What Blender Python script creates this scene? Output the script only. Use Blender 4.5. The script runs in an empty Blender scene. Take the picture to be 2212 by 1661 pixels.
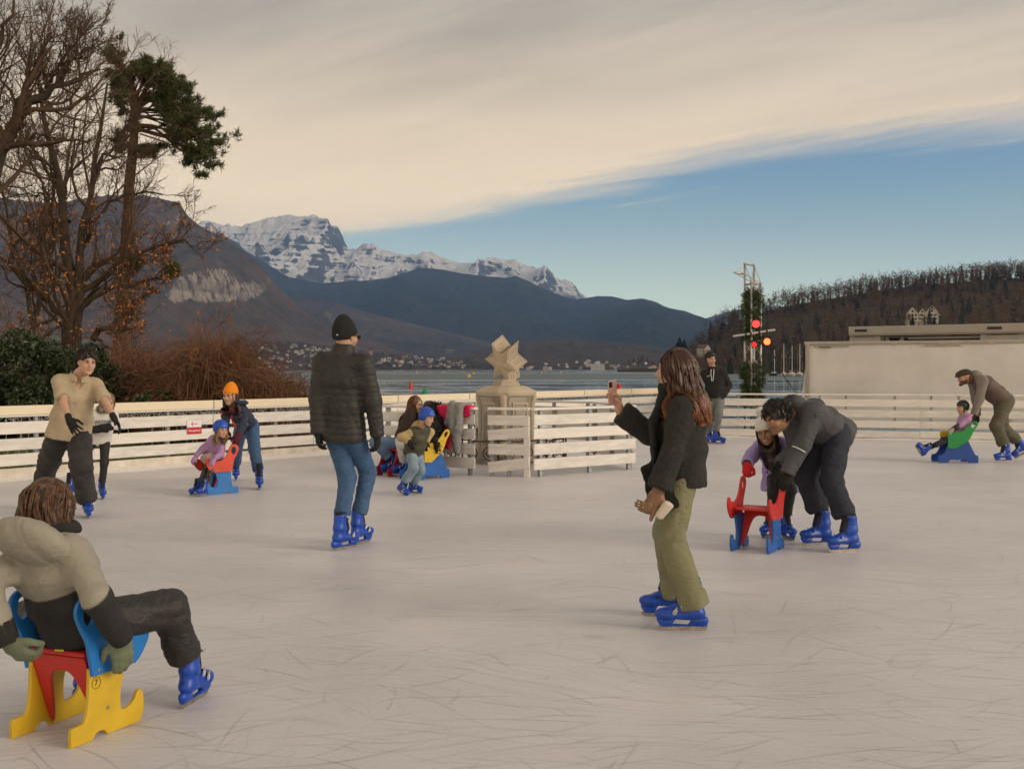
import bpy, bmesh, math, random
import numpy as np
from mathutils import Vector, Matrix
# ------------------------------------------------------------------ camera
# Measurements were read off a 2212 x 1661 copy of the photograph: focal
# length in those pixels, picture centre column, horizon row, eye height.
FPX, CX, HY, CAMZ = 2457.8, 1106.0, 797.0, 1.50
sc = bpy.context.scene
COL = sc.collection
cam_data = bpy.data.cameras.new('camera')
cam_data.sensor_width = 36.0
cam_data.lens = 40.0
cam_data.shift_y = -33.5 / 2212.0
cam_data.clip_start = 0.1
cam_data.clip_end = 90000.0
cam = bpy.data.objects.new('camera', cam_data)
cam.location = (0, 0, CAMZ)
cam.rotation_euler = (math.radians(90), 0, 0)
COL.objects.link(cam)
sc.camera = cam
# ------------------------------------------------------------------ light
SUN_EL, SUN_AZ = math.radians(21), math.radians(112)   # azimuth clockwise from +Y
sun_data = bpy.data.lights.new('sun', 'SUN')
sun_data.energy = 1.9
sun_data.angle = math.radians(28)
sun_data.color = (1.0, 0.83, 0.66)
sun = bpy.data.objects.new('sun', sun_data)
sdir = Vector((math.sin(SUN_AZ) * math.cos(SUN_EL), math.cos(SUN_AZ) * math.cos(SUN_EL), math.sin(SUN_EL)))
sun.rotation_euler = (-sdir).to_track_quat('-Z', 'Y').to_euler()
sun.location = (20, -10, 30)
COL.objects.link(sun)
world = bpy.data.worlds.new('World')
sc.world = world
world.use_nodes = True
wt = world.node_tree
wt.nodes.clear()
class NT:
 """small node-tree writer"""
 def __init__(self, tree):
  self.t = tree
 def n(self, kind, ins=None, **props):
  nd = self.t.nodes.new(kind)
  for k, v in props.items():
   setattr(nd, k, v)
  for k, v in (ins or {}).items():
   sock = nd.inputs[k]
   if isinstance(v, bpy.types.NodeSocket):
    self.t.links.new(v, sock)
   else:
    sock.default_value = v
  return nd
 def math(self, op, a, b=None, c=None, clamp=False):
  nd = self.t.nodes.new('ShaderNodeMath')
  nd.operation = op
  nd.use_clamp = clamp
  for i, v in enumerate((a, b, c)):
   if v is None:
    continue
   if isinstance(v, bpy.types.NodeSocket):
    self.t.links.new(v, nd.inputs[i])
   else:
    nd.inputs[i].default_value = v
  return nd.outputs[0]
 def mix(self, fac, a, b, mode='MIX'):
  nd = self.t.nodes.new('ShaderNodeMix')
  nd.data_type = 'RGBA'
  nd.blend_type = mode
  for i, v in ((0, fac), (6, a), (7, b)):
   if isinstance(v, bpy.types.NodeSocket):
    self.t.links.new(v, nd.inputs[i])
   else:
    if i and len(v) == 3:
     v = (*v, 1)
    nd.inputs[i].default_value = v
  return nd.outputs[2]
 def ramp(self, fac, stops, interp='LINEAR'):
  nd = self.t.nodes.new('ShaderNodeValToRGB')
  el = nd.color_ramp.elements
  nd.color_ramp.interpolation = interp
  while len(el) < len(stops):
   el.new(0.5)
  for e, (p, c) in zip(el, stops):
   e.position = p
   if not hasattr(c, '__len__'):
    c = (c, c, c)
   e.color = (*c, 1)
  self.t.links.new(fac, nd.inputs[0])
  return nd.outputs[0]
 def smooth(self, x, lo, hi):
  nd = self.t.nodes.new('ShaderNodeMapRange')
  nd.interpolation_type = 'SMOOTHSTEP'
  self.t.links.new(x, nd.inputs[0])
  nd.inputs[1].default_value = lo
  nd.inputs[2].default_value = hi
  return nd.outputs[0]
 def noise(self, vec, scale, detail=4, rough=0.55, dist=0.0):
  return self.n('ShaderNodeTexNoise', {'Vector': vec, 'Scale': scale, 'Detail': detail, 'Roughness': rough, 'Distortion': dist}).outputs[0]
 def mapping(self, vec, loc=(0, 0, 0), rot=(0, 0, 0), scale=(1, 1, 1)):
  return self.n('ShaderNodeMapping', {'Vector': vec, 'Location': loc, 'Rotation': rot, 'Scale': scale}).outputs[0]
def build_sky():
 T = NT(wt)
 sky = T.n('ShaderNodeTexSky', sky_type='NISHITA', sun_disc=False)
 sky.sun_elevation = SUN_EL
 sky.sun_rotation = SUN_AZ
 sky.altitude = 450
 sky.air_density = 1.0
 sky.dust_density = 0.6
 sky.ozone_density = 2.2
 d = T.n('ShaderNodeTexCoord').outputs['Generated']
 sep = T.n('ShaderNodeSeparateXYZ', {'Vector': d})
 x, y, z = sep.outputs
 zc = T.math('MAXIMUM', z, 0.012)
 X = T.math('DIVIDE', x, zc)
 Y = T.math('DIVIDE', y, zc)
 P = T.n('ShaderNodeCombineXYZ', {'X': X, 'Y': Y, 'Z': 0.0}).outputs[0]
 # a sheet of cloud: its far edge runs obliquely across the sky
 along = T.mapping(P, rot=(0, 0, math.radians(47)), scale=(1, 1, 1))
 st = T.mapping(along, scale=(0.16, 0.62, 1))
 n1 = T.noise(st, 1.0, 6, 0.55, 0.6)
 st2 = T.mapping(along, loc=(3.1, 1.7, 0), scale=(0.5, 1.9, 1))
 n2 = T.noise(st2, 1.0, 5, 0.6, 0.4)
 e = T.math('SUBTRACT', T.math('MULTIPLY_ADD', X, -1.02, 7.2), Y)
 xb = T.math('DIVIDE', T.math('SUBTRACT', X, 0.9), 0.8)
 e = T.math('SUBTRACT', e, T.math('DIVIDE', 0.85, T.math('ADD', T.math('MULTIPLY', xb, xb), 1.0)))
 e = T.math('ADD', e, T.math('MULTIPLY', T.math('SUBTRACT', n1, 0.5), 2.2))
 e = T.math('ADD', e, T.math('MULTIPLY', T.math('SUBTRACT', n2, 0.5), 1.6))
 mask = T.smooth(e, -0.6, 0.6)
 # thin loose wisps beyond the edge
 wis = T.math('MULTIPLY', T.smooth(n2, 0.60, 0.80), T.smooth(e, -4.5, -0.5))
 mask = T.math('MAXIMUM', mask, T.math('MULTIPLY', wis, 0.45))
 tex = T.math('MULTIPLY_ADD', n2, 0.45, T.math('MULTIPLY', n1, 0.55))
 # height above the horizon decides how thick the sheet looks
 low = T.smooth(z, 0.33, 0.08)
 thin = T.mix(T.smooth(tex, 0.32, 0.66), (0.39, 0.33, 0.265), (0.75, 0.62, 0.465))
 ccol = T.mix(T.math('MULTIPLY', low, 0.86), thin, (2.0, 1.52, 0.92))
 clear = T.mix(1.0, sky.outputs[0], (0.125, 0.140, 0.135), 'MULTIPLY')
 clear = T.mix(T.math('MULTIPLY', T.smooth(z, 0.18, 0.0), 0.85), clear, (1.5, 1.62, 1.25))
 col = T.mix(mask, clear, ccol)
 bg = T.n('ShaderNodeBackground', {'Color': col, 'Strength': 1.0})
 out = T.n('ShaderNodeOutputWorld', {'Surface': bg.outputs[0]})
build_sky()
sc.view_settings.view_transform = 'Standard'
sc.view_settings.look = 'None'
sc.view_settings.gamma = 1.0
sc.view_settings.exposure = 0.0
sc.view_settings.use_curve_mapping = False
sc.render.engine = 'CYCLES'
sc.cycles.use_denoising = True
sc.cycles.max_bounces = 6
sc.cycles.diffuse_bounces = 3
sc.cycles.glossy_bounces = 3
sc.cycles.transparent_max_bounces = 8
sc.cycles.volume_bounces = 0
sc.cycles.sample_clamp_indirect = 6.0
# ------------------------------------------------------------------ helpers
def W(px, py, Y):
 """the point at depth Y seen at (px, py) of the measured copy"""
 return np.array(((px - CX) / FPX * Y, Y, CAMZ - (py - HY) / FPX * Y))
def G(px, py, z=0.0):
 """the point of the level z seen at (px, py)"""
 return W(px, py, FPX * (CAMZ - z) / (py - HY))
MATS = {}
def mat(name, color=(0.5, 0.5, 0.5), rough=0.6, metal=0.0, spec=0.5, noise=0.0, nscale=8.0, bump=0.0, bscale=60.0,
  coat=0.0, sheen=0.0, color2=None, attr=None, stretch=(1, 1, 1), emit=None, estr=0.0, coord='Object', trans=0.0, sub=0.0, crease=0.0):
 """procedural material: base colour with a noise variation, roughness variation and fine relief"""
 if name in MATS:
  return MATS[name]
 m = bpy.data.materials.new(name)
 m.use_nodes = True
 t = m.node_tree
 t.nodes.clear()
 T = NT(t)
 tc = T.n('ShaderNodeTexCoord').outputs[coord]
 v = T.mapping(tc, scale=stretch)
 c = (*color, 1)
 base = None
 if attr:
  base = T.n('ShaderNodeAttribute', attribute_name=attr).outputs['Color']
 if noise > 0 or color2:
  nz = T.noise(v, nscale, 5, 0.6)
  c2 = color2 or tuple(min(1, q * (1 - noise)) for q in color)
  c1 = color if color2 else tuple(min(1, q * (1 + noise * 0.6)) for q in color)
  if base is None:
   base = T.mix(T.smooth(nz, 0.3, 0.7), c2, c1)
  else:
   k = T.math('MULTIPLY_ADD', nz, 2 * noise, 1 - noise)
   base = T.mix(1.0, base, T.n('ShaderNodeCombineColor', {0: k, 1: k, 2: k}).outputs[0], 'MULTIPLY')
 p = T.n('ShaderNodeBsdfPrincipled', {'Roughness': rough, 'Metallic': metal, 'Specular IOR Level': spec, 'Coat Weight': coat, 'Sheen Weight': sheen})
 if base is None:
  p.inputs['Base Color'].default_value = c
 else:
  t.links.new(base, p.inputs['Base Color'])
 if trans:
  p.inputs['Transmission Weight'].default_value = trans
 if sub:
  p.inputs['Subsurface Weight'].default_value = sub
  p.inputs['Subsurface Radius'].default_value = (0.02, 0.008, 0.004)
  p.inputs['Subsurface Scale'].default_value = 1.0
 nrm = None
 if crease > 0:
  cz = T.n('ShaderNodeTexNoise', {'Vector': T.mapping(tc, scale=(1, 1, 1.7)), 'Scale': 6.5, 'Detail': 3.0, 'Roughness': 0.45, 'Distortion': 1.6}).outputs[0]
  cz = T.math('ABSOLUTE', T.math('SUBTRACT', cz, 0.5))
  nrm = T.n('ShaderNodeBump', {'Height': T.smooth(cz, 0.0, 0.16), 'Strength': min(1, crease * 0.6), 'Distance': 0.010}).outputs[0]
 if bump > 0:
  bz = T.noise(v, bscale, 2, 0.6)
  b = T.n('ShaderNodeBump', {'Height': bz, 'Strength': min(1, bump), 'Distance': 0.01})
  if nrm is not None:
   t.links.new(nrm, b.inputs['Normal'])
  nrm = b.outputs[0]
 if nrm is not None:
  t.links.new(nrm, p.inputs['Normal'])
 if emit:
  p.inputs['Emission Color'].default_value = (*emit, 1)
  p.inputs['Emission Strength'].default_value = estr
 T.n('ShaderNodeOutputMaterial', {'Surface': p.outputs[0]})
 MATS[name] = m
 return m
def obj(name, data, parent=None, loc=(0, 0, 0), rot=None):
 o = bpy.data.objects.new(name, data)
 COL.objects.link(o)
 o.location = loc
 if rot is not None:
  o.rotation_euler = rot
 if parent is not None:
  o.parent = parent
 return o
def tag(o, label=None, cat=None, group=None, kind=None):
 if label:
  o['label'] = label
 if cat:
  o['category'] = cat
 if group:
  o['group'] = group
 if kind:
  o['kind'] = kind
 return o
def thing(name, label, cat, loc=(0, 0, 0), rotz=0.0, group=None):
 o = obj(name, None, None, tuple(loc), (0, 0, rotz))
 o.empty_display_size = 0.1
 return tag(o, label, cat, group)
def mesh_np(name, V, Fq, mats=(), smooth=True, mi=None):
 """mesh from numpy vertices and an (n,3) or (n,4) face array (or list of such)"""
 me = bpy.data.meshes.new(name)
 if not isinstance(Fq, (list, tuple)):
  Fq = [Fq]
 Fq = [np.asarray(f, np.int32) for f in Fq if len(f)]
 V = np.asarray(V, np.float32)
 me.vertices.add(len(V))
 me.vertices.foreach_set('co', V.ravel())
 nl = sum(f.size for f in Fq)
 npoly = sum(len(f) for f in Fq)
 me.loops.add(nl)
 me.polygons.add(npoly)
 me.loops.foreach_set('vertex_index', np.concatenate([f.ravel() for f in Fq]).astype(np.int32))
 tot = np.concatenate([np.full(len(f), f.shape[1], np.int32) for f in Fq])
 st = np.concatenate([[0], np.cumsum(tot)[:-1]]).astype(np.int32)
 me.polygons.foreach_set('loop_start', st)
 me.polygons.foreach_set('loop_total', tot)
 if smooth:
  me.polygons.foreach_set('use_smooth', np.ones(npoly, bool))
 for m in (mats if isinstance(mats, (list, tuple)) else [mats]):
  me.materials.append(m)
 if mi is not None:
  me.polygons.foreach_set('material_index', np.asarray(mi, np.int32))
 me.update(calc_edges=True)
 return me
class MB:
 """collects boxes, prisms and tubes for ONE mesh"""
 def __init__(self):
  self.v = []
  self.f = []
 def _add(self, vs, fs):
  o = len(self.v)
  self.v += [tuple(p) for p in vs]
  self.f += [tuple(o + i for i in f) for f in fs]
  return self
 def box(self, c, size, rot=None, bev=0.0):
  """box round c; bev cuts the long edges a little"""
  sx, sy, sz = [q / 2 for q in size]
  c = Vector(c)
  M = rot if rot is not None else Matrix.Identity(3)
  if bev <= 0:
   vs = [c + M @ Vector((a * sx, b * sy, d * sz)) for d in (-1, 1) for b in (-1, 1) for a in (-1, 1)]
   return self._add(vs, [(0, 2, 3, 1), (4, 5, 7, 6), (0, 1, 5, 4), (2, 6, 7, 3), (0, 4, 6, 2), (1, 3, 7, 5)])
  bm = bmesh.new()
  bmesh.ops.create_cube(bm, size=1.0)
  for v in bm.verts:
   v.co = Vector((v.co.x * 2 * sx, v.co.y * 2 * sy, v.co.z * 2 * sz))
  bmesh.ops.bevel(bm, geom=bm.edges[:], offset=bev, segments=1, affect='EDGES')
  bm.verts.index_update()
  vs = [c + M @ v.co for v in bm.verts]
  fs = [[v.index for v in f.verts] for f in bm.faces]
  bm.free()
  return self._add(vs, fs)
 def tube(self, pts, radii, n=8, cap=True, flat=1.0):
  pts = [Vector(p) for p in pts]
  if not hasattr(radii, '__len__'):
   radii = [radii] * len(pts)
  vs, fs = [], []
  prev = None
  for i, p in enumerate(pts):
   d = (pts[min(i + 1, len(pts) - 1)] - pts[max(i - 1, 0)])
   d = d.normalized() if d.length > 1e-9 else Vector((0, 0, 1))
   if prev is None:
    a = d.orthogonal().normalized()
   else:
    a = (prev - d * prev.dot(d))
    a = a.normalized() if a.length > 1e-6 else d.orthogonal().normalized()
   prev = a
   b = d.cross(a)
   for k in range(n):
    th = 2 * math.pi * k / n
    vs.append(p + (a * math.cos(th) + b * math.sin(th) * flat) * radii[i])
  for i in range(len(pts) - 1):
   for k in range(n):
    k2 = (k + 1) % n
    fs.append((i * n + k, i * n + k2, (i + 1) * n + k2, (i + 1) * n + k))
  if cap:
   fs.append(tuple(reversed(range(n))))
   fs.append(tuple((len(pts) - 1) * n + k for k in range(n)))
  return self._add(vs, fs)
 def lathe(self, prof, n=16, c=(0, 0, 0), M=None):
  """profile of (r, z) turned about the vertical"""
  c = Vector(c)
  M = M or Matrix.Identity(3)
  vs, fs = [], []
  for r, z in prof:
   for k in range(n):
    th = 2 * math.pi * k / n
    vs.append(c + M @ Vector((r * math.cos(th), r * math.sin(th), z)))
  for i in range(len(prof) - 1):
   for k in range(n):
    k2 = (k + 1) % n
    fs.append((i * n + k, i * n + k2, (i + 1) * n + k2, (i + 1) * n + k))
  fs.append(tuple(reversed(range(n))))
  fs.append(tuple((len(prof) - 1) * n + k for k in range(n)))
  return self._add(vs, fs)
 def mesh(self, name, m, smooth=False, angle=None):
  me = bpy.data.meshes.new(name)
  me.from_pydata(self.v, [], self.f)
  for q in (m if isinstance(m, (list, tuple)) else [m]):
   me.materials.append(q)
  if smooth or angle:
   for p in me.polygons:
    p.use_smooth = True
  if angle:
   bm = bmesh.new()
   bm.from_mesh(me)
   for e in bm.edges:
    if len(e.link_faces) == 2 and e.calc_face_angle(0) > angle:
     e.smooth = False
   bm.to_mesh(me)
   bm.free()
  me.update()
  return me
 def build(self, name, m, parent=None, loc=(0, 0, 0), rot=None, smooth=False, angle=None):
  return obj(name, self.mesh(name, m, smooth, angle), parent, loc, rot)
def prism_mesh(name, outline, holes, thick, m, bev=0.003):
 """a board cut to an outline (x, z), with holes, of the given thickness along y"""
 bm = bmesh.new()
 edges = []
 for loop in [outline] + list(holes):
  vs = [bm.verts.new((p[0], -thick / 2, p[1])) for p in loop]
  for i in range(len(vs)):
   edges.append(bm.edges.new((vs[i], vs[(i + 1) % len(vs)])))
 bmesh.ops.triangle_fill(bm, use_beauty=True, use_dissolve=False, edges=edges)
 faces = bm.faces[:]
 r = bmesh.ops.extrude_face_region(bm, geom=faces)
 vs = [e for e in r['geom'] if isinstance(e, bmesh.types.BMVert)]
 bmesh.ops.translate(bm, verts=vs, vec=(0, thick, 0))
 bmesh.ops.recalc_face_normals(bm, faces=bm.faces[:])
 if bev:
  sharp = [e for e in bm.edges if len(e.link_faces) == 2 and e.calc_face_angle(0) > 1.0]
  sharp = [e for e in sharp if abs(e.verts[0].co.y - e.verts[1].co.y) < 1e-6]
  bmesh.ops.bevel(bm, geom=sharp, offset=bev, segments=2, affect='EDGES', profile=0.5)
 me = bpy.data.meshes.new(name)
 bm.to_mesh(me)
 bm.free()
 me.materials.append(m)
 return me
def smooth_loop(pts, n=6):
 """closed Catmull-Rom through 2-D points"""
 P = [np.array(p[:2], float) for p in pts]
 out = []
 N = len(P)
 for i in range(N):
  sharp = len(pts[i]) > 2
  p0, p1, p2, p3 = P[i - 1], P[i], P[(i + 1) % N], P[(i + 2) % N]
  if len(pts[i]) > 2:
   p0 = p1 - (p2 - p1) * 0.3
  if len(pts[(i + 1) % N]) > 2:
   p3 = p2 + (p2 - p1) * 0.3
  if len(pts[i]) > 2 and len(pts[(i + 1) % N]) > 2:
   out.append(tuple(p1))
   continue
  for k in range(n):
   t = k / n
   q = 0.5 * ((2 * p1) + (-p0 + p2) * t + (2 * p0 - 5 * p1 + 4 * p2 - p3) * t * t + (-p0 + 3 * p1 - 3 * p2 + p3) * t ** 3)
   out.append(tuple(q))
 return out
def text_mesh(o):
 """turn a text object into a plain mesh object"""
 bpy.context.view_layer.update()
 me = bpy.data.meshes.new_from_object(o.evaluated_get(bpy.context.evaluated_depsgraph_get()))
 n = obj(o.name, me, o.parent)
 n.matrix_local = o.matrix_local.copy()
 nm = o.name
 bpy.data.objects.remove(o)
 n.name = nm
 return n
# ------------------------------------------------------------------ noise
def _hash2(ix, iy, seed):
 h = (ix.astype(np.int64) * 374761393 + iy.astype(np.int64) * 668265263 + seed * 1442695041) & 0xFFFFFFFF
 h = ((h ^ (h >> 13)) * 1274126177) & 0xFFFFFFFF
 return ((h ^ (h >> 16)) & 0xFFFF) / 65535.0
def vnoise(x, y, seed=0):
 ix, iy = np.floor(x), np.floor(y)
 fx, fy = x - ix, y - iy
 fx = fx * fx * fx * (fx * (fx * 6 - 15) + 10)
 fy = fy * fy * fy * (fy * (fy * 6 - 15) + 10)
 a = _hash2(ix, iy, seed); b = _hash2(ix + 1, iy, seed)
 c = _hash2(ix, iy + 1, seed); d = _hash2(ix + 1, iy + 1, seed)
 return (a + (b - a) * fx) * (1 - fy) + (c + (d - c) * fx) * fy
def fbm(x, y, oct=5, seed=0, gain=0.5, ridged=False):
 s = 0; a = 1.0; t = 0
 for i in range(oct):
  n = vnoise(x, y, seed + i * 17)
  if ridged:
   n = 1 - abs(2 * n - 1)
   n = n * n
  s = s + a * n; t += a
  a *= gain
  x, y = (x * 0.8 - y * 0.6) * 2.03 + 5.3, (x * 0.6 + y * 0.8) * 2.03 - 3.1
 return s / t
# ------------------------------------------------------------------ ice
def ice_material():
 m = bpy.data.materials.new('rink_ice')
 m.use_nodes = True
 t = m.node_tree
 t.nodes.clear()
 T = NT(t)
 tc = T.n('ShaderNodeTexCoord').outputs['Object']
 big = T.noise(tc, 0.55, 3, 0.6)
 mid = T.noise(tc, 3.5, 4, 0.65)
 lay = None
 warp = T.n('ShaderNodeVectorMath', {0: tc, 1: T.n('ShaderNodeVectorMath', {0: T.n('ShaderNodeTexNoise', {'Vector': tc, 'Scale': 0.4, 'Detail': 1.0}).outputs[1], 1: (2.4, 2.4, 0)}, operation='MULTIPLY').outputs[0]}, operation='ADD').outputs[0]
 for i, (ang, sx, sy, lo, hi, amt) in enumerate((
   (8, 0.5, 26, 0.56, 0.74, 0.9), (-14, 0.45, 34, 0.58, 0.75, 0.9), (35, 0.6, 30, 0.61, 0.77, 0.7),
   (-48, 0.7, 30, 0.62, 0.78, 0.6), (78, 0.7, 26, 0.63, 0.8, 0.5), (2, 1.4, 70, 0.56, 0.74, 0.6))):
  v = T.mapping(warp, loc=(i * 3.7, i * 1.9, 0), rot=(0, 0, math.radians(ang)), scale=(sx, sy, 1))
  s = T.math('MULTIPLY', T.smooth(T.noise(v, 1.0, 2, 0.7), lo, hi), amt)
  lay = s if lay is None else T.math('MAXIMUM', lay, s)
 # rings left by turning blades
 w = warp
 vo = T.n('ShaderNodeTexVoronoi', {'Vector': w, 'Scale': 0.42}, feature='F1').outputs['Distance']
 rings = T.math('PINGPONG', T.math('MULTIPLY', vo, 9.0), 0.5)
 rings = T.math('MULTIPLY', T.smooth(rings, 0.47, 0.5), T.smooth(T.noise(tc, 1.3, 1, 0.6), 0.54, 0.66))
 vo2 = T.n('ShaderNodeTexVoronoi', {'Vector': T.mapping(w, loc=(7, 3, 0)), 'Scale': 1.1}, feature='F1').outputs['Distance']
 rings2 = T.math('PINGPONG', T.math('MULTIPLY', vo2, 4.0), 0.5)
 rings2 = T.math('MULTIPLY', T.smooth(rings2, 0.46, 0.5), T.smooth(T.noise(T.mapping(tc, loc=(4, 4, 0)), 1.7, 1, 0.6), 0.55, 0.66))
 marks = T.math('MAXIMUM', T.math('MULTIPLY', rings, 0.8), T.math('MULTIPLY', rings2, 0.6))
 worn = T.smooth(big, 0.35, 0.68)
 base = T.mix(worn, (0.55, 0.535, 0.555), (0.635, 0.615, 0.63))
 base = T.mix(T.math('MULTIPLY', T.smooth(mid, 0.5, 0.78), 0.35), base, (0.56, 0.535, 0.535))
 base = T.mix(T.math('MULTIPLY', lay, T.math('MULTIPLY_ADD', big, 0.65, 0.20)), base, (0.38, 0.38, 0.39))
 base = T.mix(T.math('MULTIPLY', marks, 0.55), base, (0.37, 0.375, 0.385))
 fr = T.smooth(T.noise(tc, 60, 1, 0.6), 0.62, 0.75)
 base = T.mix(T.math('MULTIPLY', fr, 0.45), base, (0.78, 0.77, 0.77))
 b = T.n('ShaderNodeBump', {'Height': T.noise(T.mapping(tc, scale=(1, 3, 1)), 9.0, 2, 0.6), 'Strength': 0.2, 'Distance': 0.01})
 ro = T.math('MULTIPLY_ADD', lay, 0.25, T.math('MULTIPLY_ADD', mid, 0.25, 0.30))
 p = T.n('ShaderNodeBsdfPrincipled', {'Base Color': base, 'Roughness': ro, 'IOR': 1.31, 'Specular IOR Level': 0.42, 'Normal': b.outputs[0]})
 T.n('ShaderNodeOutputMaterial', {'Surface': p.outputs[0]})
 return m
M_ICE = ice_material()
# left barrier line, back corner, right barrier line (plan)
FL0 = np.array((-6.91 - 0.735 * 4.2, 15.36 - 4.2)); FL1 = np.array((-6.91 + 0.735 * 15.2, 15.36 + 15.2))
_d = 0.735
FR0 = np.array((4.25, 25.3)); FR1 = np.array((15.2, 22.25))
rink = [(-14, 2.0), (-14, -8), (16, -8), (16.0, 22.3), tuple(FR1), tuple(FR0), tuple(FL1), tuple(FL0), (-12.6, 8.0)]
def poly_sheet(name, pts, z, m, kind='structure', thick=0.0):
 bm = bmesh.new()
 f = bm.faces.new([bm.verts.new((p[0], p[1], z)) for p in pts])
 bm.normal_update()
 if f.normal.z < 0:
  f.normal_flip()
 if thick:
  r = bmesh.ops.extrude_face_region(bm, geom=[f])
  bmesh.ops.translate(bm, verts=[e for e in r['geom'] if isinstance(e, bmesh.types.BMVert)], vec=(0, 0, -thick))
  bmesh.ops.recalc_face_normals(bm, faces=bm.faces[:])
 bmesh.ops.triangulate(bm, faces=bm.faces[:])
 me = bpy.data.meshes.new(name)
 bm.to_mesh(me)
 bm.free()
 me.materials.append(m)
 return tag(obj(name, me), kind=kind)
ice = poly_sheet('ice_rink', rink, 0.0, M_ICE)
# ------------------------------------------------------------------ lake and lawn
def water_material():
 m = bpy.data.materials.new('lake_water')
 m.use_nodes = True
 t = m.node_tree
 t.nodes.clear()
 T = NT(t)
 tc = T.n('ShaderNodeTexCoord').outputs['Object']
 sep = T.n('ShaderNodeSeparateXYZ', {'Vector': tc})
 # wind reaches only part of the lake: ripples near the town, slick water farther out
 bnd = T.math('ADD', sep.outputs[1], T.math('MULTIPLY', T.math('SUBTRACT', T.noise(T.mapping(tc, scale=(0.004, 0.02, 1)), 1.0, 3), 0.5), 120.0))
 bnd = T.math('ADD', bnd, T.math('MULTIPLY', sep.outputs[0], -0.25))
 calm = T.math('MULTIPLY', T.smooth(bnd, 245, 300), T.smooth(bnd, 820, 600))
 # wave slopes straight from noise, so that far ripples keep their tilt
 amp = T.math('MULTIPLY_ADD', calm, -0.75, 1.0)
 tot = None
 for (ang, sx, sy, k) in ((0.2, 0.16, 0.60, 0.34), (-0.3, 0.035, 0.16, 0.30), (0.1, 0.006, 0.035, 0.16)):
  c = T.n('ShaderNodeTexNoise', {'Vector': T.mapping(tc, rot=(0, 0, ang), scale=(sx, sy, 1)), 'Scale': 1.0, 'Detail': 3.0, 'Roughness': 0.6}).outputs[1]
  c = T.n('ShaderNodeVectorMath', {0: T.n('ShaderNodeVectorMath', {0: c, 1: (0.5, 0.5, 0.5)}, operation='SUBTRACT').outputs[0], 1: (k * 0.7, k * 2.0, 0.0)}, operation='MULTIPLY').outputs[0]
  tot = c if tot is None else T.n('ShaderNodeVectorMath', {0: tot, 1: c}, operation='ADD').outputs[0]
 tot = T.n('ShaderNodeVectorMath', {0: tot, 'Scale': amp}, operation='SCALE').outputs[0]
 b = T.n('ShaderNodeVectorMath', {0: T.n('ShaderNodeVectorMath', {0: tot, 1: (0, 0, 1)}, operation='ADD').outputs[0]}, operation='NORMALIZE')
 base = T.mix(calm, (0.016, 0.056, 0.085), (0.05, 0.08, 0.09))
 ro = T.math('MULTIPLY_ADD', calm, 0.42, 0.07)
 p = T.n('ShaderNodeBsdfPrincipled', {'Base Color': base, 'Roughness': ro, 'IOR': 1.33, 'Specular IOR Level': T.math('MULTIPLY_ADD', calm, 0.3, 0.35), 'Normal': b.outputs[0]})
 T.n('ShaderNodeOutputMaterial', {'Surface': p.outputs[0]})
 return m
LAKE_Z = -1.2
M_WATER = water_material()
ys = [20, 60, 150, 400, 1000, 2500, 6000, 14000]
lv, lf = [], []
xs = np.linspace(-1, 1, 15)
for r, yy in enumerate(ys):
 for xq in xs:
  lv.append((xq * (yy * 1.2 + 60) + 0, yy, LAKE_Z))
for r in range(len(ys) - 1):
 for c in range(14):
  a = r * 15 + c
  lf.append((a, a + 1, a + 16, a + 15))
lake = tag(obj('lake', mesh_np('lake', lv, np.array(lf), [M_WATER], smooth=False)), kind='structure')
M_LAWN = mat('lawn_soil', (0.075, 0.082, 0.032), 0.95, noise=0.5, nscale=1.5, bump=0.8, bscale=14, color2=(0.10, 0.075, 0.035))
M_GRASS = mat('grass_blade', (0.085, 0.13, 0.035), 0.8, noise=0.35, nscale=3)
LAWN_Z = -0.25
lawn_pts = [(-60, -20), (-15, -20), (-15, 3), (-13.2, 8.2), (FL0[0] - 0.6, FL0[1] + 0.3), (-2.6, 21.6), (-4.2, 27), (-6.6, 36), (-8, 44), (-12, 52), (-30, 60), (-70, 62)]
lawn = poly_sheet('lawn', lawn_pts, LAWN_Z, M_LAWN, thick=1.4)
rng = np.random.default_rng(4)
def in_poly(x, y, P):
 P = np.array(P)
 ins = np.zeros(len(x), bool)
 j = len(P) - 1
 for i in range(len(P)):
  c = ((P[i, 1] > y) != (P[j, 1] > y)) & (x < (P[j, 0] - P[i, 0]) * (y - P[i, 1]) / (P[j, 1] - P[i, 1] + 1e-12) + P[i, 0])
  ins ^= c
  j = i
 return ins
gx = rng.uniform(-22, -2, 26000); gy = rng.uniform(11, 40, 26000)
k = in_poly(gx, gy, lawn_pts)
gx, gy = gx[k], gy[k]
n = len(gx)
ang = rng.uniform(0, 6.28, n); hh = rng.uniform(0.05, 0.16, n); ww = rng.uniform(0.012, 0.03, n)
b0 = np.stack([gx - np.cos(ang) * ww, gy - np.sin(ang) * ww, np.full(n, LAWN_Z)], 1)
b1 = np.stack([gx + np.cos(ang) * ww, gy + np.sin(ang) * ww, np.full(n, LAWN_Z)], 1)
tp = np.stack([gx + rng.normal(0, 0.04, n), gy + rng.normal(0, 0.04, n), LAWN_Z + hh], 1)
gv = np.stack([b0, b1, tp], 1).reshape(-1, 3)
grass = obj('grass', mesh_np('grass', gv, np.arange(3 * n).reshape(-1, 3), [M_GRASS], smooth=False))
tag(grass, 'short winter grass on the lawn behind the white barrier', 'grass', kind='stuff')
M_QUAY = mat('quay_stone', (0.23, 0.21, 0.18), 0.9, noise=0.35, nscale=2.5, bump=0.5, bscale=18)
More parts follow.
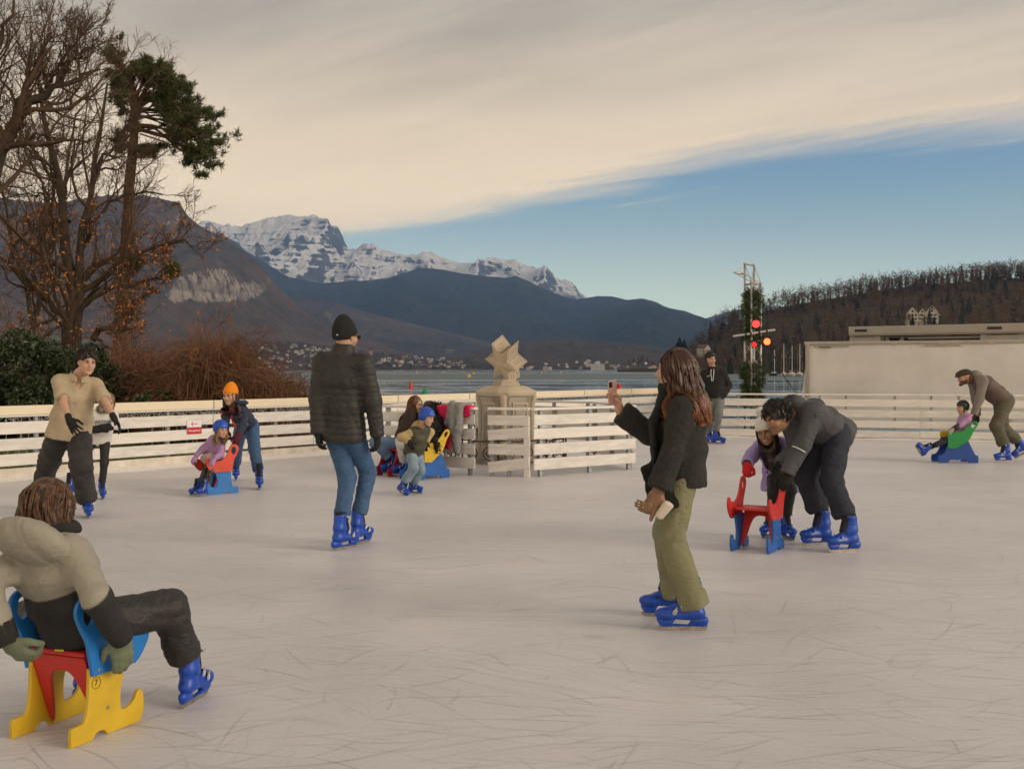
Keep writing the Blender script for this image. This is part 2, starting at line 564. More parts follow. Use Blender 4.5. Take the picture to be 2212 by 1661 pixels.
quay = poly_sheet('quay', [(-16, -9), (17, -9), (17, 22.05), (15.6, 22.8), tuple(FR0 + (0.15, 0.55)), tuple(FL1 + (0.45, 0.5)), tuple(FL0 + (-0.45, 0.5)), (-13.4, 8.2), (-15, 2.2)], -0.012, M_QUAY, thick=1.7)
# ------------------------------------------------------------------ barriers
M_SLAT = mat('white_painted_board', (0.73, 0.70, 0.665), 0.55, noise=0.10, nscale=2.2, bump=0.25, bscale=40, stretch=(1, 1, 5))
M_SLAT2 = mat('white_scuffed_board', (0.68, 0.655, 0.625), 0.6, noise=0.16, nscale=3.0, bump=0.3, bscale=40, stretch=(1, 1, 5))
M_CAP = mat('cream_cap_board', (0.74, 0.65, 0.49), 0.5, noise=0.06, nscale=1.4)
M_KICK = mat('scuffed_kick_board', (0.66, 0.60, 0.53), 0.7, noise=0.2, nscale=4, bump=0.3, bscale=25)
M_POST = mat('galvanised_post', (0.30, 0.32, 0.33), 0.45, metal=0.6, noise=0.25, nscale=20)
M_SCREW = mat('dull_screw', (0.30, 0.29, 0.28), 0.4, metal=0.8)
M_SNOW = mat('shaved_snow', (0.80, 0.775, 0.75), 0.8, noise=0.1, nscale=20, bump=0.8, bscale=60)
M_BLACK = mat('black_plastic', (0.012, 0.012, 0.013), 0.5)
frng = random.Random(11)
def board(parent, name, p0, p1, z0, z1, off, th, m, tilt=0.0, bev=0.004, screws=()):
 """a plank between plan points p0, p1 (relative to parent), standing on edge, off metres in front"""
 p0, p1 = Vector((*p0, 0)), Vector((*p1, 0))
 d = (p1 - p0)
 L = d.length
 ang = math.atan2(d.y, d.x)
 mb = MB()
 mb.box((0, 0, 0), (L, th, z1 - z0), bev=bev)
 c = (p0 + p1) / 2
 nrm = Vector((d.y, -d.x, 0)).normalized()
 o = mb.build(name, m, parent, (c.x + nrm.x * off, c.y + nrm.y * off, (z0 + z1) / 2), (0, -tilt, ang))
 if screws:
  sm = MB()
  for sx in screws:
   for sz in (-0.25, 0.25):
    sm.lathe([(0.0075, 0.0), (0.006, 0.003)], 6, (sx * L / 2, -th / 2, sz * (z1 - z0)), Matrix.Rotation(math.pi / 2, 3, 'X'))
  s = sm.build('screw', M_SCREW, o)
 return o
def post(parent, p, z0, z1, off, ang, w=0.05):
 mb = MB()
 mb.box((0, 0, 0), (w, w, z1 - z0), bev=0.003)
 return mb.build('post', M_POST, parent, (p[0] + off[0], p[1] + off[1], (z0 + z1) / 2), (0, 0, ang))
def barrier(label, pts_panels, slats, rail, post_at, cap=None, kick=None, group=None, slat_mat=M_SLAT, jit=0.004, name='rink_barrier', skip=()):
 """a straight barrier: pts_panels = plan points of the panel joints"""
 P = [np.array(p, float) for p in pts_panels]
 base = P[0]
 root = thing(name, label, 'barrier', (base[0], base[1], 0), 0, group)
 for i in range(len(P) - 1):
  a, b = P[i] - base, P[i + 1] - base
  d = (b - a) / np.linalg.norm(b - a)
  nrm = np.array((d[1], -d[0]))
  g = 0.004
  a2, b2 = a + d * g, b - d * g
  for si, (z0, z1) in enumerate(slats):
   if (i, si) in skip:
    continue
   j = frng.uniform(-jit, jit)
   board(root, 'slat', a2 + d * abs(frng.uniform(0, jit)), b2, z0 + j, z1 + j, 0.03 + frng.uniform(0, 0.003), 0.022, slat_mat if frng.random() < 0.75 else M_SLAT2, frng.uniform(-jit, jit) * 0.8, screws=())
  if rail:
   z0, z1, w = rail
   mb = MB()
   L = float(np.linalg.norm(b2 - a2))
   mb.box((0, 0, 0), (L, w, z1 - z0), bev=0.005)
   c = (a2 + b2) / 2
   mb.build('top_rail', M_SLAT, root, (c[0], c[1], (z0 + z1) / 2), (0, 0, math.atan2(d[1], d[0])))
  if cap:
   board(root, 'cap_board', a2, b2, cap[0], cap[1], 0.045, 0.03, M_CAP)
  if kick:
   board(root, 'kick_board', a2, b2, kick[0], kick[1], 0.045, 0.03, M_KICK)
  for t in post_at:
   q = a + (b - a) * t
   post(root, q, -0.01, (rail[0] if rail else (cap[1] - 0.03 if cap else 0.95)), nrm * -0.012, math.atan2(d[1], d[0]))
 return root
def split_line(p0, p1, step):
 p0, p1 = np.array(p0, float), np.array(p1, float)
 L = np.linalg.norm(p1 - p0)
 n = max(1, round(L / step))
 return [p0 + (p1 - p0) * i / n for i in range(n + 1)]
# long barrier along the lawn and the lake
left_pts = split_line(FL0, FL1, 2.1)
left_slats = [(0.615, 0.78), (0.395, 0.555), (0.185, 0.345)]
rb_left = barrier('long white plank barrier with cream capping and hanging light strings', left_pts, left_slats, (0.845, 0.87, 0.09), (0.12, 0.62), cap=(0.872, 1.0), kick=(0.0, 0.15))
# joint plates on the capping
for i in range(1, len(left_pts) - 1):
 p = left_pts[i] - left_pts[0]
 d = (FL1 - FL0) / np.linalg.norm(FL1 - FL0)
 mb = MB()
 mb.box((0, 0, 0), (0.018, 0.004, 0.10))
 nrm = np.array((d[1], -d[0]))
 mb.build('joint_plate', M_POST, rb_left, (p[0] + nrm[0] * 0.0625, p[1] + nrm[1] * 0.0625, 0.935), (0, 0, math.atan2(d[1], d[0])))
# barrier in front of the tent and lake
right_pts = split_line(FR0, FR1, 2.3)
right_slats = [(0.695, 0.85), (0.465, 0.62), (0.245, 0.395), (0.03, 0.18)]
rb_right = barrier('white four plank barrier in front of the tent wall', right_pts, right_slats, (0.93, 0.965, 0.11), (0.10, 0.34, 0.78))
# short return that closes the corner behind the phone taker
ret_pts = split_line(FL1, FR0, 2.4)
rb_ret = barrier('short white plank barrier closing the rink corner by the lake', ret_pts, right_slats, (0.93, 0.965, 0.11), (0.2, 0.8))
# shaved snow heaped along the foot of the barriers
def snow_bank(p0, p1, w, h, seed):
 r = np.random.default_rng(seed)
 L = np.linalg.norm(np.array(p1) - p0)
 n = int(L / 0.12)
 d = (np.array(p1) - p0) / L
 nrm = np.array((d[1], -d[0]))
 V, Fq = [], []
 m = 7
 for i in range(n + 1):
  s = i / n * L
  hh = h * (0.35 + 1.1 * vnoise(np.array([s * 1.7]), np.array([seed + 0.5]))[0])
  ww = w * (0.6 + 0.7 * vnoise(np.array([s * 1.1 + 9]), np.array([seed + 3.5]))[0])
  for k in range(m):
   t = k / (m - 1)
   q = np.array(p0) + d * s + nrm * (0.062 + t * ww)
   z = hh * (1 - t) ** 1.6 - 0.003 + 0.006 * r.random() * (1 - t)
   V.append((q[0], q[1], z))
 for i in range(n):
  for k in range(m - 1):
   a = i * m + k
   Fq.append((a, a + m, a + m + 1, a + 1))
 return V, Fq
for (a, b, w, h, sd, lb) in ((FL0, FL1, 0.32, 0.05, 1, 'thin bank of shaved snow along the long barrier foot'), (FR0, FR1, 0.12, 0.022, 2, 'thin bank of shaved snow below the tent barrier')):
 V, Fq = snow_bank(a, b, w, h, sd)
 tag(obj('snow_bank', mesh_np('snow_bank', V, np.array(Fq), [M_SNOW])), lb, 'snow', kind='stuff')
# blade grooves cut into the ice
def grooves():
 r = np.random.default_rng(21)
 V, Fq = [], []
 for i in range(2600):
  y = 2.9 + 15 * r.random() ** 1.7
  x = r.uniform(-0.62, 0.62) * (y + 1.5)
  L = r.uniform(0.08, 0.75) * (1.6 if r.random() < 0.15 else 1)
  th = r.normal(0.05, 0.45) if r.random() < 0.7 else r.uniform(0, 3.14)
  cv = r.normal(0, 0.5) / max(L, .3)
  wd = r.uniform(0.0005, 0.0014) * (1.0 + y * 0.05)
  ns = 9
  o = len(V)
  for k in range(ns):
   t = k / (ns - 1)
   q = wd * math.sin(math.pi * min(0.97, max(0.03, t)))
   V.append((x - math.sin(th) * q, y + math.cos(th) * q, 0.0022))
   V.append((x + math.sin(th) * q, y - math.cos(th) * q, 0.0022))
   th += cv * L / ns
   x += math.cos(th) * L / ns
   y += math.sin(th) * L / ns
  for k in range(ns - 1):
   a = o + 2 * k
   Fq.append((a, a + 1, a + 3, a + 2))
 m = mat('ice_groove', (0.455, 0.445, 0.455), 0.5, noise=0.15, nscale=4)
 g = obj('ice_grooves', mesh_np('ice_grooves', V, np.array(Fq), [m]))
 tag(g, 'curved grooves cut by skate blades across the ice', 'ice marks', kind='stuff')
grooves()
# ------------------------------------------------------------------ mountains
def terrain_mat(name, snow=None, forest=((0.028, 0.030, 0.020), (0.055, 0.040, 0.028)), rock=(0.20, 0.18, 0.16), rock_slope=0.62, cell=60.0, meadow=None, scale=1.0, strata=120.0, rockamt=1.0):
 m = bpy.data.materials.new(name)
 m.use_nodes = True
 t = m.node_tree
 t.nodes.clear()
 T = NT(t)
 geo = T.n('ShaderNodeNewGeometry')
 pos = geo.outputs['Position']
 nz = T.n('ShaderNodeSeparateXYZ', {'Vector': geo.outputs['Normal']}).outputs[2]
 pz = T.n('ShaderNodeSeparateXYZ', {'Vector': pos}).outputs[2]
 P = T.mapping(pos, scale=(1 / cell, 1 / cell, 1 / cell))
 n1 = T.noise(P, 1.0, 6, 0.65)
 n2 = T.noise(P, 0.12, 4, 0.6)
 n3 = T.noise(P, 5.0, 3, 0.7)
 fo = T.mix(T.smooth(n2, 0.38, 0.62), forest[0], forest[1])
 fo = T.mix(T.math('MULTIPLY', T.smooth(n1, 0.35, 0.75), 0.6), fo, tuple(q * 1.55 for q in forest[1]))
 fo = T.mix(T.math('MULTIPLY', T.smooth(n3, 0.48, 0.72), 0.55), fo, tuple(q * 0.35 for q in forest[0]))
 col = fo
 if meadow:
  mm = T.math('MULTIPLY', T.smooth(T.noise(T.mapping(pos, scale=(1 / 420, 1 / 260, 1 / 200)), 1.0, 3, 0.5), 0.61, 0.66), T.smooth(pz, meadow[1], meadow[0]))
  col = T.mix(mm, col, (0.15, 0.14, 0.06))
 # steep ground shows rock, with level beds and vertical streaks
 bed = T.noise(T.mapping(pos, rot=(0.05, 0.04, 0), scale=(1 / 900, 1 / 900, 1 / strata)), 1.0, 5, 0.7)
 stk = T.noise(T.mapping(pos, scale=(1 / 45, 1 / 45, 1 / 420)), 1.0, 4, 0.65)
 ro = T.mix(T.smooth(bed, 0.35, 0.65), tuple(q * 0.55 for q in rock), tuple(q * 1.2 for q in rock))
 ro = T.mix(T.math('MULTIPLY', T.smooth(stk, 0.45, 0.68), 0.75), ro, tuple(q * 0.4 for q in rock))
 steep = T.math('ADD', nz, T.math('MULTIPLY', T.math('SUBTRACT', n1, 0.5), 0.45))
 rm = T.smooth(steep, rock_slope, rock_slope - 0.10)
 if rockamt is not None and isinstance(rockamt, tuple):
  rm = T.math('MULTIPLY', rm, T.math('MULTIPLY', T.smooth(pz, rockamt[0], rockamt[0] + rockamt[2]), T.smooth(pz, rockamt[1], rockamt[1] - rockamt[2])))
 rm = T.math('MULTIPLY', rm, T.smooth(T.noise(T.mapping(pos, scale=(1.9 / cell, 1.9 / cell, 1.1 / cell)), 1.0, 4, 0.7), 0.62, 0.47))
 col = T.mix(rm, col, ro)
 if snow:
  lvl = T.math('ADD', pz, T.math('MULTIPLY', T.math('SUBTRACT', n2, 0.5), 420.0))
  lvl = T.math('ADD', lvl, T.math('MULTIPLY', T.math('SUBTRACT', n1, 0.5), 260.0))
  sm = T.smooth(lvl, snow[0], snow[1])
  keep = T.math('ADD', nz, T.math('MULTIPLY', T.math('SUBTRACT', bed, 0.5), 1.35))
  keep = T.math('ADD', keep, T.math('MULTIPLY', T.math('SUBTRACT', n1, 0.5), 0.7))
  keep = T.math('ADD', keep, T.math('MULTIPLY', T.math('SUBTRACT', n3, 0.5), 0.6))
  sm = T.math('MULTIPLY', sm, T.smooth(keep, snow[2], snow[2] + 0.09))
  col = T.mix(sm, col, (0.90, 0.89, 0.88))
 b = T.n('ShaderNodeBump', {'Height': T.math('ADD', n1, T.math('MULTIPLY', n3, 0.5)), 'Strength': 0.9, 'Distance': cell * 0.35})
 p = T.n('ShaderNodeBsdfPrincipled', {'Base Color': col, 'Roughness': 0.95, 'Specular IOR Level': 0.1, 'Normal': b.outputs[0]})
 T.n('ShaderNodeOutputMaterial', {'Surface': p.outputs[0]})
 return m
class Range:
 """a mountain range: ridge heights follow a profile at distance dr, the near slopes run down to df"""
 def __init__(self, name, prof, df, dr, m, nu, nv, back=0.25, base=LAKE_Z - 4, amp=0.25, seed=0, freq=1.0, gpow=0.9, foot=None, spur=0.12, rough=0.012, cliffs=(), even=False, faces=()):
  self.df, self.dr, self.even = df, dr, even
  prof = sorted(prof)
  self.px = np.array([(p[0] - CX) / FPX * dr for p in prof])
  self.ph = np.array([CAMZ - (p[1] - HY) / FPX * dr for p in prof])
  self.base, self.amp, self.seed, self.freq, self.gpow, self.foot, self.spur, self.rough, self.cliffs = base, amp, seed, freq, gpow, foot, spur, rough, cliffs
  self.x0, self.x1 = self.px[0], self.px[-1]
  st = []
  for pts in faces:
   D = [self.hit(p[0], p[1]) or dr for p in pts]
   st.append((np.array([(p[0] - CX) / FPX * d for p, d in zip(pts, D)]), np.array(D), np.array([p[2] / FPX * d for p, d in zip(pts, D)]), 60.0, 60.0))
  self.steps = st
  ymax = dr + (dr - df) * back
  yy = np.concatenate([np.linspace(df, dr, nv), np.linspace(dr, ymax, 6)[1:]])
  xx = np.linspace(self.x0, self.x1, nu)
  X, Y = np.meshgrid(xx, yy)
  Z = self.height(X, Y)
  V = np.stack([X, Y, Z], -1).reshape(-1, 3)
  nr = len(yy)
  i = np.arange(nr - 1)[:, None] * nu + np.arange(nu - 1)[None]
  Fq = np.stack([i, i + 1, i + nu + 1, i + nu], -1).reshape(-1, 4)
  self.ob = tag(obj(name, mesh_np(name, V, Fq, [m])), kind='structure')
 steps = ()
 def hit(self, px, py):
  """distance at which the line of sight through (px, py) meets the slope"""
  yy = np.linspace(self.df, self.dr, 700)
  z = self.height((px - CX) / FPX * yy, yy)
  k = np.nonzero(z >= CAMZ - (py - HY) / FPX * yy)[0]
  return yy[k[0]] if len(k) else None
 def height(self, X, Y):
  s = (Y - self.df) / (self.dr - self.df)
  sc_ = np.clip(s, 0, 1)
  L = self.dr - self.df
  f = self.freq
  wx = (fbm(X / L * 2.0 * f + 3.1, Y / L * 2.0 * f, 4, self.seed + 5) - 0.5) * L * self.spur * (1 - sc_) * 2
  H = np.interp(X + wx, self.px, self.ph) - self.base
  g = sc_ ** self.gpow
  if self.foot:
   ft, fh = self.foot
   g = np.where(sc_ < ft, fh * sc_ / ft, fh + (1 - fh) * ((sc_ - ft) / (1 - ft)) ** self.gpow)
  rn = fbm(X / L * 5.0 * f, Y / L * 2.2 * f, 6, self.seed, 0.52, True)
  env = np.clip(4 * sc_ * (1 - sc_), 0, 1) ** 0.7
  dl = (rn - 0.45) * 2
  if self.even:
   dl = np.where(dl > 0, dl * (1 - sc_) ** 0.6, dl)
  Z = H * g * (1 + self.amp * env * dl)
  fine = fbm(X / L * 42 * f, Y / L * 42 * f, 4, self.seed + 3, 0.6, True) - 0.4
  Z = Z + H.mean() * self.rough * fine * np.clip(sc_ * 3, 0, 1)
  for (sx, sy, sh, w0, w1) in self.steps:      # rock faces breaking the slope
   yb = np.interp(X, sx, sy) + (fbm(X / 130, X * 0 + 3.3, 4, 91) - 0.5) * 150 + (fbm(X / 40, X * 0 + 7, 3, 97) - 0.5) * 46
   m = np.clip((X - sx[0]) / w0, 0, 1) * np.clip((sx[-1] - X) / w1, 0, 1)
   hh = np.interp(X, sx, sh) * (0.75 + 0.5 * fbm(X / 90, Y / 300, 3, 93)) * m
   st = 0.5 * (1 + np.tanh((Y - yb) / 9.0)) * 0.6 + 0.5 * (1 + np.tanh((Y - yb - 45) / 8.0)) * 0.4
   Z = Z + hh * st * np.exp(-np.clip(Y - yb, 0, None) / 260.0)
  Z = np.where(s > 1, Z * np.clip(1 - (s - 1) * 3.0, 0, 1), Z)
  return Z + self.base
M_TOUR = terrain_mat('snow_peak_terrain', snow=(780, 930, 0.60), rock=(0.15, 0.135, 0.12), rock_slope=0.95, cell=120.0, strata=42.0, forest=((0.016, 0.020, 0.018), (0.030, 0.028, 0.024)))
M_MID = terrain_mat('dark_forest_terrain', snow=(1110, 1260, 0.80), forest=((0.012, 0.017, 0.016), (0.030, 0.030, 0.022)), rock=(0.13, 0.12, 0.11), rock_slope=0.42, cell=170.0, strata=160)
M_VEY = terrain_mat('brown_slope_terrain', forest=((0.050, 0.042, 0.026), (0.115, 0.072, 0.045)), rock=(0.36, 0.30, 0.235), rock_slope=0.56, cell=60.0, meadow=(60, 160), strata=90)
M_SPUR = terrain_mat('brown_spur_terrain', forest=((0.045, 0.040, 0.028), (0.095, 0.064, 0.045)), rock=(0.34, 0.29, 0.25), rock_slope=0.50, cell=80.0, meadow=(260, 420), strata=90)
M_LOW = terrain_mat('low_wooded_terrain', forest=((0.040, 0.034, 0.022), (0.085, 0.058, 0.036)), rock=(0.3, 0.27, 0.22), rock_slope=0.4, cell=38.0)
rg_far = Range('far_snow_mountain', [(1380, 790), (1440, 735), (1500, 700), (1530, 686), (1560, 677), (1600, 668), (1680, 660), (1800, 690), (1900, 780)], 12800, 15000, M_TOUR, 120, 50, amp=0.3, seed=40)
rg_tour = Range('snow_mountain', [(200, 560), (300, 500), (380, 480), (440, 486), (470, 492), (500, 494), (530, 499), (548, 486), (562, 477), (580, 471), (602, 469), (618, 465), (630, 464), (645, 472), (662, 476), (680, 479), (700, 488), (716, 491), (733, 494), (739, 508), (748, 530), (757, 545), (775, 544), (790, 533), (803, 528), (818, 533), (830, 541), (852, 548), (880, 557), (905, 566), (918, 552), (934, 547), (948, 556), (962, 560), (978, 566), (1000, 571), (1016, 570), (1040, 567), (1062, 569), (1082, 564), (1097, 565), (1113, 563), (1130, 572), (1150, 579), (1180, 588), (1200, 607), (1222, 612), (1236, 611), (1246, 628), (1262, 642), (1300, 662), (1400, 710), (1500, 760), (1600, 795)], 9600, 13800, M_TOUR, 390, 145, amp=0.30, seed=7, freq=1.2, gpow=0.85, spur=0.06, rough=0.035)
rg_mid = Range('dark_forest_ridge', [(150, 760), (300, 690), (420, 560), (470, 500), (500, 520), (540, 548), (580, 572), (620, 597), (660, 607), (700, 612), (760, 607), (800, 606), (840, 600), (880, 588), (905, 578), (930, 580), (960, 583), (1000, 592), (1040, 596), (1090, 600), (1115, 596), (1140, 606), (1170, 622), (1200, 634), (1240, 648), (1262, 645), (1290, 640), (1320, 640), (1355, 648), (1385, 645), (1412, 650), (1440, 664), (1480, 672), (1510, 684), (1540, 706), (1580, 735), (1630, 768), (1680, 792), (1750, 798)], 5600, 9300, M_MID, 340, 110, amp=0.34, seed=13, freq=1.3, gpow=0.95, spur=0.16, rough=0.014, even=True)
rg_right = Range('blue_ridge', [(1180, 780), (1230, 735), (1290, 690), (1340, 662), (1375, 650), (1395, 649), (1420, 657), (1450, 668), (1500, 680), (1530, 690), (1560, 712), (1600, 742), (1640, 770), (1700, 797)], 4700, 7600, M_MID, 200, 80, amp=0.3, seed=57, freq=1.5, gpow=0.9, spur=0.16, rough=0.02, even=True)
rg_spur = Range('brown_spur', [(380, 640), (500, 640), (600, 645), (650, 642), (690, 648), (740, 660), (800, 676), (850, 690), (900, 703), (960, 716), (1010, 727), (1060, 742), (1110, 757), (1160, 772), (1230, 790), (1300, 797)], 4300, 6400, M_SPUR, 260, 85, amp=0.26, seed=23, freq=1.5, foot=(0.30, 0.16), spur=0.12, rough=0.02)
rg_low = Range('low_wooded_hill', [(880, 795), (960, 783), (1000, 770), (1050, 752), (1100, 742), (1150, 737), (1200, 733), (1250, 736), (1300, 738), (1360, 741), (1400, 746), (1440, 757), (1480, 773), (1530, 790), (1580, 797)], 3250, 4100, M_LOW, 220, 60, amp=0.14, seed=31, freq=2.0, gpow=0.75, rough=0.05)
rg_vey = Range('cliff_mountain', [(-900, 500), (-500, 440), (-200, 430), (0, 428), (60, 436), (120, 442), (180, 430), (230, 422), (280, 420), (330, 425), (365, 434), (385, 448), (400, 466), (425, 484), (450, 498), (490, 520), (525, 545), (552, 568), (575, 592), (600, 620), (630, 652), (670, 680), (720, 706), (780, 730), (840, 752), (900, 770), (960, 785), (1040, 797)], 2850, 4700, M_VEY, 420, 165, amp=0.17, seed=3, freq=1.25, foot=(0.24, 0.085), gpow=0.95, spur=0.10, rough=0.020, faces=([(330, 610, 30), (380, 640, 60), (430, 650, 80), (480, 655, 75), (520, 655, 85), (555, 640, 60), (570, 630, 20)], [(595, 650, 15), (610, 655, 34), (628, 655, 34), (640, 655, 15)], [(300, 480, 15), (345, 482, 30), (385, 490, 26), (400, 500, 12)]))
# gentle built-up shore in front of the cliff mountain
rg_vil = Range('village_slope', [(250, 720), (380, 728), (480, 733), (560, 736), (650, 740), (720, 748), (800, 761), (880, 769), (960, 776), (1040, 784), (1100, 791), (1150, 798)], 2820, 3600, M_LOW, 200, 50, amp=0.08, seed=83, freq=1.5, gpow=0.85, spur=0.04, rough=0.01, back=0.5)
# ------------------------------------------------------------------ air
def haze_box():
 m = bpy.data.materials.new('air')
 m.use_nodes = True
 t = m.node_tree
 t.nodes.clear()
 T = NT(t)
 vol = T.n('ShaderNodeVolumePrincipled', {'Color': (0.27, 0.50, 1.0, 1), 'Density': 6.2e-5, 'Anisotropy': 0.0})
 o = T.n('ShaderNodeOutputMaterial')
 t.links.new(vol.outputs[0], o.inputs['Volume'])
 mb = MB()
 mb.box((0, 7500, 985), (22000, 16400, 1990))
 tag(mb.build('haze', m), 'blue air between the rink and the mountains', 'haze', kind='stuff')
haze_box()
# ------------------------------------------------------------------ trees
def tube_arrays(C, r0, r1, n=4):
 """tapered tubes along curves C (k, j, 3); r0, r1 radii at both ends (k,)"""
 C = np.asarray(C, float)
 k, j, _ = C.shape
 Tn = np.gradient(C, axis=1)
 Tn /= np.linalg.norm(Tn, axis=2, keepdims=True) + 1e-9
 ref = np.tile(np.array((0.31, 0.52, 0.8)), (k, j, 1))
 A = np.cross(Tn, ref)
 A /= np.linalg.norm(A, axis=2, keepdims=True) + 1e-9
 Bn = np.cross(Tn, A)
 t = np.linspace(0, 1, j)[None]
 r = np.asarray(r0)[:, None] * (1 - t) + np.asarray(r1)[:, None] * t
 th = np.arange(n) * 2 * np.pi / n
 V = C[:, :, None] + (A[:, :, None] * np.cos(th)[None, None, :, None] + Bn[:, :, None] * np.sin(th)[None, None, :, None]) * r[:, :, None, None]
 i0 = (np.arange(k)[:, None, None] * j + np.arange(j - 1)[None, :, None]) * n + np.arange(n)[None, None]
 i1 = (np.arange(k)[:, None, None] * j + np.arange(j - 1)[None, :, None]) * n + (np.arange(n)[None, None] + 1) % n
 Fq = np.stack([i0, i1, i1 + n, i0 + n], -1).reshape(-1, 4)
 return V.reshape(-1, 3), Fq
def join_arrays(parts):
 V, Fq, o = [], [], 0
 for v, f in parts:
  V.append(v); Fq.append(f + o); o += len(v)
 return np.concatenate(V), np.concatenate(Fq)
def resample(P, n):
 P = np.asarray(P, float)
 # smooth through the points
 if len(P) > 2:
  Q = []
  for i in range(len(P) - 1):
   p0 = P[max(i - 1, 0)]; p1 = P[i]; p2 = P[i + 1]; p3 = P[min(i + 2, len(P) - 1)]
   for t in np.linspace(0, 1, 6, endpoint=False):
    Q.append(0.5 * ((2 * p1) + (-p0 + p2) * t + (2 * p0 - 5 * p1 + 4 * p2 - p3) * t * t + (-p0 + 3 * p1 - 3 * p2 + p3) * t ** 3))
  Q.append(P[-1])
  P = np.array(Q)
 s = np.concatenate([[0], np.cumsum(np.linalg.norm(np.diff(P, axis=0), axis=1))])
 return np.stack([np.interp(np.linspace(0, s[-1], n), s, P[:, i]) for i in range(3)], 1)
def grow(C, R0, R1, count, r, length, ang=(0.5, 1.0), trop=0.15, wob=0.18, j=6, t0=0.2, taper=0.25, droop=0.0, rs=0.55):
 """side branches on every curve of C"""
 k, jj, _ = C.shape
 n = k * count
 src = np.repeat(np.arange(k), count)
 t = r.uniform(t0, 1.0, n) ** 0.85
 t = np.where(np.tile(np.arange(count), k) == 0, 1.0, t)
 f = t * (jj - 1)
 i = np.minimum(f.astype(int), jj - 2)
 w = (f - i)[:, None]
 p = C[src, i] * (1 - w) + C[src, i + 1] * w
 d = C[src, i + 1] - C[src, i]
 d /= np.linalg.norm(d, axis=1, keepdims=True) + 1e-9
 q = r.normal(size=(n, 3))
 q -= d * (q * d).sum(1, keepdims=True)
 q /= np.linalg.norm(q, axis=1, keepdims=True) + 1e-9
 a = r.uniform(*ang, n)[:, None] * np.where(t[:, None] > 0.99, 0.35, 1)
 u = d * np.cos(a) + q * np.sin(a)
 seg = np.linalg.norm(np.diff(C, axis=1), axis=2).sum(1)
 L = seg[src] * length * r.uniform(0.55, 1.25, n) * (1.15 - 0.55 * t)
 pts = [p]
 for s in range(j - 1):
  u = u + r.normal(0, wob, (n, 3)) + np.array((0, 0, trop)) - np.array((0, 0, droop)) * (s / j)
  u /= np.linalg.norm(u, axis=1, keepdims=True)
  pts.append(pts[-1] + u * (L / (j - 1))[:, None])
 rad = (R0[src] * (1 - t) + R1[src] * t) * rs * r.uniform(0.7, 1.05, n)
 return np.stack(pts, 1), rad, rad * taper
M_BARK = mat('oak_bark', (0.072, 0.048, 0.031), 0.95, noise=0.45, nscale=5, bump=0.9, bscale=22, color2=(0.036, 0.027, 0.019))
M_TWIG = mat('brown_twig', (0.085, 0.050, 0.030), 0.9, noise=0.3, nscale=3)
M_PBARK = mat('pine_bark', (0.125, 0.066, 0.038), 0.95, noise=0.5, nscale=5, bump=1.0, bscale=14, color2=(0.065, 0.038, 0.024))
M_DLEAF = mat('dead_leaf', (0.40, 0.15, 0.030), 0.8, noise=0.35, nscale=8)
M_NEEDLE = mat('pine_needles', (0.042, 0.058, 0.020), 0.85, noise=0.45, nscale=2, color2=(0.075, 0.082, 0.026))
M_LAUREL = mat('laurel_leaf', (0.020, 0.038, 0.012), 0.5, noise=0.5, nscale=2, color2=(0.038, 0.052, 0.016))
M_VINE = mat('dry_vine', (0.22, 0.098, 0.043), 0.9, noise=0.4, nscale=3, color2=(0.12, 0.060, 0.032))
M_MISTLE = mat('mistletoe', (0.085, 0.095, 0.020), 0.8, noise=0.3, nscale=6)
def leaf_quads(P, size, r, flat=0.3):
 n = len(P)
 a = r.normal(size=(n, 3)); a /= np.linalg.norm(a, axis=1, keepdims=True)
 b = r.normal(size=(n, 3)); b -= a * (a * b).sum(1, keepdims=True); b /= np.linalg.norm(b, axis=1, keepdims=True)
 s = size * r.uniform(0.6, 1.3, n)[:, None]
 V = np.stack([P - a * s, P + b * s * flat, P + a * s, P - b * s * flat], 1).reshape(-1, 3)
 return V, np.arange(4 * n).reshape(-1, 4)
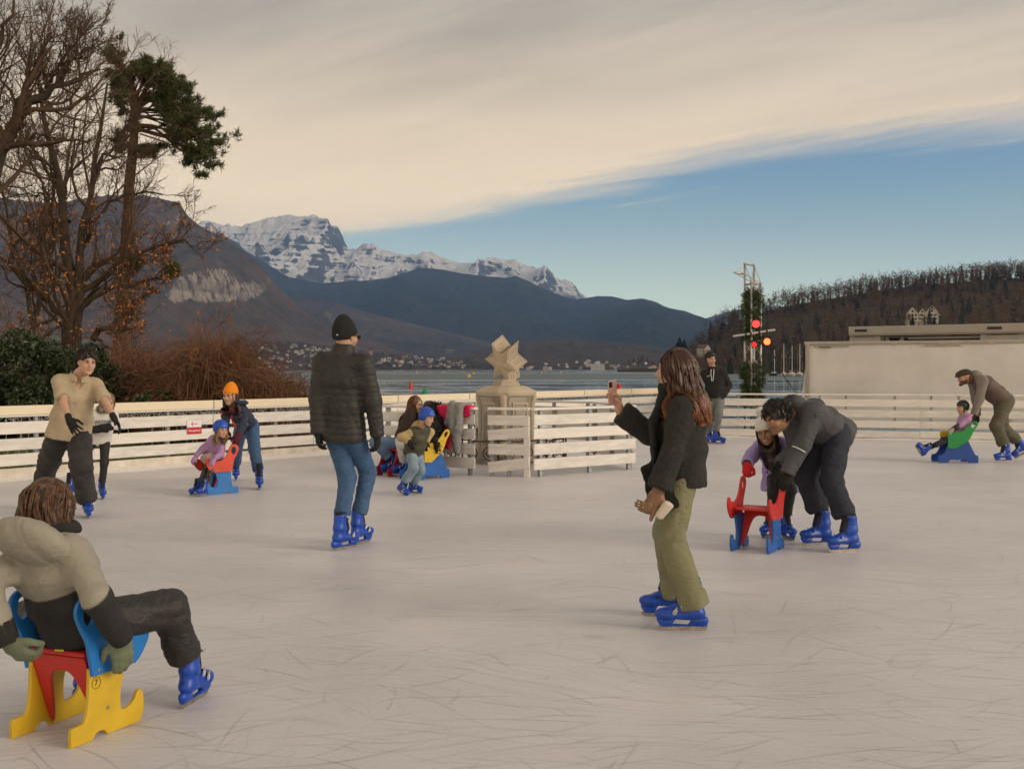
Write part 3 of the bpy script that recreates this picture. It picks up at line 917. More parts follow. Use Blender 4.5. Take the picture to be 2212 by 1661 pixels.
def bare_tree(label, base, limbs, Y, seed, counts=(9, 8, 7), leaves=0, name='bare_tree', lens=(0.45, 0.5, 0.5), trop=0.10):
 """limbs: list of (points in picture px + depth offset, r0, r1); the first is the trunk"""
 r = np.random.default_rng(seed)
 org = np.array(base, float)
 root = thing(name, label, 'tree', org, 0, 'bare winter trees behind the long barrier')
 Cs, a, b = [], [], []
 for pts, r0, r1 in limbs:
  P = np.array([W(p[0], p[1], Y + (p[2] if len(p) > 2 else 0)) for p in pts])
  P = resample(P, 14)
  P[1:-1] += r.normal(0, 0.05, P[1:-1].shape)
  Cs.append(P); a.append(r0 * 0.74); b.append(r1 * 0.8)
 C0 = np.array(Cs); a = np.array(a); b = np.array(b)
 tv, tf = tube_arrays(C0, a, b, 9)
 obj('trunk', mesh_np('trunk', tv - org, tf, [M_BARK]), root)
 L1, a1, b1 = grow(C0, a, b, counts[0], r, lens[0], (0.5, 1.15), trop, 0.20, 8, 0.12, 0.3)
 L2, a2, b2 = grow(L1, a1, b1, counts[1], r, lens[1], (0.45, 1.1), trop, 0.22, 5, 0.15, 0.35)
 L3, a3, b3 = grow(L2, np.maximum(a2, 0.010), np.maximum(b2, 0.006), counts[2], r, lens[2], (0.4, 1.0), trop * 0.7, 0.25, 3, 0.15, 0.5)
 parts = [tube_arrays(L1, np.maximum(a1, 0.013), np.maximum(b1, 0.007), 5), tube_arrays(L2, np.maximum(a2 * 0.85, 0.0075), np.maximum(b2, 0.005), 3), tube_arrays(L3, np.clip(a3, 0.0050, 0.009), np.full(len(a3), 0.0034), 3)]
 V, Fq = join_arrays(parts)
 cr = obj('crown', mesh_np('crown', V - org, Fq, [M_TWIG]), root)
 if leaves:
  tips = L3[:, -1]
  tips = tips[tips[:, 2] < 6.5]
  k = r.choice(len(tips), min(leaves, len(tips)), replace=False)
  lv, lf = leaf_quads(tips[k] + r.normal(0, 0.04, (len(k), 3)), 0.055, r, 0.45)
  o = obj('dead_leaves', mesh_np('dead_leaves', lv - org, lf, [M_DLEAF], smooth=False), cr)
  o['kind'] = 'stuff'
 return root
def on_ground(px, Y, z=LAWN_Z):
 return np.array(((px - CX) / FPX * Y, Y, z))
T1Y = 34.0
bare_tree('many-stemmed bare tree with crooked mossy limbs beside the pine', on_ground(150, T1Y), [
 ([(140, 872), (145, 760), (155, 650), (150, 560), (140, 480), (128, 400), (112, 320), (98, 250), (80, 150)], 0.34, 0.05),
 ([(155, 860), (170, 720), (172, 600), (180, 500), (195, 400), (205, 330), (222, 260), (232, 180)], 0.26, 0.04),
 ([(150, 700), (118, 660), (80, 625), (45, 600), (25, 560), (38, 520), (55, 505), (60, 470)], 0.15, 0.05),
 ([(160, 640), (190, 585), (235, 562), (300, 548), (352, 527), (385, 520), (415, 535)], 0.13, 0.035),
 ([(165, 690), (205, 640), (250, 622), (310, 612), (350, 600), (372, 570)], 0.12, 0.03),
 ([(200, 735), (225, 712), (262, 708), (280, 690), (290, 655), (310, 640)], 0.14, 0.05),
 ([(172, 560), (200, 480), (250, 430), (300, 415), (350, 420)], 0.10, 0.03),
 ([(196, 420), (215, 360), (255, 300), (290, 260)], 0.09, 0.025),
 ([(132, 430), (110, 380), (70, 330), (40, 300)], 0.09, 0.025),
 ([(200, 730), (260, 760, -1), (330, 775, -1.5), (400, 800, -2), (430, 830, -2)], 0.07, 0.02),
 ([(130, 700), (80, 740, -2), (40, 800, -3), (15, 850, -3)], 0.06, 0.02),
 ([(150, 480), (110, 430, 1), (60, 420, 2), (10, 430, 2)], 0.08, 0.02),
], T1Y, 5, counts=(14, 10, 8), leaves=3000)
T0Y = 30.0
bare_tree('large bare tree with one heavy limb arching over the evergreen shrubs', on_ground(-140, T0Y), [
 ([(-140, 880), (-120, 700), (-80, 520), (-30, 400), (0, 340), (25, 285)], 0.42, 0.22),
 ([(25, 285), (55, 235), (95, 205), (130, 182), (175, 165), (215, 150)], 0.21, 0.035),
 ([(20, 290), (40, 220), (70, 150), (85, 110), (110, 70)], 0.13, 0.03),
 ([(-20, 380), (-40, 260), (-20, 150), (10, 60), (30, 0)], 0.16, 0.04),
 ([(-60, 450), (-90, 300), (-60, 150), (-40, 40)], 0.18, 0.05),
 ([(95, 205), (120, 150), (150, 110), (170, 70)], 0.09, 0.025),
 ([(130, 182), (160, 135), (195, 100), (215, 75)], 0.08, 0.02),
 ([(0, 340), (30, 315), (65, 300), (100, 290)], 0.10, 0.03),
], T0Y, 9, counts=(15, 10, 8), leaves=0, lens=(0.55, 0.5, 0.5), trop=0.16)
bare_tree('slim bare tree with thin stems rising behind the many-stemmed one', on_ground(60, 39), [
 ([(60, 860), (70, 700), (105, 560), (115, 440), (108, 330)], 0.20, 0.04),
 ([(105, 560), (130, 470), (150, 390), (160, 300)], 0.10, 0.03),
 ([(70, 690), (40, 560), (15, 470), (-5, 380)], 0.12, 0.03),
 ([(115, 480), (90, 400), (60, 340), (45, 260)], 0.08, 0.02),
], 39.0, 14, counts=(14, 9, 8), leaves=900)
def pine():
 Y = 37.0
 org = on_ground(256, Y)
 r = np.random.default_rng(3)
 root = thing('pine_tree', 'tall pine with a bare leaning trunk and lopsided green crown', 'tree', org)
 tr = resample(np.array([W(256, 875, Y), W(262, 720, Y), W(270, 600, Y), (W(280, 430, Y)), W(287, 330, Y), W(291, 225, Y), W(285, 180, Y), W(262, 140, Y)]), 22)
 tr[1:-1] += r.normal(0, 0.02, tr[1:-1].shape)
 v, f = tube_arrays(tr[None], np.array([0.30]), np.array([0.10]), 12)
 obj('trunk', mesh_np('trunk', v - org, f, [M_PBARK]), root)
 limbs = [([(291, 240), (330, 215), (370, 220), (410, 245)], 0.09), ([(290, 235), (320, 185), (360, 175), (392, 195)], 0.08), ([(289, 275), (340, 290), (400, 300), (450, 305), (472, 298)], 0.10),
    ([(290, 270), (345, 275), (385, 310), (420, 335), (440, 345)], 0.08), ([(291, 215), (320, 160), (345, 150)], 0.07), ([(285, 190), (262, 150), (245, 130), (236, 118)], 0.07),
    ([(288, 205), (310, 150), (318, 140)], 0.05), ([(289, 220), (262, 190), (246, 172), (238, 160)], 0.05), ([(288, 318), (305, 325), (330, 332)], 0.05), ([(288, 318), (272, 312), (262, 318)], 0.04),
    ([(291, 240), (340, 240), (400, 262), (440, 262)], 0.08), ([(291, 228), (350, 200), (400, 215), (432, 240)], 0.07), ([(290, 250), (350, 260), (410, 285), (440, 300)], 0.07), ([(289, 180), (275, 160), (262, 165), (250, 195)], 0.05), ([(290, 260), (330, 250), (370, 255), (400, 275)], 0.07), ([(291, 230), (320, 200), (345, 190), (375, 190)], 0.06), ([(290, 280), (380, 300), (430, 322), (462, 318)], 0.06), ([(288, 205), (270, 180), (258, 200), (262, 235)], 0.05), ([(285, 180), (290, 160), (300, 150)], 0.05)]
 Cs, aa = [], []
 for pts, rr in limbs:
  for q in range(3):
   dz = r.uniform(-1.6, 1.6)
   P = np.array([W(p[0] + q * r.normal(0, 5), p[1] + q * r.normal(0, 7), Y + dz * i / max(1, len(pts) - 1)) for i, p in enumerate(pts)])
   Cs.append(resample(P, 10)); aa.append(rr * (0.6 if q == 0 else 0.45))
 C0 = np.array(Cs); aa = np.array(aa)
 L1, a1, b1 = grow(C0, aa, aa * 0.3, 9, r, 0.22, (0.4, 1.1), 0.10, 0.2, 6, 0.25, 0.4)
 L2, a2, b2 = grow(L1, a1, b1, 6, r, 0.55, (0.4, 1.0), 0.14, 0.2, 4, 0.3, 0.4)
 V, Fq = join_arrays([tube_arrays(C0, aa, aa * 0.3, 6), tube_arrays(L1, np.maximum(a1, 0.014), np.maximum(b1, 0.007), 4), tube_arrays(L2, np.maximum(a2, 0.008), np.full(len(a2), 0.005), 3)])
 cr = obj('crown', mesh_np('crown', V - org, Fq, [M_PBARK]), root)
 # needle tufts: short fans of thin blades round every twig
 tip = np.concatenate([L2[:, -1], L2[:, -2], L2[:, 2], L1[:, -1]])
 tip = tip[r.random(len(tip)) < 0.70 * (0.15 + 1.3 * vnoise(tip[:, 0] * 1.6, tip[:, 2] * 1.6 + tip[:, 1]))]
 nb = 9
 n = len(tip)
 d = r.normal(size=(n, nb, 3)) + np.array((0.1, 0, 0.75))
 d /= np.linalg.norm(d, axis=2, keepdims=True)
 L = r.uniform(0.10, 0.19, (n, nb, 1))
 sd = np.cross(d, r.normal(size=(n, nb, 3))); sd /= np.linalg.norm(sd, axis=2, keepdims=True)
 b0 = tip[:, None] + sd * 0.012; b1 = tip[:, None] - sd * 0.012; e = tip[:, None] + d * L
 V = np.stack([b0, b1, e + sd * -0.005, e + sd * 0.005], 2).reshape(-1, 3)
 o = obj('needles', mesh_np('needles', V - org, np.arange(len(V)).reshape(-1, 4), [M_NEEDLE], smooth=False), cr)
 o['kind'] = 'stuff'
pine()
def ball_twigs(label, px, py, Y, rad, seed):
 r = np.random.default_rng(seed)
 c = W(px, py, Y)
 root = thing('mistletoe', label, 'mistletoe', c, 0, 'mistletoe balls in the bare tree')
 n = 420
 d = r.normal(size=(n, 3)); d /= np.linalg.norm(d, axis=1, keepdims=True)
 st = d * rad * 0.1
 mid = d * rad * 0.6 + r.normal(0, rad * 0.08, (n, 3))
 en = d * rad * r.uniform(0.85, 1.1, (n, 1)) + r.normal(0, rad * 0.1, (n, 3))
 v, f = tube_arrays(np.stack([st, mid, en], 1), np.full(n, 0.009), np.full(n, 0.006), 3)
 obj('stems', mesh_np('stems', v, f, [M_MISTLE]), root)['kind'] = 'stuff'
 lv, lf = leaf_quads(np.concatenate([en, mid + r.normal(0, rad * 0.12, mid.shape)]), 0.035, r, 0.4)
 obj('leaves', mesh_np('leaves', lv, lf, [M_MISTLE], smooth=False), root)['kind'] = 'stuff'
ball_twigs('dense round mistletoe ball hanging from the outer limb', 372, 582, T1Y, 0.26, 2)
ball_twigs('loose mistletoe clump next to the pine trunk', 288, 570, T1Y, 0.25, 3)
def bush(label, px, Y, w, h, n, seed, m, green=None, name='vine_bush', depth=1.5, arch=0.55, zb=None, thick=(0.007, 0.013)):
 """a heap of arching dry stems over the ground"""
 r = np.random.default_rng(seed)
 c = on_ground(px, Y, LAWN_Z - 0.02 if zb is None else zb)
 root = thing(name, label, 'bush', c, 0, 'brown overgrown bushes behind the barrier')
 hw = w / FPX * Y / 2
 hh = h / FPX * Y
 x = r.uniform(-1, 1, n); y = r.uniform(-1, 1, n)
 top = hh * np.sqrt(np.clip(1 - x ** 2 * 0.9, 0.05, 1)) * (0.75 + 0.4 * vnoise(x * 3 + seed, y * 2 + 7)) * r.uniform(0.55, 1.15, n)
 b = np.stack([x * hw * 0.8, y * depth, np.zeros(n)], 1)
 an = r.uniform(0, 6.28, n)
 ln = r.uniform(0.2, 0.9, n) * hh * arch
 t = np.stack([b[:, 0] + np.cos(an) * ln * 0.4, b[:, 1] + np.sin(an) * ln * 0.4, top], 1)
 e = np.stack([b[:, 0] + np.cos(an) * ln * 1.4, b[:, 1] + np.sin(an) * ln * 1.4, top * r.uniform(0.15, 1.0, n)], 1)
 m1 = (b + t) / 2 + r.normal(0, 0.10, (n, 3))
 m2 = (t + e) / 2 + np.array((0, 0, 0.12)) * hh + r.normal(0, 0.10, (n, 3))
 C = np.stack([b, m1, t + r.normal(0, 0.08, (n, 3)), m2, e], 1)
 v, f = tube_arrays(C, r.uniform(*thick, n), np.full(n, 0.004), 3)
 L2, a2, b2 = grow(C, np.full(n, 0.007), np.full(n, 0.004), 4, r, 0.35, (0.4, 1.2), 0.03, 0.3, 3, 0.3, 0.5, droop=0.10)
 v2, f2 = tube_arrays(L2, np.full(len(a2), 0.0068), np.full(len(a2), 0.0038), 3)
 V, Fq = join_arrays([(v, f), (v2, f2)])
 obj('stems', mesh_np('stems', V, Fq, [m]), root)['kind'] = 'stuff'
 if green:
  k = r.choice(len(L2), green, replace=False)
  lv, lf = leaf_quads(L2[k, -1], 0.05, r, 0.5)
  obj('dry_leaves', mesh_np('dry_leaves', lv, lf, [M_DLEAF], smooth=False), root)['kind'] = 'stuff'
 return root
bush('heaped brown vine thicket with trailing stems at the lake end of the lawn', 590, 27, 150, 135, 1050, 1, M_VINE, name='vine_thicket')
bush('rust-brown vine mound with a tall peaked top behind the orange beanie', 478, 28, 130, 200, 1150, 2, M_VINE, green=200, name='vine_thicket')
bush('brown bramble heap between the pine foot and the vine mound', 385, 29, 160, 150, 850, 3, M_VINE, green=350, name='bramble_bush')
bush('thin reddish scrub round the foot of the pine', 300, 31, 150, 165, 750, 4, M_VINE, green=400, name='bramble_bush')
bush('low brown scrub edging the lawn under the big limb', 60, 30, 240, 150, 550, 6, M_TWIG, green=500, name='bramble_bush')
def laurel(label, px, Y, w, h, n, seed, size=0.075):
 r = np.random.default_rng(seed)
 c = on_ground(px, Y)
 root = thing('evergreen_shrub', label, 'shrub', c, 0, 'dark evergreen shrubs behind the barrier')
 hw = w / FPX * Y / 2; hh = h / FPX * Y
 # clumps of leaves on a few branching stems
 k = 26
 cc = np.stack([r.uniform(-0.85, 0.85, k) * hw, r.uniform(-0.9, 0.9, k) * 1.1, r.uniform(0.08, 0.92, k) * hh], 1)
 cc[:, 0] *= np.sqrt(np.clip(1.1 - (cc[:, 2] / hh) ** 2, 0.1, 1))
 rad = r.uniform(0.28, 0.5, k) * min(hw, hh) * 0.9
 w_ = r.integers(0, k, n)
 d = r.normal(size=(n, 3)); d /= np.linalg.norm(d, axis=1, keepdims=True)
 P = cc[w_] + d * (rad[w_] * r.uniform(0.45, 1.08, n) ** 0.5)[:, None]
 P = P[P[:, 2] > 0]
 lv, lf = leaf_quads(P, size, r, 0.42)
 obj('leaves', mesh_np('leaves', lv, lf, [M_LAUREL], smooth=False), root)['kind'] = 'stuff'
 C = np.stack([np.stack([cc[:, 0] * 0.15, cc[:, 1] * 0.15, np.zeros(k)], 1), cc * 0.55 + r.normal(0, 0.05, (k, 3)), cc], 1)
 v, f = tube_arrays(C, np.full(k, 0.035), np.full(k, 0.012), 5)
 obj('stems', mesh_np('stems', v, f, [M_BARK]), root)
laurel('tall dark evergreen shrub filling the lawn corner under the heavy limb', 30, 26.5, 200, 255, 14000, 11, 0.058)
laurel('broad dark evergreen shrub behind the teenager in the polo shirt', 150, 26, 160, 215, 12000, 12, 0.058)
laurel('dark evergreen shrub low beside the pine trunk', 228, 27.5, 100, 170, 6000, 13, 0.055)
laurel('small green shrub among the brown brambles', 335, 25.5, 55, 125, 2000, 14, 0.06)
laurel('lower dark evergreen shrub next to the tall one under the heavy limb', -60, 26, 170, 250, 6000, 15)
# ------------------------------------------------------------------ wooded hill across the bay
M_HILL = terrain_mat('leaf_litter_hill', forest=((0.042, 0.034, 0.020), (0.080, 0.054, 0.030)), rock=(0.2, 0.17, 0.14), rock_slope=0.3, cell=14.0)
hill_prof = [(1440, 796), (1480, 785), (1500, 768), (1515, 745), (1535, 722), (1560, 706), (1600, 690), (1650, 672), (1720, 657), (1800, 644), (1900, 627), (2000, 615), (2100, 607), (2212, 600), (2350, 594), (2500, 596), (2700, 620), (2900, 700)]
rg_hill = Range('wooded_hill', hill_prof, 560, 980, M_HILL, 260, 70, amp=0.10, seed=71, freq=1.0, gpow=0.72, spur=0.05, rough=0.02, back=0.6)
HB = [mat('bare_crown_a', (0.105, 0.072, 0.044), 0.95, noise=0.4, nscale=0.6), mat('bare_crown_b', (0.140, 0.084, 0.045), 0.95, noise=0.4, nscale=0.6), mat('bare_crown_c', (0.075, 0.062, 0.042), 0.95, noise=0.4, nscale=0.6), mat('russet_crown', (0.135, 0.060, 0.024), 0.95, noise=0.4, nscale=0.6)]
M_CONIF = mat('dark_conifer', (0.014, 0.024, 0.012), 0.9, noise=0.4, nscale=0.5)
M_FTRUNK = mat('far_trunk', (0.045, 0.034, 0.026), 0.95, noise=0.3, nscale=2)
def far_tree_mesh(seed, H=14.0, slim=1.0):
 """trunk with limbs and a fine bare crown, tree height H"""
 r = np.random.default_rng(seed)
 tr = np.array([[0, 0, -0.6], [r.normal(0, 0.15), r.normal(0, 0.15), H * 0.25], [r.normal(0, 0.3), r.normal(0, 0.3), H * 0.5], [r.normal(0, 0.4), r.normal(0, 0.4), H * 0.78]])
 C0 = resample(tr, 7)[None]
 a = np.array([0.30]); b = np.array([0.10])
 L1, a1, b1 = grow(C0, a, b, 11, r, 0.48 * slim, (0.35, 0.95), 0.22, 0.15, 5, 0.35, 0.35)
 L2, a2, b2 = grow(L1, a1, b1, 6, r, 0.55, (0.35, 0.95), 0.15, 0.2, 4, 0.25, 0.4)
 L3, a3, b3 = grow(L2, a2, b2, 5, r, 0.60, (0.3, 1.0), 0.10, 0.2, 3, 0.2, 0.5)
 tv, tf = join_arrays([tube_arrays(C0, a, b, 5), tube_arrays(L1, np.maximum(a1, 0.09), np.maximum(b1, 0.05), 3)])
 cv, cf = join_arrays([tube_arrays(L2, np.full(len(a2), 0.07), np.full(len(a2), 0.05), 3), tube_arrays(L3, np.full(len(a3), 0.06), np.full(len(a3), 0.035), 3)])
 return (tv, tf), (cv, cf)
def far_conifer_mesh(seed, H=13.0):
 r = np.random.default_rng(seed)
 V, n = [], 700
 z = H * (0.10 + 0.9 * r.random(n) ** 0.8)
 rad = (H - z) * 0.20 + 0.15
 an = r.uniform(0, 6.28, n)
 p0 = np.stack([np.cos(an) * rad * 0.15, np.sin(an) * rad * 0.15, z + 0.25 * rad], 1)
 p1 = np.stack([np.cos(an) * rad * r.uniform(0.7, 1.15, n), np.sin(an) * rad * r.uniform(0.7, 1.15, n), z - 0.25 * rad], 1)
 sd = np.stack([-np.sin(an), np.cos(an), r.normal(0, 0.4, n)], 1) * (rad * 0.22 + 0.10)[:, None]
 V = np.stack([p0, p1 - sd, p1 + sd], 1).reshape(-1, 3)
 tr = tube_arrays(np.array([[[0, 0, -0.5], [0, 0, H * 0.5], [0, 0, H * 0.97]]]), np.array([0.25]), np.array([0.03]), 5)
 return tr, (V, np.arange(3 * n).reshape(-1, 3))
FT = [far_tree_mesh(100 + i, 14.0, (1.0, 0.8, 1.2, 0.9)[i]) for i in range(4)]
FTM = [(mesh_np('trunk', t[0], t[1], [M_FTRUNK]), [mesh_np('crown', c[0], c[1], [m]) for m in HB]) for t, c in FT]
FC = [far_conifer_mesh(200 + i) for i in range(2)]
FCM = [(mesh_np('trunk', t[0], t[1], [M_FTRUNK]), [mesh_np('crown', c[0], c[1], [M_CONIF], smooth=False)]) for t, c in FC]
hr = np.random.default_rng(77)
HCOUNT = {}
def hill_tree(x, y, z, s, conifer, label, group, broad=1.0):
 tm, cms = FCM[hr.integers(2)] if conifer else FTM[hr.integers(4)]
 if label.startswith(('along', 'on ')):
  label = ('dark conifer standing ' if conifer else 'bare brown tree standing ') + label
 root = thing('pine_tree' if conifer else 'bare_tree', label, 'tree', (x, y, z), hr.uniform(0, 6.28), group)
 root.scale = (s * broad * hr.uniform(0.9, 1.1), s * broad * hr.uniform(0.9, 1.1), s)
 obj('trunk', tm, root)
 obj('crown', cms[hr.integers(len(cms))], root)
# trees one can tell apart: along the skyline and along the shore
for i in range(150):
 px = 1500 + (2212 + 60 - 1500) * (i + hr.uniform(-1.5, 1.5)) / 150
 yy = 982 - abs(hr.normal(0, 26))
 x = (px - CX) / FPX * 980
 z = float(rg_hill.height(np.array([x]), np.array([yy]))[0])
 hill_tree(x, yy, z, hr.uniform(0.4, 0.75), hr.random() < 0.04, 'along the crest of the wooded hill', 'trees along the hill crest')
for i in range(105):
 px = 1480 + (1830 - 1480) * (i / 105) + hr.uniform(-6, 6) if i < 70 else hr.uniform(1740, 2250)
 yy = hr.uniform(600, 700) if i < 70 else hr.uniform(690, 760)
 x = (px - CX) / FPX * yy
 z = float(rg_hill.height(np.array([x]), np.array([yy]))[0])
 hill_tree(x, yy, z, hr.uniform(0.6, 1.0), hr.random() < 0.12, 'on the lower slope of the wooded hill above the bay', 'trees on the lower hill slope')
# the wood between, too dense to count
parts = []
cols = []
nwood = 3400
mi = []
V, Fq, o = [], [], 0
for i in range(nwood):
 px = hr.uniform(1480, 2330)
 yy = 600 + 382 * (hr.random() ** 0.9 if i % 3 else 1 - 0.16 * hr.random())
 x = (px - CX) / FPX * yy
 if x > rg_hill.x1 or x < rg_hill.x0:
  continue
 z = float(rg_hill.height(np.array([x]), np.array([yy]))[0])
 if z < 0.5:
  continue
 if 1935 < px < 2050 and yy < 762:      # kept clear in front of the chalet
  continue
 con = hr.random() < 0.10
 (tv, tf), (cv, cf) = FC[hr.integers(2)] if con else FT[hr.integers(4)]
 cf = cf if cf.shape[1] == 3 else np.concatenate([cf[:, :3], cf[:, [0, 2, 3]]])
 # every fourth twig, made broader, is enough at this distance
 if con:
  keep = np.arange(0, len(cf), 3)
  cfk = cf[keep]; vv = cv[cfk].reshape(-1, 3).copy()
 else:
  nb = len(cv) // 3 // 3
  keep = hr.choice(len(cf), 54, replace=False)
  tri = cv[cf[keep]]
  ctr = tri.mean(1, keepdims=True)
  vv = (ctr + (tri - ctr) * np.array((5.4, 5.4, 1.9))).reshape(-1, 3)
 s = hr.uniform(0.6, 1.2)
 a = hr.uniform(0, 6.28)
 M = np.array([[math.cos(a), -math.sin(a), 0], [math.sin(a), math.cos(a), 0], [0, 0, 1]]) * s
 vv = vv @ M.T + np.array((x, yy, z))
 V.append(vv); Fq.append(np.arange(len(vv)).reshape(-1, 3) + o); o += len(vv)
 mi.append(np.full(len(vv) // 3, 4 if con else hr.choice(4, p=(0.35, 0.25, 0.25, 0.15))))
wood = obj('woodland', mesh_np('woodland', np.concatenate(V), np.concatenate(Fq), HB + [M_CONIF], False, np.concatenate(mi)))
tag(wood, 'dense bare brown woodland covering the hill across the bay', 'woodland', kind='stuff')
# low spit of land with a clump of bare trees and bank
SPIT = Range('low_spit', [(1335, 799.5), (1350, 797), (1400, 796), (1450, 795), (1500, 794), (1540, 795), (1600, 797)], 985, 1030, M_HILL, 60, 8, amp=0.05, seed=5, base=LAKE_Z - 0.5, rough=0.0)
for (px, s) in ((1358, 0.62), (1368, 0.72), (1379, 0.82), (1388, 0.86), (1398, 0.80), (1410, 0.6), (1428, 0.62), (1441, 0.7), (1455, 0.62), (1466, 0.7)):
 yy = 1015.0
 x = (px - CX) / FPX * yy
 hill_tree(x, yy, 0.2, s, False, 'round bare tree in the clump on the low spit of land', 'trees on the low spit')
# dark conifers beside the house on the point
for (px, yy, s) in ((1468, 700, 1.00), (1478, 705, 0.92), (1490, 700, 0.55), (1523, 720, 1.05), (1532, 726, 0.9), (1540, 724, 0.8)):
 x = (px - CX) / FPX * yy
 z = max(float(rg_hill.height(np.array([x]), np.array([float(yy)]))[0]), 2.0)
 if px < 1500:
  z = 8.0 if px < 1485 else 6
 hill_tree(x, yy, z, s, True, 'dark conifer beside the houses at the end of the wooded hill', 'conifers on the point', 2.1)
POINT = Range('point_bank', [(1425, 799), (1445, 790), (1462, 775), (1480, 770), (1500, 772), (1530, 776), (1570, 790), (1600, 798)], 660, 712, M_HILL, 50, 12, amp=0.08, seed=6, base=LAKE_Z - 0.5, rough=0.01)
# ------------------------------------------------------------------ solid modelling by distance fields
def V3(*a):
 return np.array(a, float)
def unit(v):
 v = np.asarray(v, float)
 return v / (np.linalg.norm(v) + 1e-12)
def dot(P, v):
 return P[:, 0] * v[0] + P[:, 1] * v[1] + P[:, 2] * v[2]
def length(Q):
 return np.sqrt(Q[:, 0] ** 2 + Q[:, 1] ** 2 + Q[:, 2] ** 2)
def smin(a, b, k=0.02):
 h = np.maximum(k - np.abs(a - b), 0) / k
 return np.minimum(a, b) - h * h * k * 0.25
def smax(a, b, k=0.01):
 return -smin(-a, -b, k)
def cone(P, a, b, ra, rb, rib=None):
 """tapered capsule; rib = (pitch, depth) quilts it across its length"""
 a, b = np.asarray(a, float), np.asarray(b, float)
 ab = b - a
 L2 = ab @ ab + 1e-12
 Q = P - a
 t = dot(Q, ab) / L2
 tc = np.clip(t, 0, 1)
 r = ra + (rb - ra) * tc
 if rib is not None:
  s = t * math.sqrt(L2)
  r = r + rib[1] * (np.abs(np.sin(np.pi * s / rib[0])) ** 0.6 - 0.6)
 return length(Q - tc[:, None] * ab) - r
def econe(P, a, b, ra, rb, side, rz=0.05, rib=None, p=2.0):
 """tapered body of oval section: ra, rb = (half width along side, half depth)"""
 a, b = np.asarray(a, float), np.asarray(b, float)
 ab = b - a
 L = np.linalg.norm(ab)
 ax = ab / L
 sd = unit(side - ax * np.dot(side, ax))
 fr = np.cross(ax, sd)
 Q = P - a
 s = dot(Q, ax)
 t = np.clip(s / L, 0, 1)
 rx = ra[0] + (rb[0] - ra[0]) * t
 ry = ra[1] + (rb[1] - ra[1]) * t
 if rib is not None:
  q = rib[1] * (np.abs(np.sin(np.pi * (s + (rib[2] if len(rib) > 2 else 0)) / rib[0])) ** 0.6 - 0.6)
  rx = rx + q
  ry = ry + q
 z = (s - t * L) / rz
 x = np.abs(dot(Q, sd)) / rx
 y = np.abs(dot(Q, fr)) / ry
 if p == 2.0:
  k = np.sqrt(x * x + y * y + z * z)
 else:
  k = (x ** p + y ** p + np.abs(z) ** p) ** (1 / p)
 g = np.sqrt((x / rx) ** 2 + (y / ry) ** 2 + (z / rz) ** 2) + 1e-9
 return np.where(k > 1e-6, k * (k - 1) / g, -np.minimum(rx, ry))
def ell(P, c, R, r):
 """ellipsoid; R rows are its axes"""
 Q = (P - c) @ np.asarray(R, float).T
 r = np.asarray(r, float)
 k0 = length(Q / r)
 k1 = length(Q / (r * r)) + 1e-9
 return k0 * (k0 - 1) / k1
def rbox(P, c, R, h, rd=0.01):
 Q = np.abs((P - c) @ np.asarray(R, float).T) - (np.asarray(h) - rd)
 return length(np.maximum(Q, 0)) + np.minimum(Q.max(1), 0) - rd
def plane(P, c, n):
 return dot(P - c, unit(n))
def folds(P, amp, f, seed=0, dirv=None):
 """soft irregular cloth folds"""
 r = np.random.default_rng(seed)
 d = 0
 Q = P * f
 for i in range(3):
  a, b, c = r.normal(size=3), r.normal(size=3), r.normal(size=3)
  if dirv is not None:
   a = a * 0.45 + np.asarray(dirv) * 1.3
  s = 1.0 + 0.8 * i
  w = np.sin(dot(Q, unit(a)) * s * 6.28 + 1.7 * np.sin(dot(Q, unit(b)) * s * 3.1 + i) + 1.1 * np.sin(dot(Q, unit(c)) * 4.4 * s))
  d = d + (0.55 - np.abs(w)) / (1 + i * 0.9)
 return d * amp
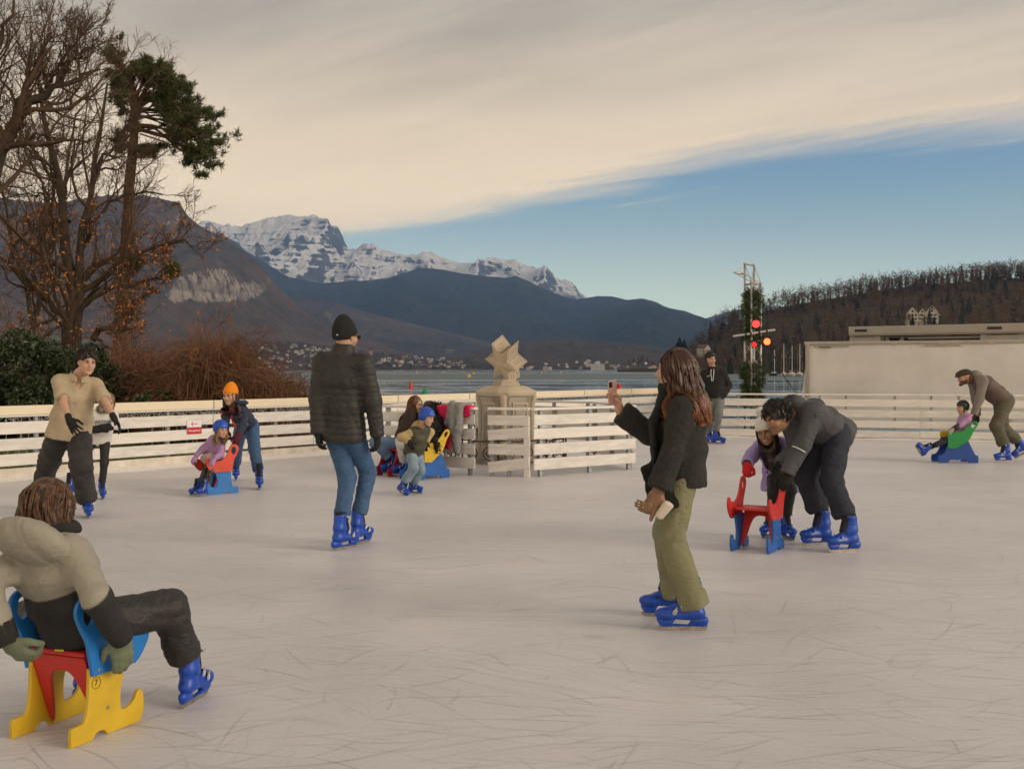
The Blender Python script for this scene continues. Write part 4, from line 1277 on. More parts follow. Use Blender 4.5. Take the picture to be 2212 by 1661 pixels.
def surface(f, lo, hi, h):
 """naive surface nets of f<0 in the box, evaluated only near the surface"""
 lo = np.asarray(lo, float) - 2 * h
 hi = np.asarray(hi, float) + 2 * h
 B = 4
 nb = np.ceil((hi - lo) / (h * B)).astype(int) + 1
 cc = [lo[i] + (np.arange(nb[i]) + 0.5) * h * B for i in range(3)]
 C = np.stack(np.meshgrid(*cc, indexing='ij'), -1).reshape(-1, 3)
 dc = f(C)
 near = np.abs(dc) < h * B * 1.9
 n = nb * B + 1
 D = np.repeat(np.repeat(np.repeat(np.where(dc < 0, -1.0, 1.0).reshape(nb), B, 0), B, 1), B, 2).astype(np.float32)
 D = np.pad(D, ((0, 1), (0, 1), (0, 1)), mode='edge')
 bi = np.stack(np.unravel_index(np.nonzero(near)[0], nb), 1)
 g = np.stack(np.meshgrid(*[np.arange(B + 1)] * 3, indexing='ij'), -1).reshape(-1, 3)
 idx = (bi[:, None, :] * B + g[None]).reshape(-1, 3)
 lin = np.unique((idx[:, 0] * n[1] + idx[:, 1]) * n[2] + idx[:, 2])
 I = np.stack(np.unravel_index(lin, n), 1)
 D.reshape(-1)[lin] = f(lo + I * h)
 S = D < 0
 cnt = np.zeros(n - 1, np.int8)
 for dx in (0, 1):
  for dy in (0, 1):
   for dz in (0, 1):
    cnt += S[dx:n[0] - 1 + dx, dy:n[1] - 1 + dy, dz:n[2] - 1 + dz]
 cells = np.stack(np.nonzero((cnt > 0) & (cnt < 8)), 1)
 vid = np.full(n - 1, -1, np.int32)
 vid[tuple(cells.T)] = np.arange(len(cells))
 acc = np.zeros((len(cells), 3)); num = np.zeros(len(cells))
 corners = [(0, 0, 0), (1, 0, 0), (0, 1, 0), (1, 1, 0), (0, 0, 1), (1, 0, 1), (0, 1, 1), (1, 1, 1)]
 vals = [D[cells[:, 0] + c[0], cells[:, 1] + c[1], cells[:, 2] + c[2]].astype(float) for c in corners]
 for i in range(8):
  for ax in range(3):
   j = i | (1 << ax)
   if j == i:
    continue
   a, b = vals[i], vals[j]
   m = (a < 0) != (b < 0)
   t = np.where(m, a / np.where(m, a - b, 1), 0)
   p = np.array(corners[i], float)[None] + t[:, None] * np.eye(3)[ax][None]
   acc += np.where(m[:, None], p, 0)
   num += m
 V = lo + (cells + acc / num[:, None]) * h
 quads = []
 for ax in range(3):
  sl0 = [slice(None)] * 3; sl1 = [slice(None)] * 3
  sl0[ax] = slice(0, n[ax] - 1); sl1[ax] = slice(1, n[ax])
  a, b = S[tuple(sl0)], S[tuple(sl1)]
  e = np.stack(np.nonzero(a != b), 1)
  u, w = (ax + 1) % 3, (ax + 2) % 3
  ok = (e[:, u] > 0) & (e[:, w] > 0) & (e[:, u] < n[u] - 1) & (e[:, w] < n[w] - 1)
  e = e[ok]
  fl = a[tuple(e.T)]
  def at(du, dw):
   q = e.copy(); q[:, u] += du; q[:, w] += dw
   return vid[tuple(q.T)]
  q = np.stack([at(-1, -1), at(0, -1), at(0, 0), at(-1, 0)], 1)
  q[~fl] = q[~fl][:, ::-1]
  quads.append(q)
 Q = np.concatenate(quads)
 Q = Q[(Q >= 0).all(1)]
 return V, Q
def relax(V, Q, it=1, lam=0.5):
 for _ in range(it):
  s = np.zeros_like(V); c = np.zeros(len(V))
  for k in range(4):
   a, b = Q[:, k], Q[:, (k + 1) % 4]
   np.add.at(s, a, V[b]); np.add.at(c, a, 1)
   np.add.at(s, b, V[a]); np.add.at(c, b, 1)
  V = V * (1 - lam) + lam * s / np.maximum(c, 1)[:, None]
 return V
def thin_out(V, Q, keep, cell):
 """coarsen a mesh away from the points (p, radius) in keep"""
 far = np.ones(len(V), bool)
 for p, rr in keep:
  far &= length(V - p) > rr
 k = np.floor(V / cell).astype(np.int64)
 key = (k[:, 0] * 73856093) ^ (k[:, 1] * 19349663) ^ (k[:, 2] * 83492791)
 key = np.where(far, key, np.arange(len(V)) + (1 << 60))
 _, inv = np.unique(key, return_inverse=True)
 n = inv.max() + 1
 S = np.zeros((n, 3)); c = np.zeros(n)
 np.add.at(S, inv, V); np.add.at(c, inv, 1)
 T = inv[np.concatenate([Q[:, :3], Q[:, [0, 2, 3]]])]
 T = T[(T[:, 0] != T[:, 1]) & (T[:, 1] != T[:, 2]) & (T[:, 0] != T[:, 2])]
 return S / c[:, None], T
def sdf_part(name, f, lo, hi, h, m, parent, origin, matfn=None, colfn=None, smooth_it=1, post=None, keep=None):
 V, Q = surface(f, lo, hi, h if keep else h * 1.42)
 if smooth_it:
  V = relax(V, Q, smooth_it, 0.45)
 if keep:
  V, Q = thin_out(V, Q, keep, h * 3.2)
 if post is not None:
  V = post(V)
 mi = None
 if matfn is not None:
  mi = matfn(V[Q].mean(1))
 me = mesh_np(name, V - np.asarray(origin), Q, m, True, mi)
 if colfn is not None:
  c = colfn(V)
  at = me.color_attributes.new('tint', 'FLOAT_COLOR', 'POINT')
  at.data.foreach_set('color', np.concatenate([c, np.ones((len(c), 1))], 1).astype(np.float32).ravel())
 return obj(name, me, parent)
# ------------------------------------------------------------------ skeleton
def two_bone(a, c, l1, l2, pole):
 """middle joint of a limb from a to c; c is drawn in when out of reach"""
 a, c = np.asarray(a, float), np.asarray(c, float)
 d = c - a
 L = np.linalg.norm(d)
 u = d / L
 Lm = (l1 + l2) * 0.998
 if L > Lm:
  c = a + u * Lm
  L = Lm
 L = max(L, abs(l1 - l2) * 1.05)
 x = (l1 * l1 - l2 * l2 + L * L) / (2 * L)
 h = math.sqrt(max(l1 * l1 - x * x, 0))
 p = np.asarray(pole, float) - u * np.dot(pole, u)
 return a + u * x + unit(p) * h, c
class Fig:
 pass
def rig(s, pelvis, neck, face, pface=None, lean_side=0.0, ankles=None, kpole=None, wrists=None, epole=None, head=None, look=None, hup=None, chest=None, shw=0.185, hipw=0.092, leg=(0.435, 0.425), arm=(0.295, 0.265), hs=1.0, drop=0.105):
 """joints from the main points; index 0 = the figure's left, 1 = right"""
 g = Fig()
 g.s = s
 g.pelvis, g.neck = np.asarray(pelvis, float), np.asarray(neck, float)
 g.face = unit(face)
 pface = unit(pface if pface is not None else face)
 ax = unit(g.neck - g.pelvis)
 g.axis = ax
 g.side = unit(np.cross(ax, g.face)) * -1          # to the figure's right
 g.front = np.cross(g.side, ax) * -1
 if np.dot(g.front, g.face) < 0:
  g.front = -g.front
 ps = unit(np.cross(V3(0, 0, 1), pface)) * -1
 g.pside = ps
 g.pface = pface
 g.chest = np.asarray(chest, float) if chest is not None else g.pelvis + (g.neck - g.pelvis) * 0.62
 up2 = unit(g.neck - g.chest)
 g.up2 = up2
 g.ssd = unit(g.side - up2 * np.dot(g.side, up2))
 g.sfr = np.cross(g.ssd, up2) * -1
 if np.dot(g.sfr, g.front) < 0:
  g.sfr = -g.sfr
 base = g.neck - up2 * drop * s
 g.sh = [base - g.ssd * shw * s, base + g.ssd * shw * s]
 g.hip = [g.pelvis - ps * hipw * s, g.pelvis + ps * hipw * s]
 g.kn, g.an = [None, None], [None, None]
 for i in (0, 1):
  g.kn[i], g.an[i] = two_bone(g.hip[i], ankles[i], leg[0] * s, leg[1] * s, kpole[i] if kpole else pface)
 g.el, g.wr = [None, None], [None, None]
 for i in (0, 1):
  g.el[i], g.wr[i] = two_bone(g.sh[i], wrists[i], arm[0] * s, arm[1] * s, epole[i] if epole else -g.front)
 g.hs = hs
 lk = unit(look if look is not None else face)
 hu = np.asarray(hup if hup is not None else (0, 0, 1), float)
 hr = unit(np.cross(lk, hu))
 hu = np.cross(hr, lk)
 g.hR = np.stack([hr, lk, hu])            # rows: right, forward, up
 g.head = np.asarray(head, float) if head is not None else g.neck + up2 * 0.07 * s + hu * 0.085 * hs + lk * 0.03 * hs
 return g
def box_of(pts, pad):
 A = np.array(pts)
 return A.min(0) - pad, A.max(0) + pad
# ------------------------------------------------------------------ body
def head_sdf(g, ears=True, nose=1.0, jaw=1.0, child=0.0):
 R, c, hs = g.hR, g.head, g.hs
 nb = (g.neck - c) @ R.T / hs
 I = np.eye(3)
 def f(P):
  q = (P - c) @ R.T / hs
  ax = np.abs(q[:, 0])
  m = np.stack([ax, q[:, 1], q[:, 2]], 1)
  d = ell(q, V3(0, -0.014, 0.036), I, (0.076, 0.098, 0.086))
  d = smin(d, ell(q, V3(0, 0.030, -0.028), I, (0.060 + 0.008 * child, 0.062, 0.082 - 0.006 * child)), 0.03)
  d = smin(d, cone(m, V3(0.048, 0.004, -0.055), V3(0.006, 0.072, -0.100 + 0.008 * child), 0.022 * jaw, 0.018 * jaw), 0.03)
  d = smin(d, ell(m, V3(0.036, 0.062, -0.024), I, (0.026, 0.020 + 0.004 * child, 0.026)), 0.025)
  d = smin(d, cone(m, V3(0.0, 0.087, 0.024), V3(0.042, 0.074, 0.026), 0.010, 0.010), 0.022)
  d = smax(d, -ell(m, V3(0.031, 0.101, 0.004), I, (0.019, 0.018, 0.0115)), 0.012)
  d = smin(d, cone(q, V3(0, 0.090, 0.012), V3(0, 0.090 + 0.024 * nose, -0.028), 0.0075, 0.0115), 0.012)
  d = smin(d, ell(m, V3(0.010, 0.098, -0.033), I, (0.008, 0.010, 0.007)), 0.008)
  d = smin(d, ell(q, V3(0, 0.092, -0.0555), I, (0.023, 0.010, 0.0055)), 0.005)
  d = smin(d, ell(q, V3(0, 0.090, -0.0665), I, (0.019, 0.010, 0.0065)), 0.005)
  d = smax(d, -cone(m, V3(0, 0.105, -0.061), V3(0.022, 0.092, -0.060), 0.0022, 0.0015), 0.004)
  if ears:
   d = smin(d, ell(m, V3(0.079, -0.006, -0.004), np.array([[0.94, 0.34, 0], [-0.34, 0.94, 0], [0, 0, 1]]), (0.0085, 0.020, 0.031)), 0.010)
   d = smax(d, -ell(m, V3(0.090, 0.000, -0.002), I, (0.006, 0.010, 0.018)), 0.006)
  d = smin(d, cone(q, V3(0, -0.024, -0.055), nb, 0.054 * (1 - 0.12 * child), 0.058 * (1 - 0.1 * child)), 0.035)
  return d * hs
 return f
def hand_sdf(wr, dirv, palm, thumb, s=1.0, curl=(0.25,) * 4, fat=0.0, tcurl=0.4, spread=0.0):
 """wr wrist point, dirv towards the fingers, palm = the way the palm faces, thumb = the way the thumb lies"""
 dv = unit(dirv)
 n = unit(palm - dv * np.dot(palm, dv))
 lat = unit(np.cross(dv, n))
 if np.dot(lat, thumb) < 0:
  lat = -lat
 kn = wr + dv * 0.088 * s
 segs = []
 for i, (off, ln) in enumerate(((0.031, 0.92), (0.0105, 1.0), (-0.0105, 0.95), (-0.030, 0.76))):
  c = curl[i] if hasattr(curl, '__len__') else curl
  p = kn + lat * off * s - dv * (0.004 if i in (1, 2) else 0.010) * s
  d = unit(dv + lat * (spread * (1.5 - i) * 0.5))
  a = 0
  for j, (L, r) in enumerate(((0.043, 0.0092), (0.027, 0.0084), (0.022, 0.0074))):
   a += c * (0.9, 1.35, 0.9)[j]
   q = p + (d * math.cos(a) + n * math.sin(a)) * L * ln * s
   segs.append((p, q, (r + fat) * s, (r - 0.0007 + fat) * s))
   p = q
 t0 = wr + dv * 0.022 * s + lat * 0.026 * s + n * 0.006 * s
 d1 = unit(lat * 0.75 + dv * 0.62 + n * 0.25)
 t1 = t0 + d1 * 0.046 * s
 d2 = unit(lat * (0.45 - tcurl * 0.7) + dv * 0.85 + n * (0.2 + tcurl * 0.6))
 t2 = t1 + d2 * 0.032 * s
 d3 = unit(d2 + n * tcurl * 0.5 - lat * tcurl * 0.3)
 t3 = t2 + d3 * 0.024 * s
 th = [(t0, t1, (0.0145 + fat) * s, (0.011 + fat) * s), (t1, t2, (0.011 + fat) * s, (0.0098 + fat) * s), (t2, t3, (0.0098 + fat) * s, (0.0085 + fat) * s)]
 def f(P):
  d = econe(P, wr - dv * 0.01 * s, wr + dv * 0.03 * s, ((0.028 + fat) * s, (0.020 + fat) * s), ((0.036 + fat) * s, (0.0165 + fat) * s), lat, 0.012 * s)
  d = smin(d, econe(P, wr + dv * 0.03 * s, wr + dv * 0.080 * s, ((0.037 + fat) * s, (0.0165 + fat) * s), ((0.0415 + fat) * s, (0.0125 + fat) * s), lat, 0.014 * s), 0.02 * s)
  e = None
  for (p, q, r0, r1) in segs:
   k = cone(P, p, q, r0, r1)
   e = k if e is None else np.minimum(e, k)
  d = smin(d, e, 0.010 * s)
  k = None
  for (p, q, r0, r1) in th:
   w = cone(P, p, q, r0, r1)
   k = w if k is None else np.minimum(k, w)
  return smin(d, k, 0.016 * s)
 f.pts = [wr] + [q for (_, q, _, _) in segs] + [t2, t3]
 return f
def body_sdf(g, headf, hands=(), arms=False):
 s = g.s
 def f(P):
  d = headf(P)
  sd = g.side
  d = smin(d, econe(P, g.pelvis - g.axis * 0.03 * s, g.chest, (0.13 * s, 0.085 * s), (0.14 * s, 0.090 * s), sd, 0.05), 0.05)
  d = smin(d, econe(P, g.chest, g.neck - g.up2 * 0.06 * s, (0.14 * s, 0.09 * s), (0.075 * s, 0.06 * s), g.ssd, 0.04), 0.05)
  for i in (0, 1):
   d = smin(d, cone(P, g.sh[i] - (g.sh[i] - g.neck) * 0.25, g.el[i], 0.044 * s, 0.036 * s), 0.05)
   d = smin(d, cone(P, g.el[i], g.wr[i], 0.038 * s, 0.026 * s), 0.02)
   d = smin(d, cone(P, g.hip[i], g.kn[i], 0.062 * s, 0.045 * s), 0.04)
   d = smin(d, cone(P, g.kn[i], g.an[i], 0.045 * s, 0.032 * s), 0.02)
  for hf in hands:
   d = smin(d, hf(P), 0.012)
  return d
 pts = [g.pelvis, g.chest, g.neck, g.head, *g.sh, *g.el, *g.wr, *g.hip, *g.kn, *g.an]
 f.keep = [(g.head, 0.19 * g.hs)] + [(hf.pts[0] + (hf.pts[2] - hf.pts[0]) * 0.5, 0.16) for hf in hands] + [((g.el[i] + g.wr[i]) / 2, 0.19 * s) for i in (0, 1) if arms]
 for hf in hands:
  pts += hf.pts
 return f, box_of(pts, 0.17)
def skin_mat(name, col, rough=0.5):
 return mat(name, col, rough, attr='tint', noise=0.05, nscale=30, sub=0.0, spec=0.4)
def skin_color(g, col, lip=None, blush=0.12, beard=None, hands=()):
 col = np.array(col)
 lip = np.array(lip if lip is not None else (col[0] * 0.80, col[1] * 0.52, col[2] * 0.52))
 def fn(V):
  q = (V - g.head) @ g.hR.T / g.hs
  c = np.tile(col, (len(V), 1))
  m = np.stack([np.abs(q[:, 0]), q[:, 1], q[:, 2]], 1)
  k = np.exp(-((m[:, 0] - 0.040) ** 2 + (m[:, 1] - 0.075) ** 2 + (m[:, 2] + 0.025) ** 2) / 0.022 ** 2)[:, None] * blush
  red = np.array((col[0] * 1.02, col[1] * 0.72, col[2] * 0.66))
  c = c * (1 - k) + red * k
  k = np.exp(-(m[:, 0] ** 2 + (m[:, 1] - 0.110) ** 2 + (m[:, 2] + 0.028) ** 2) / 0.016 ** 2)[:, None] * blush * 1.3
  c = c * (1 - k) + red * k
  k = np.exp(-((m[:, 0] - 0.080) ** 2 + (m[:, 1]) ** 2 + (m[:, 2]) ** 2) / 0.028 ** 2)[:, None] * blush * 1.5
  c = c * (1 - k) + red * k
  if beard is not None:
   bc, amt = np.array(beard[0]), beard[1]
   b = np.clip((-0.034 - m[:, 2]) / 0.014, 0, 1) * np.clip((m[:, 1] + 0.02) / 0.02, 0, 1) * np.clip((m[:, 2] + 0.135) / 0.02, 0, 1)
   b = np.maximum(b, np.exp(-((m[:, 2] + 0.045) / 0.008) ** 2) * (m[:, 0] < 0.032) * (m[:, 1] > 0.07))
   b = (b * amt)[:, None]
   c = c * (1 - b) + bc * b
  l = np.exp(-((m[:, 2] + 0.061) / 0.0095) ** 4) * np.exp(-(m[:, 0] / 0.022) ** 4) * (m[:, 1] > 0.084)
  l = l[:, None] * 0.85
  c = c * (1 - l) + lip * l
  return np.clip(c, 0, 1)
 return fn
def eye_mesh():
 m = bpy.data.materials.new('eye')
 m.use_nodes = True
 t = m.node_tree
 t.nodes.clear()
 T = NT(t)
 q = T.n('ShaderNodeSeparateXYZ', {'Vector': T.n('ShaderNodeTexCoord').outputs['Object']})
 r = T.math('SQRT', T.math('ADD', T.math('POWER', q.outputs[0], 2.0), T.math('POWER', q.outputs[2], 2.0)))
 c = T.ramp(T.math('DIVIDE', r, 0.0125), [(0.0, (0.004, 0.004, 0.004)), (0.24, (0.006, 0.005, 0.004)), (0.27, (0.05, 0.025, 0.012)), (0.50, (0.04, 0.02, 0.01)), (0.54, (0.52, 0.49, 0.46)), (1, (0.5, 0.44, 0.41))])
 p = T.n('ShaderNodeBsdfPrincipled', {'Base Color': c, 'Roughness': 0.12})
 T.n('ShaderNodeOutputMaterial', {'Surface': p.outputs[0]})
 mb = MB()
 mb.lathe([(0.0004, -0.0125)] + [(0.0125 * math.sin(a), -0.0125 * math.cos(a)) for a in np.linspace(0.35, math.pi - 0.35, 7)] + [(0.0004, 0.0125)], 12)
 return mb.mesh('eye', m, smooth=True)
EYE = eye_mesh()
def rot_from_rows(R):
 """matrix turning local x,y,z onto the rows of R"""
 return Matrix(np.asarray(R, float).T.tolist())
def face_bits(g, root, org, brow=(0.02, 0.013, 0.009), gaze=None, browth=1.0, h=0.003, lids=(0.03, 0.018, 0.012)):
 """two eyes with lash lines, two brows"""
 R, c, hs = g.hR, g.head, g.hs
 mb_ = mat('brow_%d' % (abs(hash(brow)) % 9999), brow, 0.8)
 ml = mat('lash', lids, 0.7)
 for sx in (-1, 1):
  e = c + (V3(sx * 0.031, 0.0795, 0.0035) * hs) @ R
  o = obj('eye', EYE, root)
  M = rot_from_rows(R)
  if gaze is not None:
   fw = unit(gaze)
   rt = unit(np.cross(fw, R[2])); up = np.cross(rt, fw)
   M = rot_from_rows(np.stack([rt, fw, up]))
  o.matrix_local = Matrix.Translation(Vector(e - org)) @ M.to_4x4() @ Matrix.Scale(hs, 4)
  mb = MB()
  mb.tube([c + (V3(sx * x, y, z) * hs) @ R - org for x, y, z in ((0.014, 0.096, 0.021), (0.026, 0.099, 0.0255), (0.038, 0.094, 0.0265), (0.050, 0.081, 0.021))],
    [0.0028 * browth * hs, 0.0042 * browth * hs, 0.0038 * browth * hs, 0.0018 * hs], 6)
  mb.build('eyebrow', mb_, root, smooth=True)
  mb = MB()
  mb.tube([c + (V3(sx * x, y, z) * hs) @ R - org for x, y, z in ((0.0185, 0.0890, 0.0035), (0.026, 0.0930, 0.0098), (0.034, 0.0925, 0.0105), (0.0435, 0.0855, 0.0045))],
    [0.0010 * hs, 0.0018 * hs, 0.0020 * hs, 0.0012 * hs], 5)
  mb.build('eyelid', ml, root, smooth=True)
# ------------------------------------------------------------------ clothes
def torso_sdf(g, hem=0.10, rad=((0.175, 0.125), (0.165, 0.120), (0.180, 0.125), (0.10, 0.075)), arms=(0.060, 0.052, 0.046), fat=0.0, rib=None, arib=None, fold=(0.006, 3.2, 1), hemcut=None, cuff=(0.0, 0.0), extra=(), neckr=None, k=0.05, sleeves=(1.0, 1.0), hemdir=None, belly=0.0):
 """a jacket or shirt: oval trunk, shoulders and two sleeves; sleeves < 1 stop on the upper arm"""
 s = g.s
 p0 = g.pelvis - g.axis * hem * s
 R = [(a * s + fat, b * s + fat) for a, b in rad]
 mid = g.pelvis + (g.chest - g.pelvis) * 0.45
 ends = []
 for i in (0, 1):
  if sleeves[i] < 1:
   e = g.sh[i] + (g.el[i] - g.sh[i]) * sleeves[i] * 1.0
   ends.append((e, unit(g.el[i] - g.sh[i])))
  else:
   ends.append((g.wr[i] + unit(g.wr[i] - g.el[i]) * cuff[i], unit(g.wr[i] - g.el[i])))
 hd = unit(hemdir) if hemdir is not None else -g.axis
 def f(P):
  sd = g.pside * 0.5 + g.side * 0.5
  d = econe(P, p0 - g.axis * 0.04, mid, R[0], R[1], sd, 0.04, rib)
  d = smin(d, econe(P, mid, g.chest, R[1], R[2], g.side, 0.04, rib), k)
  d = smin(d, econe(P, g.chest, g.neck - g.up2 * 0.055 * s, R[2], R[3], g.ssd, 0.03, rib), k)
  if belly:
   d = smin(d, ell(P, mid + g.front * belly, np.eye(3), (R[1][0] * 0.7,) * 3), 0.06)
  for i in (0, 1):
   d = smin(d, cone(P, g.neck - g.up2 * 0.080 * s, g.sh[i] + (g.neck - g.sh[i]) * 0.12, 0.044 * s + fat, (arms[0] - 0.006) * s + fat), 0.07)
  d = smax(d, plane(P, p0, hd), 0.012)
  for i in (0, 1):
   e, ed = ends[i]
   if sleeves[i] < 1:
    a = cone(P, g.sh[i], e + ed * 0.03, arms[0] * s + fat, arms[1] * s + fat, arib)
   else:
    a = cone(P, g.sh[i], g.el[i], arms[0] * s + fat, arms[1] * s + fat, arib)
    a = smin(a, cone(P, g.el[i], e + ed * 0.03, arms[1] * s + fat, arms[2] * s + fat, arib), 0.03)
   a = smax(a, plane(P, e, ed), 0.008)
   d = smin(d, a, 0.05)
  for ex in extra:
   d = ex(P, d)
  if fold:
   d = d + folds(P, fold[0], fold[1], fold[2])
  return d
 pts = [p0, g.neck, g.chest, *g.sh, *g.el, *g.wr, g.pelvis]
 return f, box_of(pts, 0.26 * s + fat)
def trouser_sdf(g, rad=(0.098, 0.072, 0.062), hemcut=0.03, top=0.10, fold=(0.005, 3.5, 2), cuffs=None, gather=0.0, seat=(0.165, 0.12), flare=None, extra=()):
 """trousers; rad = thigh, knee, hem; hemcut metres above the ankle joint"""
 s = g.s
 ends = []
 for i in (0, 1):
  u = unit(g.an[i] - g.kn[i])
  ends.append((g.an[i] - u * hemcut, u))
 def f(P):
  d = econe(P, g.pelvis - g.axis * 0.02 * s, g.pelvis + g.axis * top * s, (seat[0] * s, seat[1] * s), (seat[0] * 0.9 * s, seat[1] * 0.9 * s), g.pside, 0.06)
  for i in (0, 1):
   e, u = ends[i]
   lg = cone(P, g.hip[i], g.kn[i], rad[0] * s, rad[1] * s)
   lw = cone(P, g.kn[i], e + u * 0.03, rad[1] * s, rad[2] * s)
   if gather:
    t = dot(P - e, u)
    lw = lw - gather * np.exp(-((t + 0.05) / 0.05) ** 2) * (0.6 + 0.6 * np.abs(np.sin(t * 95 + 3 * np.sin(dot(P, V3(9, 7, 0)) * 2))))
   lg = smin(lg, lw, 0.03)
   if fold:
    kd = length(P - g.kn[i])
    lg = lg + folds(P, fold[0], fold[1] * 1.3, fold[2] + i, u) * np.exp(-(kd / 0.22) ** 2) * 1.2
   lg = smax(lg, plane(P, e, u), 0.008)
   if cuffs:
    cf = cone(P, e - u * cuffs[0], e + u * 0.03, rad[2] * s + cuffs[1], rad[2] * s + cuffs[1])
    cf = smax(cf, plane(P, e, u), 0.006)
    cf = smax(cf, plane(P, e - u * cuffs[0], -u), 0.006)
    lg = np.minimum(lg, cf)
   d = smin(d, lg, 0.035) if i == 0 else smin(d, lg, 0.018)
  for ex in extra:
   d = ex(P, d)
  if fold:
   d = d + folds(P, fold[0] * 0.8, fold[1], fold[2])
  return d
 pts = [g.pelvis + g.axis * top * s, g.pelvis, *g.hip, *g.kn, *g.an]
 return f, box_of(pts, 0.2 * s)
def add(root, org, name, fb, h, m, **kw):
 f, (lo, hi) = fb
 if name == 'body':
  kw['keep'] = f.keep
 return sdf_part(name, f, lo, hi, h, m, root, org, **kw)
def glove(root, org, hf, h, m, cuff=None, name='glove', fold=None):
 """glove round a hand; cuff = (a, b, r)"""
 def f(P):
  d = hf(P)
  if cuff:
   c = cone(P, cuff[0], cuff[1], cuff[2], cuff[2])
   d = smin(d, c, 0.012)
  return d
 pts = list(hf.pts) + ([cuff[0], cuff[1]] if cuff else [])
 lo, hi = box_of(pts, 0.07)
 return sdf_part(name, f, lo, hi, h, m, root, org)
